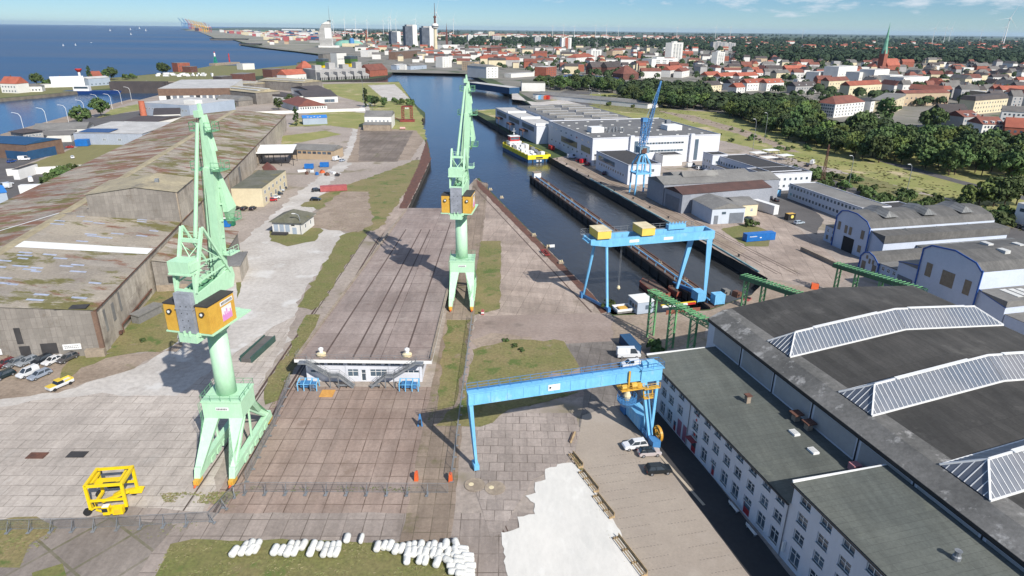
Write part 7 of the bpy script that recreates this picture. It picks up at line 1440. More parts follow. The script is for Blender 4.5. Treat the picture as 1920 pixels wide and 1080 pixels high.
# ---------------------------------------------------------------- trees
def leafmat(name,c1,c2,rnd=.34):
    m,t,n,b=nodes(name); v=coords(t,'world'); col=ramp(t,noise(t,v,.35,3,.6),[(.35,c1),(.65,c2)])
    oi=nn(t,'ShaderNodeObjectInfo'); hs=nn(t,'ShaderNodeHueSaturation')
    for k,(lo,hi) in (('Value',(1-rnd,1+rnd)),('Hue',(.478,.518))):
        mr=nn(t,'ShaderNodeMapRange'); mr.inputs['To Min'].default_value=lo; mr.inputs['To Max'].default_value=hi; t.links.new(oi.outputs['Random'],mr.inputs['Value']); t.links.new(mr.outputs['Result'],hs.inputs[k])
    t.links.new(col,hs.inputs['Color']); t.links.new(hs.outputs['Color'],b.inputs['Base Color']); b.inputs['Roughness'].default_value=.75; b.inputs['Specular IOR Level'].default_value=.25; return m
M['leaf']=leafmat('broad_leaf',(.044,.074,.022,1),(.076,.112,.034,1)); M['leaf_dk']=leafmat('dark_leaf',(.028,.050,.018,1),(.046,.076,.026,1)); M['leaf_lt']=leafmat('light_leaf',(.075,.115,.025,1),(.115,.15,.04,1)); M['bark']=mat('bark',S(84,68,54),None,2,.95)
def crown_mesh(seed,R,H,z0,nclump,per,leaf,flat=.8,cone=0):
    r=random.Random(seed); m=MB()
    for c in range(nclump):
        # clump centres spread through an uneven ellipsoid
        while True:
            x,y,z=r.uniform(-1,1),r.uniform(-1,1),r.uniform(-1,1)
            d=x*x+y*y+z*z
            if .18<d<1 : break
        k=(1-cone*(z*.5+.5)); cx,cy,cz=x*R*k*r.uniform(.75,1.08),y*R*k*r.uniform(.75,1.08),z0+H*.5+z*H*.5*flat*1.1
        cr=R*r.uniform(.22,.38)
        for q in range(per):
            a,b=r.uniform(0,2*pi),r.uniform(-.5,1); s=sqrt(max(0,1-b*b)); n=Vector((s*cos(a),s*sin(a),b*.9+.1))
            p=Vector((cx,cy,cz))+n*cr*r.uniform(.6,1.05)
            u=n.cross(Vector((r.gauss(0,1),r.gauss(0,1),r.gauss(0,1)))).normalized(); w=(n+Vector((r.gauss(0,.5),r.gauss(0,.5),r.gauss(0,.5)))).cross(u).normalized()
            l=leaf*r.uniform(.6,1.3); m.quad(p-u*l-w*l*.7,p+u*l-w*l*.5,p+u*l*.8+w*l*.7,p-u*l*.7+w*l*.6)
    return m
def trunk_mesh(seed,h,r0,R):
    r=random.Random(seed); m=MB(); m.tube((0,0,-.3),(.1,.1,h*.45),r0,r0*.75,7); m.tube((.1,.1,h*.45),(0,.2,h*.8),r0*.75,r0*.3,6)
    for k in range(5): a=2*pi*k/5+r.random(); m.tube((.05,.05,h*(.35+.06*k)),(R*.6*cos(a),R*.6*sin(a),h*(.6+.05*k)),r0*.4,r0*.12,5)
    return m
TP={}
for kind,args,lm,th in (('oak',(1,6.4,9.5,3.2,46,34,.62,.85),'leaf',9),('linden',(2,5.2,10.5,2.6,42,34,.58,.9),'leaf',9),('maple',(3,6.0,8.6,2.4,40,36,.62,.85),'leaf_dk',8),('willow',(4,4.6,8.4,1.2,36,30,.55,.9),'leaf_lt',6),('poplar',(5,2.3,13,1.0,34,30,.5,1.0,.35),'leaf_dk',9),('shrub',(6,2.0,2.2,.1,16,26,.34,.8),'leaf',1.4)):
    TP[kind]=(crown_mesh(*args).mesh('crown',M[lm]),trunk_mesh(7,th,.32 if kind!='shrub' else .08,args[1]).mesh('trunk',M['bark']))
NT=[0]
def tree(kind,p,label,group=None,s=1.0,sz=None,rot=None,leaf=None):
    t=thing({'shrub':'shrub'}.get(kind,'tree'),label,'shrub' if kind=='shrub' else 'tree',(p[0],p[1],0),RND.uniform(0,6.28) if rot is None else rot,group)
    t.scale=(s,s,(sz or s)); c=inst(TP[kind][0],'crown',t); inst(TP[kind][1],'trunk',t)
    if leaf: c.material_slots[0].link='OBJECT'; c.material_slots[0].material=M[leaf]
    NT[0]+=1; return t
def inside(x,y,poly):
    r=False;n=len(poly)
    for i in range(n):
        x1,y1=poly[i];x2,y2=poly[(i+1)%n]
        if (y1>y)!=(y2>y) and x<(x2-x1)*(y-y1)/(y2-y1)+x1: r=not r
    return r
TREES=[]
def wood(poly,spacing,kinds,label,group,cap,s=(.85,1.2),names=None):
    pl=P2(poly); xs=[p[0] for p in pl];ys=[p[1] for p in pl]; pts=[]
    y=min(ys)
    while y<max(ys):
        x=min(xs)
        while x<max(xs):
            q=(x+RND.uniform(-.38,.38)*spacing,y+RND.uniform(-.38,.38)*spacing)
            if inside(q[0],q[1],pl): pts.append(q)
            x+=spacing
        y+=spacing*.87
    pts.sort(key=lambda q:q[1])
    for q in pts[:cap]:
        k=RND.choice(kinds); sc=RND.uniform(*s); u=RND.random(); tree(k,q,label,group,sc,sc*RND.uniform(.78,1.22),leaf='leaf_lt' if u<.10 else 'leaf_dk' if u<.32 else 'leaf' if u<.6 else None); TREES.append(q)
    return pts[cap:]
rest=[]
rest+=wood([(1325,207),(1400,232),(1445,252),(1505,272),(1536,268),(1520,215),(1480,196),(1330,190)],11,['oak','linden','maple','oak'],'broadleaf tree in the dense wood between the meadow and the white red-roofed apartment block','trees of the middle wood',85)
rest+=wood([(1508,276),(1560,292),(1640,304),(1730,322),(1830,338),(1935,345),(1935,285),(1800,272),(1700,262),(1640,240),(1560,248)],12.5,['oak','linden','maple','oak','linden'],'broadleaf tree in the dense wood edging the meadow below the brick house','trees of the right wood',90)
rest+=wood([(1168,190),(1215,204),(1300,207),(1330,206),(1325,172),(1200,165),(1165,172)],12,['oak','oak','maple'],'broadleaf tree in the wood beside the long low white shed','trees of the left wood',55)
rest+=wood([(1015,166),(1160,176),(1165,160),(1100,156),(1060,160),(1020,158)],14,['oak','linden','maple'],'broadleaf tree in the belt along the meadow road bend','trees by the meadow road bend',26)
for x,y,k,s,lab in ((1012,167,'oak',1.3,'large round tree beside the grey-roofed hall with white vents'),(1052,170,'linden',1.4,'large round tree right of the one beside the grey-roofed hall'),(1074,166,'willow',1.0,'yellowish tree at the road bend by the white depot'),(1660,232,'linden',1.6,'tall light green tree before the white balcony block'),(1745,250,'oak',1.5,'tall broad tree left of the dark-roofed gable house'),(1780,235,'maple',1.5,'dark copper tree beside the dark-roofed gable house'),(1610,262,'oak',1.5,'broad dark tree in front of the white apartment block'),(1905,385,'oak',1.0,'large tree at the right frame edge beyond the parking road'),(1835,385,'willow',1.1,'yellow-green tree behind the vaulted halls'),(1862,388,'linden',1.0,'green tree behind the vaulted halls, right of the yellow-green one'),(1812,383,'willow',.9,'pale grey-green tree behind the vaulted halls'),(1882,388,'linden',1.0,'bushy green tree farthest right behind the vaulted halls'),(1882,425,'shrub',2.2,'round bush at the corner of the vaulted hall'),
 (686,201,'poplar',1.25,'tall dark tree, left of the clump behind the white warehouse'),(695,200,'oak',.8,'broad dark tree, right of the clump behind the white warehouse'),(703,200,'maple',.9,'rounded dark tree at the right end of the clump behind the warehouse'),(720,201,'linden',.7,'single round tree right of the clump behind the warehouse'),(741,192,'shrub',2,'left bush of three on the far wharf'),(750,196,'shrub',2.4,'middle bush of three on the far wharf'),(769,199,'shrub',2.8,'right bush of three on the far wharf'),(556,236,'poplar',1.0,'dark slim tree left of the blue-roofed shed'),(523,206,'linden',.8,'round tree left of the manor house'),(543,198,'linden',.8,'round tree between lichen shed and white gable'),(190,219,'oak',1.15,'broad round tree at the basin road, right of two'),(154,236,'oak',1.1,'broad round tree at the basin road, left of two'),(410,210,'poplar',.8,'slim tree behind the mossy shed ridge end'),(425,209,'linden',.6,'small tree right of the slim tree at the shed end'),(436,207,'linden',.6,'small tree before the arched shed'),(400,214,'maple',.6,'dark small tree left of the slim tree at the shed end'),(70,160,'oak',1.1,'round tree at the left end of the basin bank'),(170,153,'poplar',1.4,'dark conifer-like tree on the basin bank'),(210,150,'oak',1.3,'large round tree behind the basin bank houses'),(198,151,'linden',1.0,'smaller tree left of the large basin bank tree'),(305,139,'linden',1.3,'left tree of the pair on the dyke'),(312,139,'oak',1.2,'right tree of the pair on the dyke'),(237,149,'shrub',3,'bush right of the floating dock'),(250,148,'shrub',3,'second bush right of the floating dock'),(1408,425,'shrub',1.3,'light green bush by the scrap before the blue container'),(1228,660,'shrub',1.2,'bush at the foot of the green lattice pylons'),(1140,578,'shrub',1.0,'bush beside the far gantry foot')):
    tree(k,G(x,y),lab,None,s)
for i,(x,y) in enumerate(((115,338),(125,333),(105,345),(133,331),(118,345),(96,355))): tree('shrub',G(x,y),'thick shrub in the green clump behind the white yard wall','shrubs behind the white yard wall',2.4)
for i in range(14): tree('shrub',G(85+i*7,158-i*.5),'low hedge-like shrub in the row along the basin bank','shrubs along the basin bank',2.4)
for i in range(60):
    x=RND.uniform(1480,1900); y=330+(x-1500)*.2+RND.uniform(-8,24)
    if y<440: tree('shrub',G(x,y),'wild bush in the overgrown strip between road and meadow','bushes by the meadow road',RND.uniform(.9,2.0))
for i in range(26): tree('shrub',G(RND.uniform(1130,1240),RND.uniform(180,202)),'wild bush on the green meadow before the long low white shed','bushes on the far meadow',RND.uniform(.8,1.8))
for i in range(22):
    x=RND.uniform(1350,1520); tree('shrub',G(x,RND.uniform(238,262)+(x-1350)*.20),'small bush dotted on the dry meadow','bushes on the dry meadow',RND.uniform(.5,1.3))
for i,(x,y) in enumerate(((965,650),(978,658),(948,640),(600,690),(268,640),(255,600))): tree('shrub',G(x,y),('first','second','third','fourth','fifth','sixth')[i]+' low weed bush on the rough grass of the yards, counted from the mole side','weed bushes',.45,.3)
# foliage too far or too dense to count: one mass
def mass(name,pts,sizes,n,lm,leafk=.34):
    r=random.Random(13); m=MB()
    for (x,y),s in zip(pts,sizes):
        for q in range(n):
            a,b=r.uniform(0,2*pi),r.uniform(-.2,1); k=sqrt(max(0,1-b*b)); d=Vector((k*cos(a),k*sin(a),b)); p=Vector((x,y,s*.55))+Vector((d.x*s*.62,d.y*s*.62,d.z*s*.55))*r.uniform(.75,1.05)
            u=d.cross(Vector((r.gauss(0,1),r.gauss(0,1),r.gauss(0,1)))).normalized(); w=d.cross(u).normalized(); l=s*leafk*r.uniform(.6,1.2)
            m.quad(p-u*l-w*l*.7,p+u*l-w*l*.5,p+u*l*.8+w*l*.7,p-u*l*.7+w*l*.6)
    return tag(m.obj(name,M[lm]),kind='stuff')
mass('wood',rest,[RND.uniform(9,13) for _ in rest],46,'leaf_dk',.2) if rest else 0

def tufts(polys,n,size,lm,seed):
    r=random.Random(seed); m=MB()
    for poly,k in polys:
        pl=P2(poly); xs=[p[0] for p in pl];ys=[p[1] for p in pl]; c=0
        while c<int(n*k):
            x,y=r.uniform(min(xs),max(xs)),r.uniform(min(ys),max(ys)); c+=1
            if not inside(x,y,pl): continue
            if sin(x*.7+3*sin(y*.31))+sin(y*.9+2*sin(x*.23))<r.uniform(-1.6,1.4): continue
            for q in range(4):
                a=r.uniform(0,6.28); l=size*r.uniform(.5,1.5); h=l*r.uniform(.25,.6); dx,dy=cos(a)*l,sin(a)*l
                m.quad((x-dx,y-dy,.03),(x+dx,y+dy,.03),(x+dx*.6+dy*.5,y+dy*.6-dx*.5,h),(x-dx*.6+dy*.5,y-dy*.6-dx*.5,h*.8))
    return tag(m.obj('grass',M[lm]),kind='stuff')
M['tuft']=leafmat('grass_blades',(.12,.135,.045,1),(.16,.15,.065,1)); M['tuft_dry']=leafmat('dry_grass_blades',(.16,.14,.07,1),(.22,.19,.10,1))
NEAR=[([(265,1120),(320,1022),(400,1014),(850,1020),(880,1120)],1.5),([(885,655),(960,640),(1060,640),(1085,690),(1060,700),(900,730),(870,745)],1.2),([(838,600),(880,600),(872,680),(850,760),(826,760)],.6),([(902,452),(940,452),(938,580),(890,590)],.6),([(198,662),(285,540),(335,520),(335,640)],1.0),([(640,440),(700,425),(680,450),(610,560),(585,582),(556,576),(600,510)],.9),([(500,720),(550,640),(575,590),(600,590),(560,680),(520,750)],.7),([(560,385),(640,350),(700,330),(780,300),(770,345),(700,432),(620,430)],1.6),([(-100,985),(60,975),(110,990),(40,1060)],.7),([(1072,852),(1080,852),(1218,1150),(1195,1150)],.5),([(300,925),(450,922),(430,945),(310,942)],.5),([(800,800),(880,745),(1085,738),(960,770)],.7)]
tufts(NEAR,1300,.20,'tuft',5); tufts(NEAR,1500,.18,'tuft_dry',6)
LINES=[([(540,690),(600,560),(612,560),(552,690)],.5),([(700,432),(760,345),(768,345),(712,432)],.5),([(470,912),(830,914),(830,922),(470,920)],.35),([(800,800),(812,740),(818,740),(808,800)],.3),([(870,640),(884,590),(890,590),(878,640)],.3),([(905,352),(1100,545),(1090,548),(900,360)],.4),([(240,985),(390,978),(300,1010),(250,1010)],.4),([(520,745),(470,900),(462,900),(512,745)],.4)]
tufts(LINES,900,.14,'tuft',8)
tufts([([(1420,280),(1700,320),(1960,420),(1900,440),(1560,345)],1),([(1040,178),(1200,182),(1262,203),(1235,215),(1128,203)],.5),([(1150,200),(1345,212),(1480,280),(1400,250)],.4)],1500,.6,'tuft',7)
M['leafgreen']=mat('band_green',S(70,104,48),None,1,.7)
M['leaf_far']=leafmat('distant_leaf',(.020,.038,.018,1),(.026,.046,.021,1),.05)
# ---------------------------------------------------------------- the town
ORD=('first','second','third','fourth','fifth','sixth','seventh','eighth','ninth','tenth','eleventh','twelfth','thirteenth','fourteenth','fifteenth','sixteenth','seventeenth','eighteenth','nineteenth','twentieth')
LM=[];HBP=[]
def hb(lab,x0,y0,x1,y1,D,h,roof='gx',rh=4,wall='wall_w',rm='tile_red',rows=0,cols=0,lm=None,nm='town_house',cat='house',dorm=0,side=0):
    A=G(x0,y0);B=G(x1,y1); W=hypot(A[0]-B[0],A[1]-B[1]); wins=[]
    for r in range(rows):
        z=1.4+r*(h-1)/max(1,rows); wins.append(('front',cols,z,min(1.5,W/cols*.5),1.5,1,dict(style='plain2')))
        if side: wins.append((('left' if side<0 else 'right'),abs(side),z,1.3,1.5,1,dict(style='plain2')))
    t,W=block(nm,lab,cat,A,B,D,h,roof=roof,rh=rh,wall=wall,rm=rm,wins=wins,ov=.4)
    for k in range(dorm):
        x=W*(k+.5)/dorm; MB().box(x-.9,.8,h+.3,x+.9,D*.35,h+2.2).slot(1).box(x-.6,.74,h+.7,x+.6,.79,h+1.8).obj('dormer',[M['wall_w'],M['glass']],t)
    if roof in('gx','hip') and h<16: MB().box(W*.3,D*.55,h+rh*.5,W*.3+.8,D*.55+.8,h+rh+1.2).obj('chimney',M['brick_dk'],t)
    LM.append(((x0+x1)/2,(y0+y1)/2,A,lm)) if lm else 0
    HBP.extend([A[:2],B[:2],((A[0]+B[0])/2-(B[1]-A[1])/max(W,1)*D*.5,(A[1]+B[1])/2+(B[0]-A[0])/max(W,1)*D*.5)])
    return t,W
# right-hand town, near rows
hb('white five storey apartment block with long red-brown hipped roof above the wood',1562,221,1617,215,19,12,'hip',6,'wall_w','tile_brn',4,9,'the white hipped apartment block',dorm=0,side=-8,cat='apartments')
hb('white four storey house with flat roof right of the hipped apartment block',1629,215,1660,209,20,12,'flat',0,'wall_w','roofdk',3,6,cat='apartments')
hb('cream four storey block with dark balconies beside the white flat-roofed house',1668,216,1692,204,18,13,'monox',2,'wall_c','roof_md',3,4,cat='apartments')
hb('tan four storey slab with long brown roof behind the white flat-roofed house',1692,199,1776,197,14,13,'gx',3,'wall_t','tile_brn',2,10,cat='apartments')
hb('dark slate gabled house with blue-grey balconies, end of the row above the wood',1766,246,1815,246,24,12,'gx',8,'wall_g','tile_dk',3,5,'the slate gabled house',cat='apartments')
hb('pale green four storey house with brown roof beside the slate gabled house',1800,252,1830,250,16,13,'gx',4,'wall_g','tile_brn',3,6,dorm=2)
hb('white four storey town house with stucco gable left of the red-brown brick house',1834,268,1874,268,16,13,'gx',4.5,'wall_w','tile_brn',4,6,dorm=3)
hb('red-brown brick house with white paired windows at the right edge of the town',1876,272,1916,275,16,12.5,'gx',6,'brick_red','tile_red',3,3,'the red-brown brick house')
hb('cream four storey row with dark mansard and white dormers near the right edge',1822,215,1884,209,14,13,'mansard',4,'wall_c','tile_dk',3,12,'the cream mansard row',dorm=7,cat='apartments')
hb('grey-white apartment row with grey roof at the right edge above the brick house',1872,235,1945,240,14,12,'gx',4,'wall_w','tile_gr',3,8,cat='apartments')
hb('low grey brick range with flat roof in the trees before the town houses',1752,282,1826,276,10,5,'flat',0,'brick_brown','roof_md',1,8)
hb('white low shed roof glimpsed between the trees before the apartment block',1580,258,1625,255,8,4,'flat',0,'wall_w','roof_lt')
hb('second white low shed between the trees right of the first',1680,255,1700,254,8,4,'flat',0,'wall_w','roof_lt')
hb('long low white shed with grey pitched roof along the left wood',1214,204,1242,200,150,4.5,'gy',2,'wall_w','roof_md',0,0,'the long low white shed',nm='storage_shed',cat='shed')
# white modern complex
for i,(a,b,c,d,D,h,l) in enumerate(((1532,158,1572,155,20,17,'left wing of the white modern clinic with ribbon windows'),(1567,160,1602,157,22,26,'tall white cube of the modern clinic'),(1607,163,1632,161,20,20,'grey-sided middle block of the modern clinic'),(1634,164,1662,162,22,24,'white tower pair right of the clinic middle block'),(1664,165,1688,163,18,17,'low white block with green roof in the modern complex'),(1690,168,1738,165,20,16,'right white block with terraces of the modern complex'))): hb(l,a,b,c,d,D,h,'flat',0,'wall_w','roof_lt',2,6,'the white modern clinic' if i==1 else None,nm='clinic_block',cat='building')
# church
p=G(1650,137); t=thing('church','brick church with tall green copper spire and red nave roof','church',(p[0],p[1],0),.5)
MB().box(-5.5,-5.5,0,5.5,5.5,36).obj('tower',M['brick_red'],t); MB().lathe([(6.4,36),(4.2,48),(3.2,60),(.5,86),(.15,92)],8).obj('spire',mat('copper_green',S(112,168,142),S(90,146,124),.2,.6),t); MB().box(6,-9,0,46,9,14).obj('nave_wall',M['brick_red'],t); MB().xprism([(-10,14),(10,14),(0,27)],5.6,46.5).obj('nave_roof',M['tile_red'],t)
for s in (-4.6,4.6):
    for u in (-4.6,4.6): MB().lathe([(1,35),(.9,40),(.1,45)],6,(s,u)).obj('pinnacle',M['brick_red'],t)
LM.append((1650,133,p,'the green church spire'))
# rows of red roofs
for i,(a,b,c,d,h,w,r,l) in enumerate(((1325,156,1350,154,11,'wall_c','tile_red','cream corner house with red gable at the street end beyond the wood'),(1350,157,1385,154,10,'wall_w','tile_red','white row house with orange-red roof, left of two in the same row'),(1385,156,1420,154,10,'wall_w','tile_red','white row house with orange-red roof, right of two in the same row'),(1370,170,1400,168,9,'wall_w','tile_dk','white house with dark roof at the left of the red dormer row'),(1399,171,1436,169,10,'wall_w','tile_red','white house with long red dormer roof, left half of the row'),(1436,171,1468,169,10,'wall_w','tile_red','white house with long red dormer roof, right half of the row'),(1490,176,1530,174,9,'wall_g','tile_dk','grey house with dark roof and white dormers above the middle wood'),(1325,173,1352,171,8,'wall_c','tile_dk','cream gabled house with dark roof at the wood edge'),(1380,175,1396,174,7,'wall_w','tile_red','small white house with steep red roof peeking over the wood'),(1590,180,1650,176,12,'wall_c','tile_red','cream house with broad orange roof behind the hipped apartment block'),(1552,168,1590,166,11,'wall_c','tile_brn','cream gabled house with brown roof under the white clinic'),(1455,148,1480,147,9,'wall_c','tile_gr','pale yellow house with grey flat roof in the middle of the town'),(1472,140,1512,139,11,'brick_red','tile_red','brick hall with orange roof and tall gable in the town'),(1700,186,1760,190,12,'wall_g','tile_brn','long dark brown roof behind the cream balcony block'))): hb(l,a,b,c,d,13,h,'gx',5,w,r,2,max(3,int((c-a)/5)),dorm=3 if 'dormer' in l else 0)
for l,a,b,c,d,D,h,w,r in (('white high-rise slab, tallest right of the canal town',1257,118,1278,116,16,46,'wall_w','roof_lt'),('grey-white high-rise with red-brown centre strip',1053,91,1071,91,18,42,'wall_w','roof_md'),('white eight storey block with grey side by the orange-roofed corner house',1108,112,1127,111,16,24,'wall_w','roof_lt'),('grey concrete high-rise group of stepped towers left part',1336,95,1362,95,20,34,'wall_g','roof_md'),('grey concrete high-rise group of stepped towers right part',1362,95,1378,95,20,30,'wall_g','roof_md'),('slim grey-white tower among the right town roofs',1343,122,1357,121,14,28,'wall_w','roof_lt'),('white block with pale bays beside the white high-rise',1221,128,1268,126,26,18,'wall_w','roof_lt'),('small white tower on the far town edge, left of two',858+20,77,887,77,16,36,'wall_w','roof_lt'),('pinkish slim tower on the far town edge',917,67,927,67,16,44,'wall_c','roof_lt'),('small white tower on the far town edge beside the pinkish one',897,66,905,66,16,36,'wall_w','roof_lt'),('grey tower behind the red-brown hospital block',924,80,940,80,18,34,'wall_g','roof_md'),('grey tower with two shafts on the left of the red-brown high-rise',1003,82,1014,82,16,34,'wall_g','roof_md')):
    t,W=hb(l,a,b,c,d,D,h,'flat',0,w,r,0,0,'the '+' '.join(l.split()[:2]) if 'slab' in l or 'red-brown centre' in l else None,nm='high_rise',cat='tower block')
    nf=max(3,int(h/3.2)); m=winmesh(W*.16,1.3,'plain2')
    for k in range(nf):
        for q in (.25,.5,.75): inst(m,'window',t,(W*q,0,1.5+k*(h-3)/nf))
    if 'strip' in l: MB().box(W*.34,-.25,0,W*.66,-.02,h).obj('centre_strip',M['brick_red'],t)
    MB().box(W*.3,D*.3,h,W*.6,D*.7,h+3).obj('plant_room',M[w],t)
# three harbour high-rises with flaring white end walls
for i,(x0,x1,y,h,l) in enumerate(((736,752,83,58,'shortest of the three dark high-rises with white flaring end wall'),(763,783,86,86,'tallest of the three dark high-rises with white flaring end wall'),(794,815,90,80,'right one of the three dark high-rises, next to the radio tower'))):
    A=G(x0-2,y);B=G(x1,y); o,a,W=frame(A,B); t=thing('high_rise',l,'tower block',o,a); D=34; MB().box(0,0,0,W*.62,D,h*.93).obj('body',mat('dark_balcony',S(92,100,112),S(66,74,86),.06,.7,fine=.3,fa=.4) if i==0 else bpy.data.materials['dark_balcony'],t); MB().box(W*.15,4,h*.93,W*.62,D-4,h).obj('plant_room',M['wall_g'],t)
    MB().yprism([(W*.62,0),(W+4,0),(W+1.5,h*.12),(W,h*.25),(W,h-4),(W-3,h),(W*.62,h)],-.5,6).obj('end_wall',M['wall_w'],t); MB().box(W*.62,6,0,W*.9,D,h*.9).obj('rear_wall',M['wall_g'],t)
    if i!=1: LM.append((x0,y,A,'the dark high-rises'))
p=G(817,96); t=thing('radio_tower','slender white radio tower with round cabin and lattice antenna','tower',(p[0],p[1],0)); MB().lathe([(7,0),(5.5,40),(5,72)],16).obj('shaft',M['wall_c'],t); MB().lathe([(5,70),(11,74),(11.5,82),(9,86),(3,88)],20).obj('cabin',M['wall_w'],t); MB().lathe([(11.6,76),(11.7,79)],20).obj('window_band',M['glass'],t); MB().lathe([(3.5,88),(3,104),(5,105),(4.5,110),(1.2,112),(.6,150)],10).obj('antenna',M['brick_dk'],t); LM.append((817,95,p,'the radio tower'))
# sail-shaped hotel
p=G(613,89); t=thing('hotel_tower','white sail-shaped hotel tower with horizontal bands and thin mast','hotel',(p[0],p[1],0),.1); s=.92
pr=[(-26,0),(-29,26),(-28,52),(-22,74),(-12,90),(2,98),(18,100),(21,60),(24,0)]
MB().yprism([(x*s,z*s) for x,z in pr],0,24).obj('body',M['wall_w'],t)
for k in range(19):
    z=4+k*4.6
    if z>88: break
    xl=[a[0]+(b[0]-a[0])*(z-a[1])/(b[1]-a[1]) for a,b in zip(pr,pr[1:]) if a[1]<=z<b[1]][0]; MB().box(xl*s-.8,-.8,z*s,-4 if 34<z<74 else 21,.2,z*s+1.7).obj('window_band',M['tile_gr'],t)
MB().box(-3,-.6,36*s,19,-.1,74*s).obj('white_panel',M['white'],t); MB().box(8,6,100*s,20,18,104*s).obj('mast_base',M['dark'],t); MB().tube((16,10,96),(16,10,146),.9,.3,6).obj('mast',M['steel'],t); MB().box(-30,-8,0,46,20,7).obj('podium',M['wall_w'],t); LM.append((613,88,p,'the sail-shaped hotel'))
p=G(655,87); t=thing('visitor_centre','green glass whale-shaped visitor centre beside the sail hotel','museum',(p[0],p[1],0)); q=MB()
n=14; rows=[]
for i in range(n+1):
    u=-1+2*i/n; r=(1-abs(u)**3.2)**.5 if abs(u)<1 else .02; rows.append([(u*62,18*max(r,.03)*cos(pi*j/8),24*max(r,.03)*sin(pi*j/8)) for j in range(9)])
q.add([v for r in rows for v in r],[(i*9+j,(i+1)*9+j,(i+1)*9+j+1,i*9+j+1) for i in range(n) for j in range(8)]); q.obj('shell',mat('green_glass_shell',S(132,178,160),S(108,156,140),.04,.35),t,smooth=True); MB().lathe([(12,0),(9,28),(4,32)],12,(14,-12)).obj('glass_dome',M['blue_dk'],t); MB().box(-20,-40,0,52,-24,12).obj('entrance_range',M['wall_c'],t)
p=G(838,84); t=thing('church','dark slender church spire behind the theatre','church',(p[0],p[1],0)); MB().box(-5,-5,0,5,5,38).obj('tower',M['brick_dk'],t); MB().lathe([(5.5,38),(2,66),(.2,96)],8).obj('spire',M['brick_dk'],t)
p=G(688,82); t=thing('chimney_stack','tall thin dark red chimney behind the green visitor centre','chimney',(p[0],p[1],0)); MB().lathe([(3,0),(2.2,60),(2.4,62)],10).obj('shaft',M['brick_red'],t)
# buildings round the far end of the dock
Lh=[('grey stepped fish processing building with small coloured tower blocks',593,150,686,146,40,14,'flat',0,'wall_g','roof_lt',2,22),('white block with dark upper storeys rising behind the grey stepped building',634,138,652,137,16,32,'flat',0,'wall_w','roofdk',3,6),('yellow block with green base left of the white block behind the stepped building',607,141,618,140,12,24,'flat',0,'syel','roof_md',0,0),('yellow-topped block right of the white block behind the stepped building',659,140,672,139,12,28,'flat',0,'syel','roof_md',0,0),('black slab office on stilts behind the coloured blocks',607,121,648,119,14,20,'flat',0,'tile_gr','roofdk',1,10),('red-roofed restaurant with skylights beside the canal mouth',694,144,727,141,22,9,'gx',9,'brick_red','tile_brn',0,0),('white and red-roofed station house left of the grey stepped building',538,152,575,149,18,8,'gx',7,'wall_w','tile_red',1,6),('steep red pyramid-roofed house behind the station house',567,143,590,142,18,12,'hip',10,'brick_red','tile_red',1,4),('dark brick pilot house with white round bridge deck on top',511,146,535,144,18,12,'flat',0,'brick_dk','roof_md',1,5),('white five storey apartment cube by the canal bridge',830,127,847,126,18,20,'flat',0,'wall_w','roof_lt',5,3),('grey-brown apartment block with balconies right of the white cube',866,131,890,132,18,15,'flat',0,'wall_t','roof_md',4,6),('tall white stepped gable warehouse on the canal quay',912,147,934,146,50,17,'gy',3,'wall_w','roof_md',4,3),('white and blue sheds by the canal mouth, left one',744,131,760,130,14,8,'gx',2,'wall_b','roof_lt',1,3),('white shed right of the blue-white shed by the canal mouth',760,131,769,130,14,9,'flat',0,'wall_w','roof_lt',0,0),('grey hall with blue end by the canal mouth',770,131,800,129,18,7,'gx',3,'wall_b','roof_md',1,2),('long red-brick apartment row with white balconies at the new harbour',742,112,790,107,18,18,'flat',0,'brick_brown','roof_md',4,14),('white office with black window bands at the new harbour',690,107,711,105,20,16,'flat',0,'wall_w','roof_lt',2,3),('white-roofed long arcade with red tiled roofs along the canal street, left part',905,118,934,118,16,12,'mansard',6,'wall_w','tile_red',2,9),('white-roofed long arcade with red tiled roofs along the canal street, right part',934,119,990,117,16,11,'mansard',4,'wall_w','tile_brn',2,14),('navy blue low quay shed on the right canal bank',955,176,974,175,95,7,'flat',0,'navy','roof_lt',0,0),('grey-roofed hall with rows of white roof vents behind the navy shed',978,171,1022,171.5,62,10,'flat',0,'wall_w','roof_moss',0,0),('orange brick five storey office with white roof edge',1024,144,1043,142,22,15,'flat',0,'brick_red','roof_lt',4,5),('long white low building left of the orange brick office',958,146,1002,143,14,6,'flat',0,'wall_w','roof_lt',0,0),('pink and white banded office above the canal street',950,100,966,99,18,13,'flat',0,'wall_c','roof_lt',3,3),('dark red brick hospital block left of the pink banded office',920,99,950,97,22,16,'flat',0,'brick_dk','roof_md',2,6),('white corner house with orange hipped roof beyond the wood',1080,123,1115,120,24,16,'hip',7,'wall_w','tile_red',4,9),('dark red-brown school with steep dark roof in the trees, left',1110,140,1135,139,16,12,'gx',9,'brick_dk','tile_dk',1,6),('dark red-brown school with steep dark roof in the trees, right',1138,140,1165,138,16,12,'gx',9,'brick_dk','tile_dk',2,6),('broad hall with dark brown pyramid roof in the trees',1168,150,1197,149,26,9,'hip',12,'brick_dk','tile_brn',0,0),('dark solar-roofed depot halls behind the road bend trees',1048,152,1130,158,50,6,'gx',3,'wall_g','solar',0,0),('white theatre dome building below the dark slender spire',830,92,862,91,40,14,'flat',0,'wall_w','roof_lt',1,8),('white house with red gable roof right of the white high-rise',1256,145,1282,141,16,11,'gx',6,'wall_w','tile_red',3,5),('white corner house with balconies below the white bays block',1278,146,1292,143,14,10,'gx',5,'wall_w','tile_brn',2,3),('cream and brown concrete office with square bays',1148,108,1168,107,20,18,'flat',0,'wall_t','roof_md',3,4)]
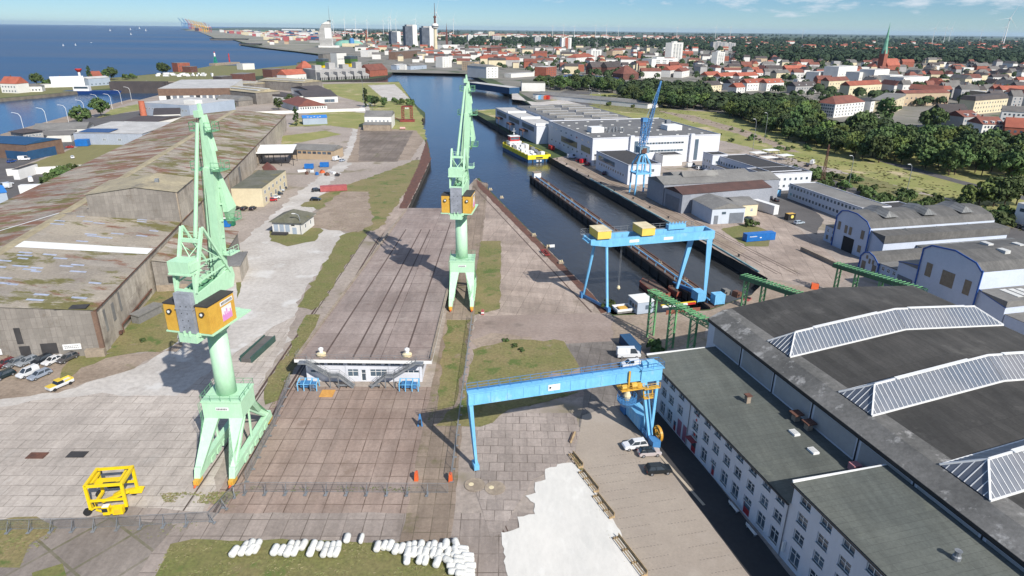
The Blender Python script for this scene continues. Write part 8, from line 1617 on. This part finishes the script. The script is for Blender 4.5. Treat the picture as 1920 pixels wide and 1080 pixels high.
for e in Lh:
  tt,WW=hb(e[0],e[1],e[2],e[3],e[4],e[5],e[6],e[7],e[8],e[9],e[10],e[11],e[12],('the '+' '.join(e[0].split()[:4])) if e[0].startswith(('tall white stepped','white theatre','orange brick')) else None,nm='harbour_building',cat='building')
  if e[9]=='syel': MB().box(-.3,-.3,e[6]*.62,WW+.3,e[5]+.3,e[6]*.86).obj('green_band',M['leafgreen'],tt); MB().box(-.4,-.4,e[6]*.86,WW+.4,e[5]+.4,e[6]+.4).obj('glazed_top',M['ribbon2'],tt)
q=[o for o in bpy.data.objects if o.get('label','').startswith('grey stepped fish')][0]; WW=hypot(G(593,150)[0]-G(686,146)[0],G(593,150)[1]-G(686,146)[1])
for k in range(6): MB().yprism([(WW*k/6+1,0),(WW*(k+1)/6-1,0),(WW*(k+1)/6-1,6),(WW*k/6+1,11)],-12,-.05).obj('stepped_wing',M['wall_g'],q)
for k in range(4): MB().box(WW*(k*.27)+2,4,14,WW*(k*.27)+12,16,20+3*(k%2)).obj('roof_tower',M['wall_g'],q)
for k in range(30): MB().box(WW*k/30+.6,-12.1,0,WW*k/30+2.0,-12.01,4).obj('bay_door',M['dark'],q)
# basin bank houses
for e in (('white three storey house with orange tiled roof at the left end of the basin bank',4,174,34,175,16,10,'gx',7,'wall_w','tile_red',2,5),('white flat-roofed club house with grey roof on the basin bank',26,173,80,172,14,6,'hip',2.5,'wall_w','tile_gr',1,8),('long white boat hall behind the basin bank',98,164,160,162,20,9,'gx',3,'white','white',0,0),('small white house with red gable roof on the dyke',176,153,194,152,12,6,'gx',7,'wall_w','tile_red',1,2),('pale blue-white barracks right of the coaster',168,162,208,159,14,9,'gx',2,'wall_b','roof_lt',1,5),('low white shed beside the hedge on the basin bank',68,166,98,164,8,4,'flat',0,'wall_w','roof_lt',0,0),('dark red brick guest house on the dyke',335,135,358,134,18,14,'flat',0,'brick_red','roof_md',2,4),('lower dark brick wing with white windows of the dyke guest house',358,136,371,135,16,9,'flat',0,'brick_dk','roof_md',1,3),('white service hall with green roof near the pier head',456,131,478,130,18,10,'flat',0,'wall_w','roof_lt',0,0),('dark low lock control hall left of the cold store gable',417,157,437,155,14,9,'flat',0,'tile_dk','roof_md',0,0),('brown and white lock house right of the control hall',460,155,480,152,20,11,'flat',0,'brick_dk','roof_md',1,3),('arched grey shed with rounded roof behind the mossy shed end',448,200,475,197,30,5,'barrel',4,'shed_wall','roof_md',0,0),('dark open-fronted shed with sawtooth skylights by the cold store',434,188,466,186,40,8,'gx',3,'shed_wall','roof_md',0,0)): hb(e[0],*e[1:9],e[9],e[10],e[11],e[12],None,nm='bank_building',cat='building')
for i in range(26):
    x=298+(i%13)*8+RND.uniform(-4,4); y=140.5+(i//13)*2.6+RND.uniform(-1.2,1.2); p=G(x,y); t=thing('camper_van','white camper van in the crowded site below the dyke guest house','camper',(p[0],p[1],0),RND.uniform(0,3),'camper vans below the dyke'); MB().box(-3.0,-1.1,.4,3.0,1.1,2.8).slot(1).box(2.2,-1.11,1.4,3.01,1.11,2.2).obj('body',[M['white'],M['glass']],t)
# filler houses by quarter
RF=(('orange-red','tile_red'),('brown','tile_brn'),('dark','tile_dk'),('grey','tile_gr')); WL=(('white','wall_w'),('cream','wall_c'),('grey','wall_g'),('brick','brick_red'),('tan','wall_t'))
used={}; placed=[(l[2][0],l[2][1]) for l in LM]+HBP; NH=[0]
FARM=MB()
def quarter(poly,n,big=1.0,win=True,seed=1,wts=(3,4,4,3)):
    r=random.Random(seed); xs=[p[0] for p in poly];ys=[p[1] for p in poly]; k=0; tries=0
    while k<n and tries<n*40:
        tries+=1; x,y=r.uniform(min(xs),max(xs)),r.uniform(min(ys),max(ys))
        if not inside(x,y,poly): continue
        p=G(x,y); md=max(17,p[1]*.017)
        if any(abs(p[0]-q[0])<md*1.0 and abs(p[1]-q[1])<md*1.5 for q in placed): continue
        if any(abs(p[0]-q[0])<14 and abs(p[1]-q[1])<14 for q in TREES): continue
        placed.append((p[0],p[1])); k+=1
        W=r.choice((12,16,22,30))*big; D=r.uniform(10,13); h=r.choice((7,9.5,11,12.5)); fl=r.random()<.16
        rn,rm=r.choices(RF,wts)[0]; wn,wl=r.choices(WL,(6,3,2,2,1))[0]; a=(.12 if r.random()<.68 else .12+pi/2)+r.gauss(0,.05)
        NH[0]+=1
        if p[1]>1900 or NH[0]>268:
            c0,s0=cos(a),sin(a); ii=['tile_red','tile_brn','tile_dk','tile_gr'].index(rm); o=len(FARM.v)
            FARM.slot(4+['wall_w','wall_c','wall_g','brick_red','wall_t'].index(wl)).box(-W/2,-D/2,0,W/2,D/2,h).slot(ii)
            FARM.box(-W/2,-D/2,h,W/2,D/2,h+.5) if fl else FARM.xprism([(-D/2-.4,h),(D/2+.4,h),(0,h+5)],-W/2-.4,W/2+.4)
            FARM.v[o:]=[(p[0]+x_*c0-y_*s0,p[1]+x_*s0+y_*c0,z_) for x_,y_,z_ in FARM.v[o:]]
            continue
        l=min(LM,key=lambda q:(q[0]-x)**2+((q[1]-y)*3)**2+(400 if used.get((q[3],rn,wn,fl),0)>16 else 0)); side='left of' if x<l[0]-14 else 'right of' if x>l[0]+14 else 'beyond' if y<l[1] else 'before'
        key=(l[3],rn,wn,fl,side); used[key]=used.get(key,0)+1; q=ORD[min(19,used[key]-1)]
        lab='%s house with %s, %s of its kind %s %s'%(wn,'flat roof' if fl else rn+' roof',q,side,l[3])
        t=thing('town_house',lab,'house',(p[0],p[1],0),a,'houses of the town'); b=MB().box(-W/2,-D/2,-.3,W/2,D/2,h); b.obj('wall',M[wl],t)
        rt='flat' if fl else r.choice(('gx','gx','hip','gx')) if W>D else 'gy'
        o=roof_shape(rt,W,D,h+.01,r.uniform(4,6),.4).obj('roof',M['roof_lt' if fl and r.random()<.5 else 'roof_md' if fl else rm],t); o.location=(-W/2,-D/2,0)
        if win and p[1]<1150:
            m=winmesh(1.4,1.5,'plain2'); m2=m
            for f in range(int(h/3.3)):
                for c in range(int(W/4.2)): inst(m,'window',t,(-W/2+(c+.5)*W/int(W/4.2),-D/2,1.4+f*3.1))
        if not fl: MB().box(-W*.2,-.4,h+2,-W*.2+.8,.4,h+6.4).obj('chimney',M['brick_dk'],t)
quarter([(1295,100),(1470,96),(1640,112),(1925,128),(1925,205),(1800,192),(1640,172),(1500,162),(1360,150),(1300,140)],205,1.0,True,2,(2,4,4,4))
quarter([(850,84),(1290,84),(1290,108),(1230,122),(1080,128),(950,116),(880,112)],85,1.2,True,3,(3,4,3,2))
quarter([(630,72),(760,72),(735,104),(690,100),(640,92)],40,1.3,False,4,(3,2,2,3))
quarter([(690,98),(740,100),(860,110),(890,122),(800,118),(700,112)],22,1.3,True,24,(2,3,3,4))
quarter([(520,66),(600,70),(600,84),(500,84)],12,1.5,False,25,(2,3,3,4))
quarter([(720,92),(860,92),(960,104),(1040,122),(1010,138),(960,128),(900,122),(850,112),(800,104),(720,108)],52,1.2,True,14,(3,4,2,3))
quarter([(1040,118),(1280,122),(1280,148),(1170,146),(1060,138)],26,1.1,True,15,(3,4,3,2))
quarter([(560,62),(900,60),(1330,70),(1330,84),(850,80),(620,72)],46,2.2,False,5,(3,3,2,2))
tag(FARM.obj('distant_houses',[M[k] for k in ('tile_red','tile_brn','tile_dk','tile_gr','wall_w','wall_c','wall_g','brick_red','wall_t')]),kind='stuff')
# everything farther: one mass of roofs, woods
r=random.Random(8); m=MB()
for i in range(520):
    x=r.uniform(500,1420) if i<430 else r.uniform(1300,1920); y=(58.5+(x-500)*.0115+abs(r.gauss(0,4.2))) if i<430 else r.uniform(80,100)
    p=G(x,y)
    if p[1]>9000 or p[1]<1500: continue
    W=r.uniform(12,34)*(1+p[1]/6000);h=r.uniform(6,11)*(1+p[1]/9000); m.slot(r.choice((0,0,0,1))).box(p[0]-W/2,p[1]-8,0,p[0]+W/2,p[1]+8,h).slot(r.choice((2,2,3))).xprism([(p[1]-9,h),(p[1]+9,h),(p[1],h+5)],p[0]-W/2-.5,p[0]+W/2+.5)
tag(m.obj('far_houses',[M['wall_w'],M['wall_c'],M['tile_red'],M['tile_brn']]),kind='stuff')
pts=[];sz=[]
for i in range(2000):
    x=r.uniform(640,1960); y=r.uniform(80,200)
    if not inside(x,y,[(640,84),(840,84),(1290,84),(1470,94),(1640,106),(1960,124),(1960,215),(1800,232),(1700,214),(1560,205),(1480,182),(1320,160),(1290,148),(1170,150),(1050,140),(1000,138),(900,124),(860,120),(740,108),(650,92)]): continue
    p=G(x,y)
    if any(abs(p[0]-q[0])<11 and abs(p[1]-q[1])<11 for q in placed) or (x>1290 and r.random()<.45): continue
    pts.append(p[:2]); sz.append(r.uniform(7,12))
mass('town_trees',pts,sz,46,'leaf_dk',.22)
pts=[];sz=[]
def band(n,x0,x1,ya,yb,s0,s1,pr=1.0):
    for i in range(n):
        x=r.uniform(x0,x1); f=r.random(); y=(ya+(yb-ya)*f)+(x-960)*.012
        p=G(x,y)
        if p[1]>14000 or p[1]<700: continue
        pts.append(p[:2]); sz.append(r.uniform(s0,s1)*(1+p[1]/9000))
band(1500,1380,1970,94,110,11,16); band(1700,1240,1970,66,92,9,14); band(900,850,1400,72,88,9,13); band(1800,560,1970,56.5,63,10,15); band(320,620,860,62,80,8,12)
mass('far_woods',pts,sz,20,'leaf_far',.36)
# wind turbines
t=thing('wind_turbine','','wind turbine'); MB().lathe([(2.1,0),(1.2,100)],10).obj('tower',M['white'],t); MB().box(-1.6,-4,98.6,1.6,4,102).obj('nacelle',M['white'],t)
for k in range(3):
    a=2*pi*k/3+.35; b=MB(); b.beam((0,-4.6,100.3),(sin(a)*10,-4.8,100.3+cos(a)*10),1.2,2.2,2.2,.8); b.beam((sin(a)*10,-4.8,100.3+cos(a)*10),(sin(a)*48,-5,100.3+cos(a)*48),2.2,.8,.5,.3); b.obj('blade',M['white'],t)
WT=[(1753,87,1,23,'large wind turbine with three white blades above the right woods')]+[(x,yb,0,yt,None) for x,yb,yt in ((525+119,54,40),(648,54,39),(668,52,38),(687,56,38),(707,54,40),(735,55,40),(744,58,39),(748,53,34),(757,54,38),(791,53,38),(828,53,26),(857,53,38),(1030,54,49),(1049,54,48),(1068,54,50),(1105,54,48),(1124,54,48),(1145,54,49),(1248,56,52),(1316,56,51),(1342,57,51),(1470,62,56),(1702,66,53),(1722,66,52),(1731,66,53),(1786,67,56),(1826,67,51),(1870,67,57))]
WT[0]=(1880,87,1,36,WT[0][4]); k=0
for x,yb,n,yt,lab in WT:
    lv=55+(x-960)*.012
    p=G(x,yb) if n else (lambda d:(d*(x-945)/1230*1.0,d))(5200+((k*977)%1900))
    H=CAM_H-(yt-lv+0)*(p[1]/1230*1.0)*.93 if True else 100
    H=max(60,H); s=H/100
    lab=lab or ORD[min(19,k)] +' wind turbine from the left along the '+('city' if k<12 else 'eastern')+' horizon' if n or k<20 else ORD[k-20]+' wind turbine after the church spire along the right horizon'
    o=t if n else dup(t,(p[0],p[1],0)); o.location=(p[0],p[1],0); o.scale=(s*(.8 if not n else 1),s*.8,s); o.rotation_euler=(0,0,-.25+.1*(k%5)); o['label']=lab; o['group']='wind turbines'
    if not n: k+=1
# container port on the left horizon
t=thing('container_crane','','crane'); q=MB()
for sx in (-12,12):
    for sy in (-14,14): q.box(sx-1.5,sy-1.5,0,sx+1.5,sy+1.5,46)
for sx in (-12,12): q.box(sx-1.2,-14,16,sx+1.2,14,19); q.box(sx-1.2,-16,44,sx+1.2,16,48)
q.obj('portal',M['yel'],t); MB().beam((0,-14,48),(0,-52,92),4,4).beam((0,-14,47),(0,24,47),4,4).obj('boom',M['yel'],t); MB().beam((-10,10,46),(0,0,74),2).beam((10,10,46),(0,0,74),2).beam((0,0,74),(0,-40,80),1).obj('pylon',M['yel'],t); MB().box(-6,4,48,6,16,54).obj('machine_house',M['white'],t)
for i,(x,y,mt) in enumerate(((346,53,'blue_dk'),(353,53.5,'blue_dk'),(359,55,'red'),(365,56,'yel'),(370,57,'yel'),(374,58,'yel'),(379,59,'yel'),(384,60,'yel'),(388,61,'yel'),(393,61,'cont_red'))):
    p=G(x,y); o=t if i==0 else dup(t,(0,0,0)); o.location=(p[0],p[1],0); s=max(.7,p[1]/6800); o.scale=(s,s,s); o.rotation_euler=(0,0,-.5); o['label']=ORD[i]+' container crane from the left at the far port, '+{'blue_dk':'blue','red':'red','yel':'orange','cont_red':'faded red'}[mt]; o['group']='container cranes at the far port'
    for c in kids(o):
        if not c.name.startswith('machine'): c.material_slots[0].link='OBJECT'; c.material_slots[0].material=M[mt]
for lab,x,y,W,h,m_,rz in (('container ship with stacked red and orange boxes under the port cranes',372,58,340,40,'cont_red',-1.0),('white long port hall with pale roof right of the sail hotel',664,57,420,34,'white',0),('low white port stacks left of the sail hotel',560,57,700,22,'white',0),('teal long warehouse on the far quay edge',493,60,420,22,'cont_green',0),('white silo group by the far quay',572,72,60,34,'wall_w',0),('grey dolphin jetty off the far quay, near one',470,84,80,6,'tile_gr',0),('grey dolphin jetty off the far quay, far one',430,74.5,200,7,'tile_gr',0)):
    p=G(x,y); t=thing('port_building' if 'ship' not in lab else 'container_ship',lab,'building' if 'ship' not in lab else 'ship',(p[0],p[1],WZ if 'ship' in lab or 'jetty' in lab else 0),rz); MB().box(-W/2,-20,0,W/2,20,h).obj('body',M[m_],t); MB().box(-W/2-2,-21,h,W/2+2,21,h+3).obj('roof',M['roof_lt' if 'jetty' not in lab else 'dark'],t)
r=random.Random(31); m=MB()
for i in range(420):
    x=r.uniform(400,640); y=58.5+(x-400)*.012+r.random()*((x-395)*.10 if x<500 else 16); p=G(x,y)
    if p[1]>9000 or p[1]<2300: continue
    W=r.uniform(20,60);h=r.uniform(8,20)*(.7+p[1]/9000); m.slot(r.choice((0,0,1,2,3,4))).box(p[0]-W/2,p[1]-10,0,p[0]+W/2,p[1]+10,h)
tag(m.obj('port_stacks',[M['wall_w'],M['wall_c'],M['cont_red'],M['wall_g'],M['navy']]),kind='stuff')
# ---------------------------------------------------------------- light, sky, camera
sc=bpy.context.scene
SUN_AZ=radians(146);SUN_EL=radians(38)
w=bpy.data.worlds.new('World'); sc.world=w; w.use_nodes=True; t=w.node_tree; bg=t.nodes['Background']
sk=t.nodes.new('ShaderNodeTexSky'); sk.sky_type='NISHITA'; sk.sun_disc=False; sk.sun_elevation=SUN_EL; sk.sun_rotation=SUN_AZ; sk.altitude=50; sk.air_density=1.0; sk.dust_density=0.0; sk.ozone_density=4.0
tc=t.nodes.new('ShaderNodeTexCoord'); sx=t.nodes.new('ShaderNodeSeparateXYZ'); t.links.new(tc.outputs['Generated'],sx.inputs[0])
def wm(op,a,b=None):
    x=t.nodes.new('ShaderNodeMath'); x.operation=op
    for i,v in ((0,a),(1,b)):
        if v is None: continue
        if isinstance(v,(int,float)): x.inputs[i].default_value=v
        else: t.links.new(v,x.inputs[i])
    return x.outputs[0]
# puffy low clouds: noise over direction, denser to the right and higher up
cb=t.nodes.new('ShaderNodeCombineXYZ'); t.links.new(wm('MULTIPLY',sx.outputs['X'],9.0),cb.inputs[0]); t.links.new(wm('MULTIPLY',sx.outputs['Y'],3.0),cb.inputs[1]); t.links.new(wm('MULTIPLY',sx.outputs['Z'],34.0),cb.inputs[2])
no=t.nodes.new('ShaderNodeTexNoise'); no.inputs['Scale'].default_value=2.4; no.inputs['Detail'].default_value=7; no.inputs['Roughness'].default_value=0.62; t.links.new(cb.outputs[0],no.inputs['Vector'])
no2=t.nodes.new('ShaderNodeTexNoise'); no2.inputs['Scale'].default_value=0.7; no2.inputs['Detail'].default_value=2; t.links.new(cb.outputs[0],no2.inputs['Vector'])
up=t.nodes.new('ShaderNodeMapRange'); up.inputs['From Min'].default_value=0.018; up.inputs['From Max'].default_value=0.040; up.inputs['To Min'].default_value=-0.16; up.inputs['To Max'].default_value=0.06; t.links.new(sx.outputs['Z'],up.inputs['Value'])
side=t.nodes.new('ShaderNodeMapRange'); side.inputs['From Min'].default_value=-0.05; side.inputs['From Max'].default_value=0.35; side.inputs['To Min'].default_value=-0.14; side.inputs['To Max'].default_value=0.06; t.links.new(sx.outputs['X'],side.inputs['Value'])
added_cloud=t.nodes.new('ShaderNodeMapRange'); added_cloud.inputs['From Min'].default_value=0.06; added_cloud.inputs['From Max'].default_value=0.25; added_cloud.inputs['To Max'].default_value=0.09; t.links.new(sx.outputs['Z'],added_cloud.inputs['Value'])  # more cloud above the view, added to grey the water's reflections
dens=wm('ADD',wm('ADD',wm('ADD',wm('ADD',no.outputs['Fac'],added_cloud.outputs['Result']),wm('MULTIPLY',wm('SUBTRACT',no2.outputs['Fac'],0.5),0.35)),up.outputs['Result']),side.outputs['Result'])
mr=t.nodes.new('ShaderNodeMapRange'); mr.inputs['From Min'].default_value=0.52; mr.inputs['From Max'].default_value=0.72; t.links.new(dens,mr.inputs['Value'])
cf=wm('MULTIPLY',mr.outputs['Result'],0.8)
mxx=t.nodes.new('ShaderNodeMix'); mxx.data_type='RGBA'; t.links.new(cf,mxx.inputs[0]); 
tr=t.nodes.new('ShaderNodeValToRGB'); el=tr.color_ramp.elements; el[0].position=0.0; el[0].color=(0.43,0.60,0.80,1); el[1].position=0.5; el[1].color=(0.85,0.95,1.05,1); k=el.new(0.035); k.color=(0.34,0.51,0.74,1); k=el.new(0.16); k.color=(0.48,0.65,0.90,1)
t.links.new(sx.outputs['Z'],tr.inputs['Fac']); tm=t.nodes.new('ShaderNodeMix'); tm.data_type='RGBA'; tm.blend_type='MULTIPLY'; tm.inputs[0].default_value=1.0; t.links.new(sk.outputs['Color'],tm.inputs[6]); t.links.new(tr.outputs['Color'],tm.inputs[7]); t.links.new(tm.outputs[2],mxx.inputs[6]); mxx.inputs[7].default_value=(5.6,6.0,6.5,1)
t.links.new(mxx.outputs[2],bg.inputs['Color']); bg.inputs['Strength'].default_value=0.09
L=bpy.data.lights.new('sun','SUN'); L.energy=4.4; L.angle=radians(0.5); L.color=(1.0,0.955,0.89)
so=bpy.data.objects.new('sun',L); C.objects.link(so)
d=Vector((sin(SUN_AZ)*cos(SUN_EL),cos(SUN_AZ)*cos(SUN_EL),sin(SUN_EL))); so.rotation_euler=d.to_track_quat('Z','Y').to_euler()
cam=bpy.data.cameras.new('camera'); co=bpy.data.objects.new('camera',cam); C.objects.link(co); sc.camera=co
cam.sensor_width=36; cam.lens=36*FPX/1920; cam.clip_start=1; cam.clip_end=200000
R=Vector(_R);D=Vector(_D);Fv=Vector(_F); ix=R*cos(ROLL)-D*sin(ROLL); iy=-(R*sin(ROLL)+D*cos(ROLL))
mw=Matrix((ix,iy,-Fv)).transposed().to_4x4(); mw.translation=Vector((0,0,CAM_H)); co.matrix_world=mw
sc.view_settings.view_transform='Standard'; sc.view_settings.look='None'; sc.view_settings.gamma=1; sc.view_settings.exposure=EXPO
sc.cycles.max_bounces=5; sc.cycles.diffuse_bounces=2; sc.cycles.glossy_bounces=3; sc.cycles.transparent_max_bounces=6
sc.cycles.use_adaptive_sampling=True

# air: pale volume round everything, far things fade to blue
hz=MB().box(-62000,-600,-12,62000,61500,240).obj('haze',[None]) if HAZE else None
if hz:
    m=bpy.data.materials.new('haze_air'); m.use_nodes=True; t=m.node_tree; t.nodes.remove(t.nodes['Principled BSDF']); v=t.nodes.new('ShaderNodeVolumePrincipled'); v.inputs['Color'].default_value=(.60,.80,1,1); v.inputs['Density'].default_value=HAZE; v.inputs['Anisotropy'].default_value=0.2
    t.links.new(v.outputs[0],t.nodes['Material Output'].inputs['Volume']); hz.data.materials[0]=m; tag(hz,kind='stuff')
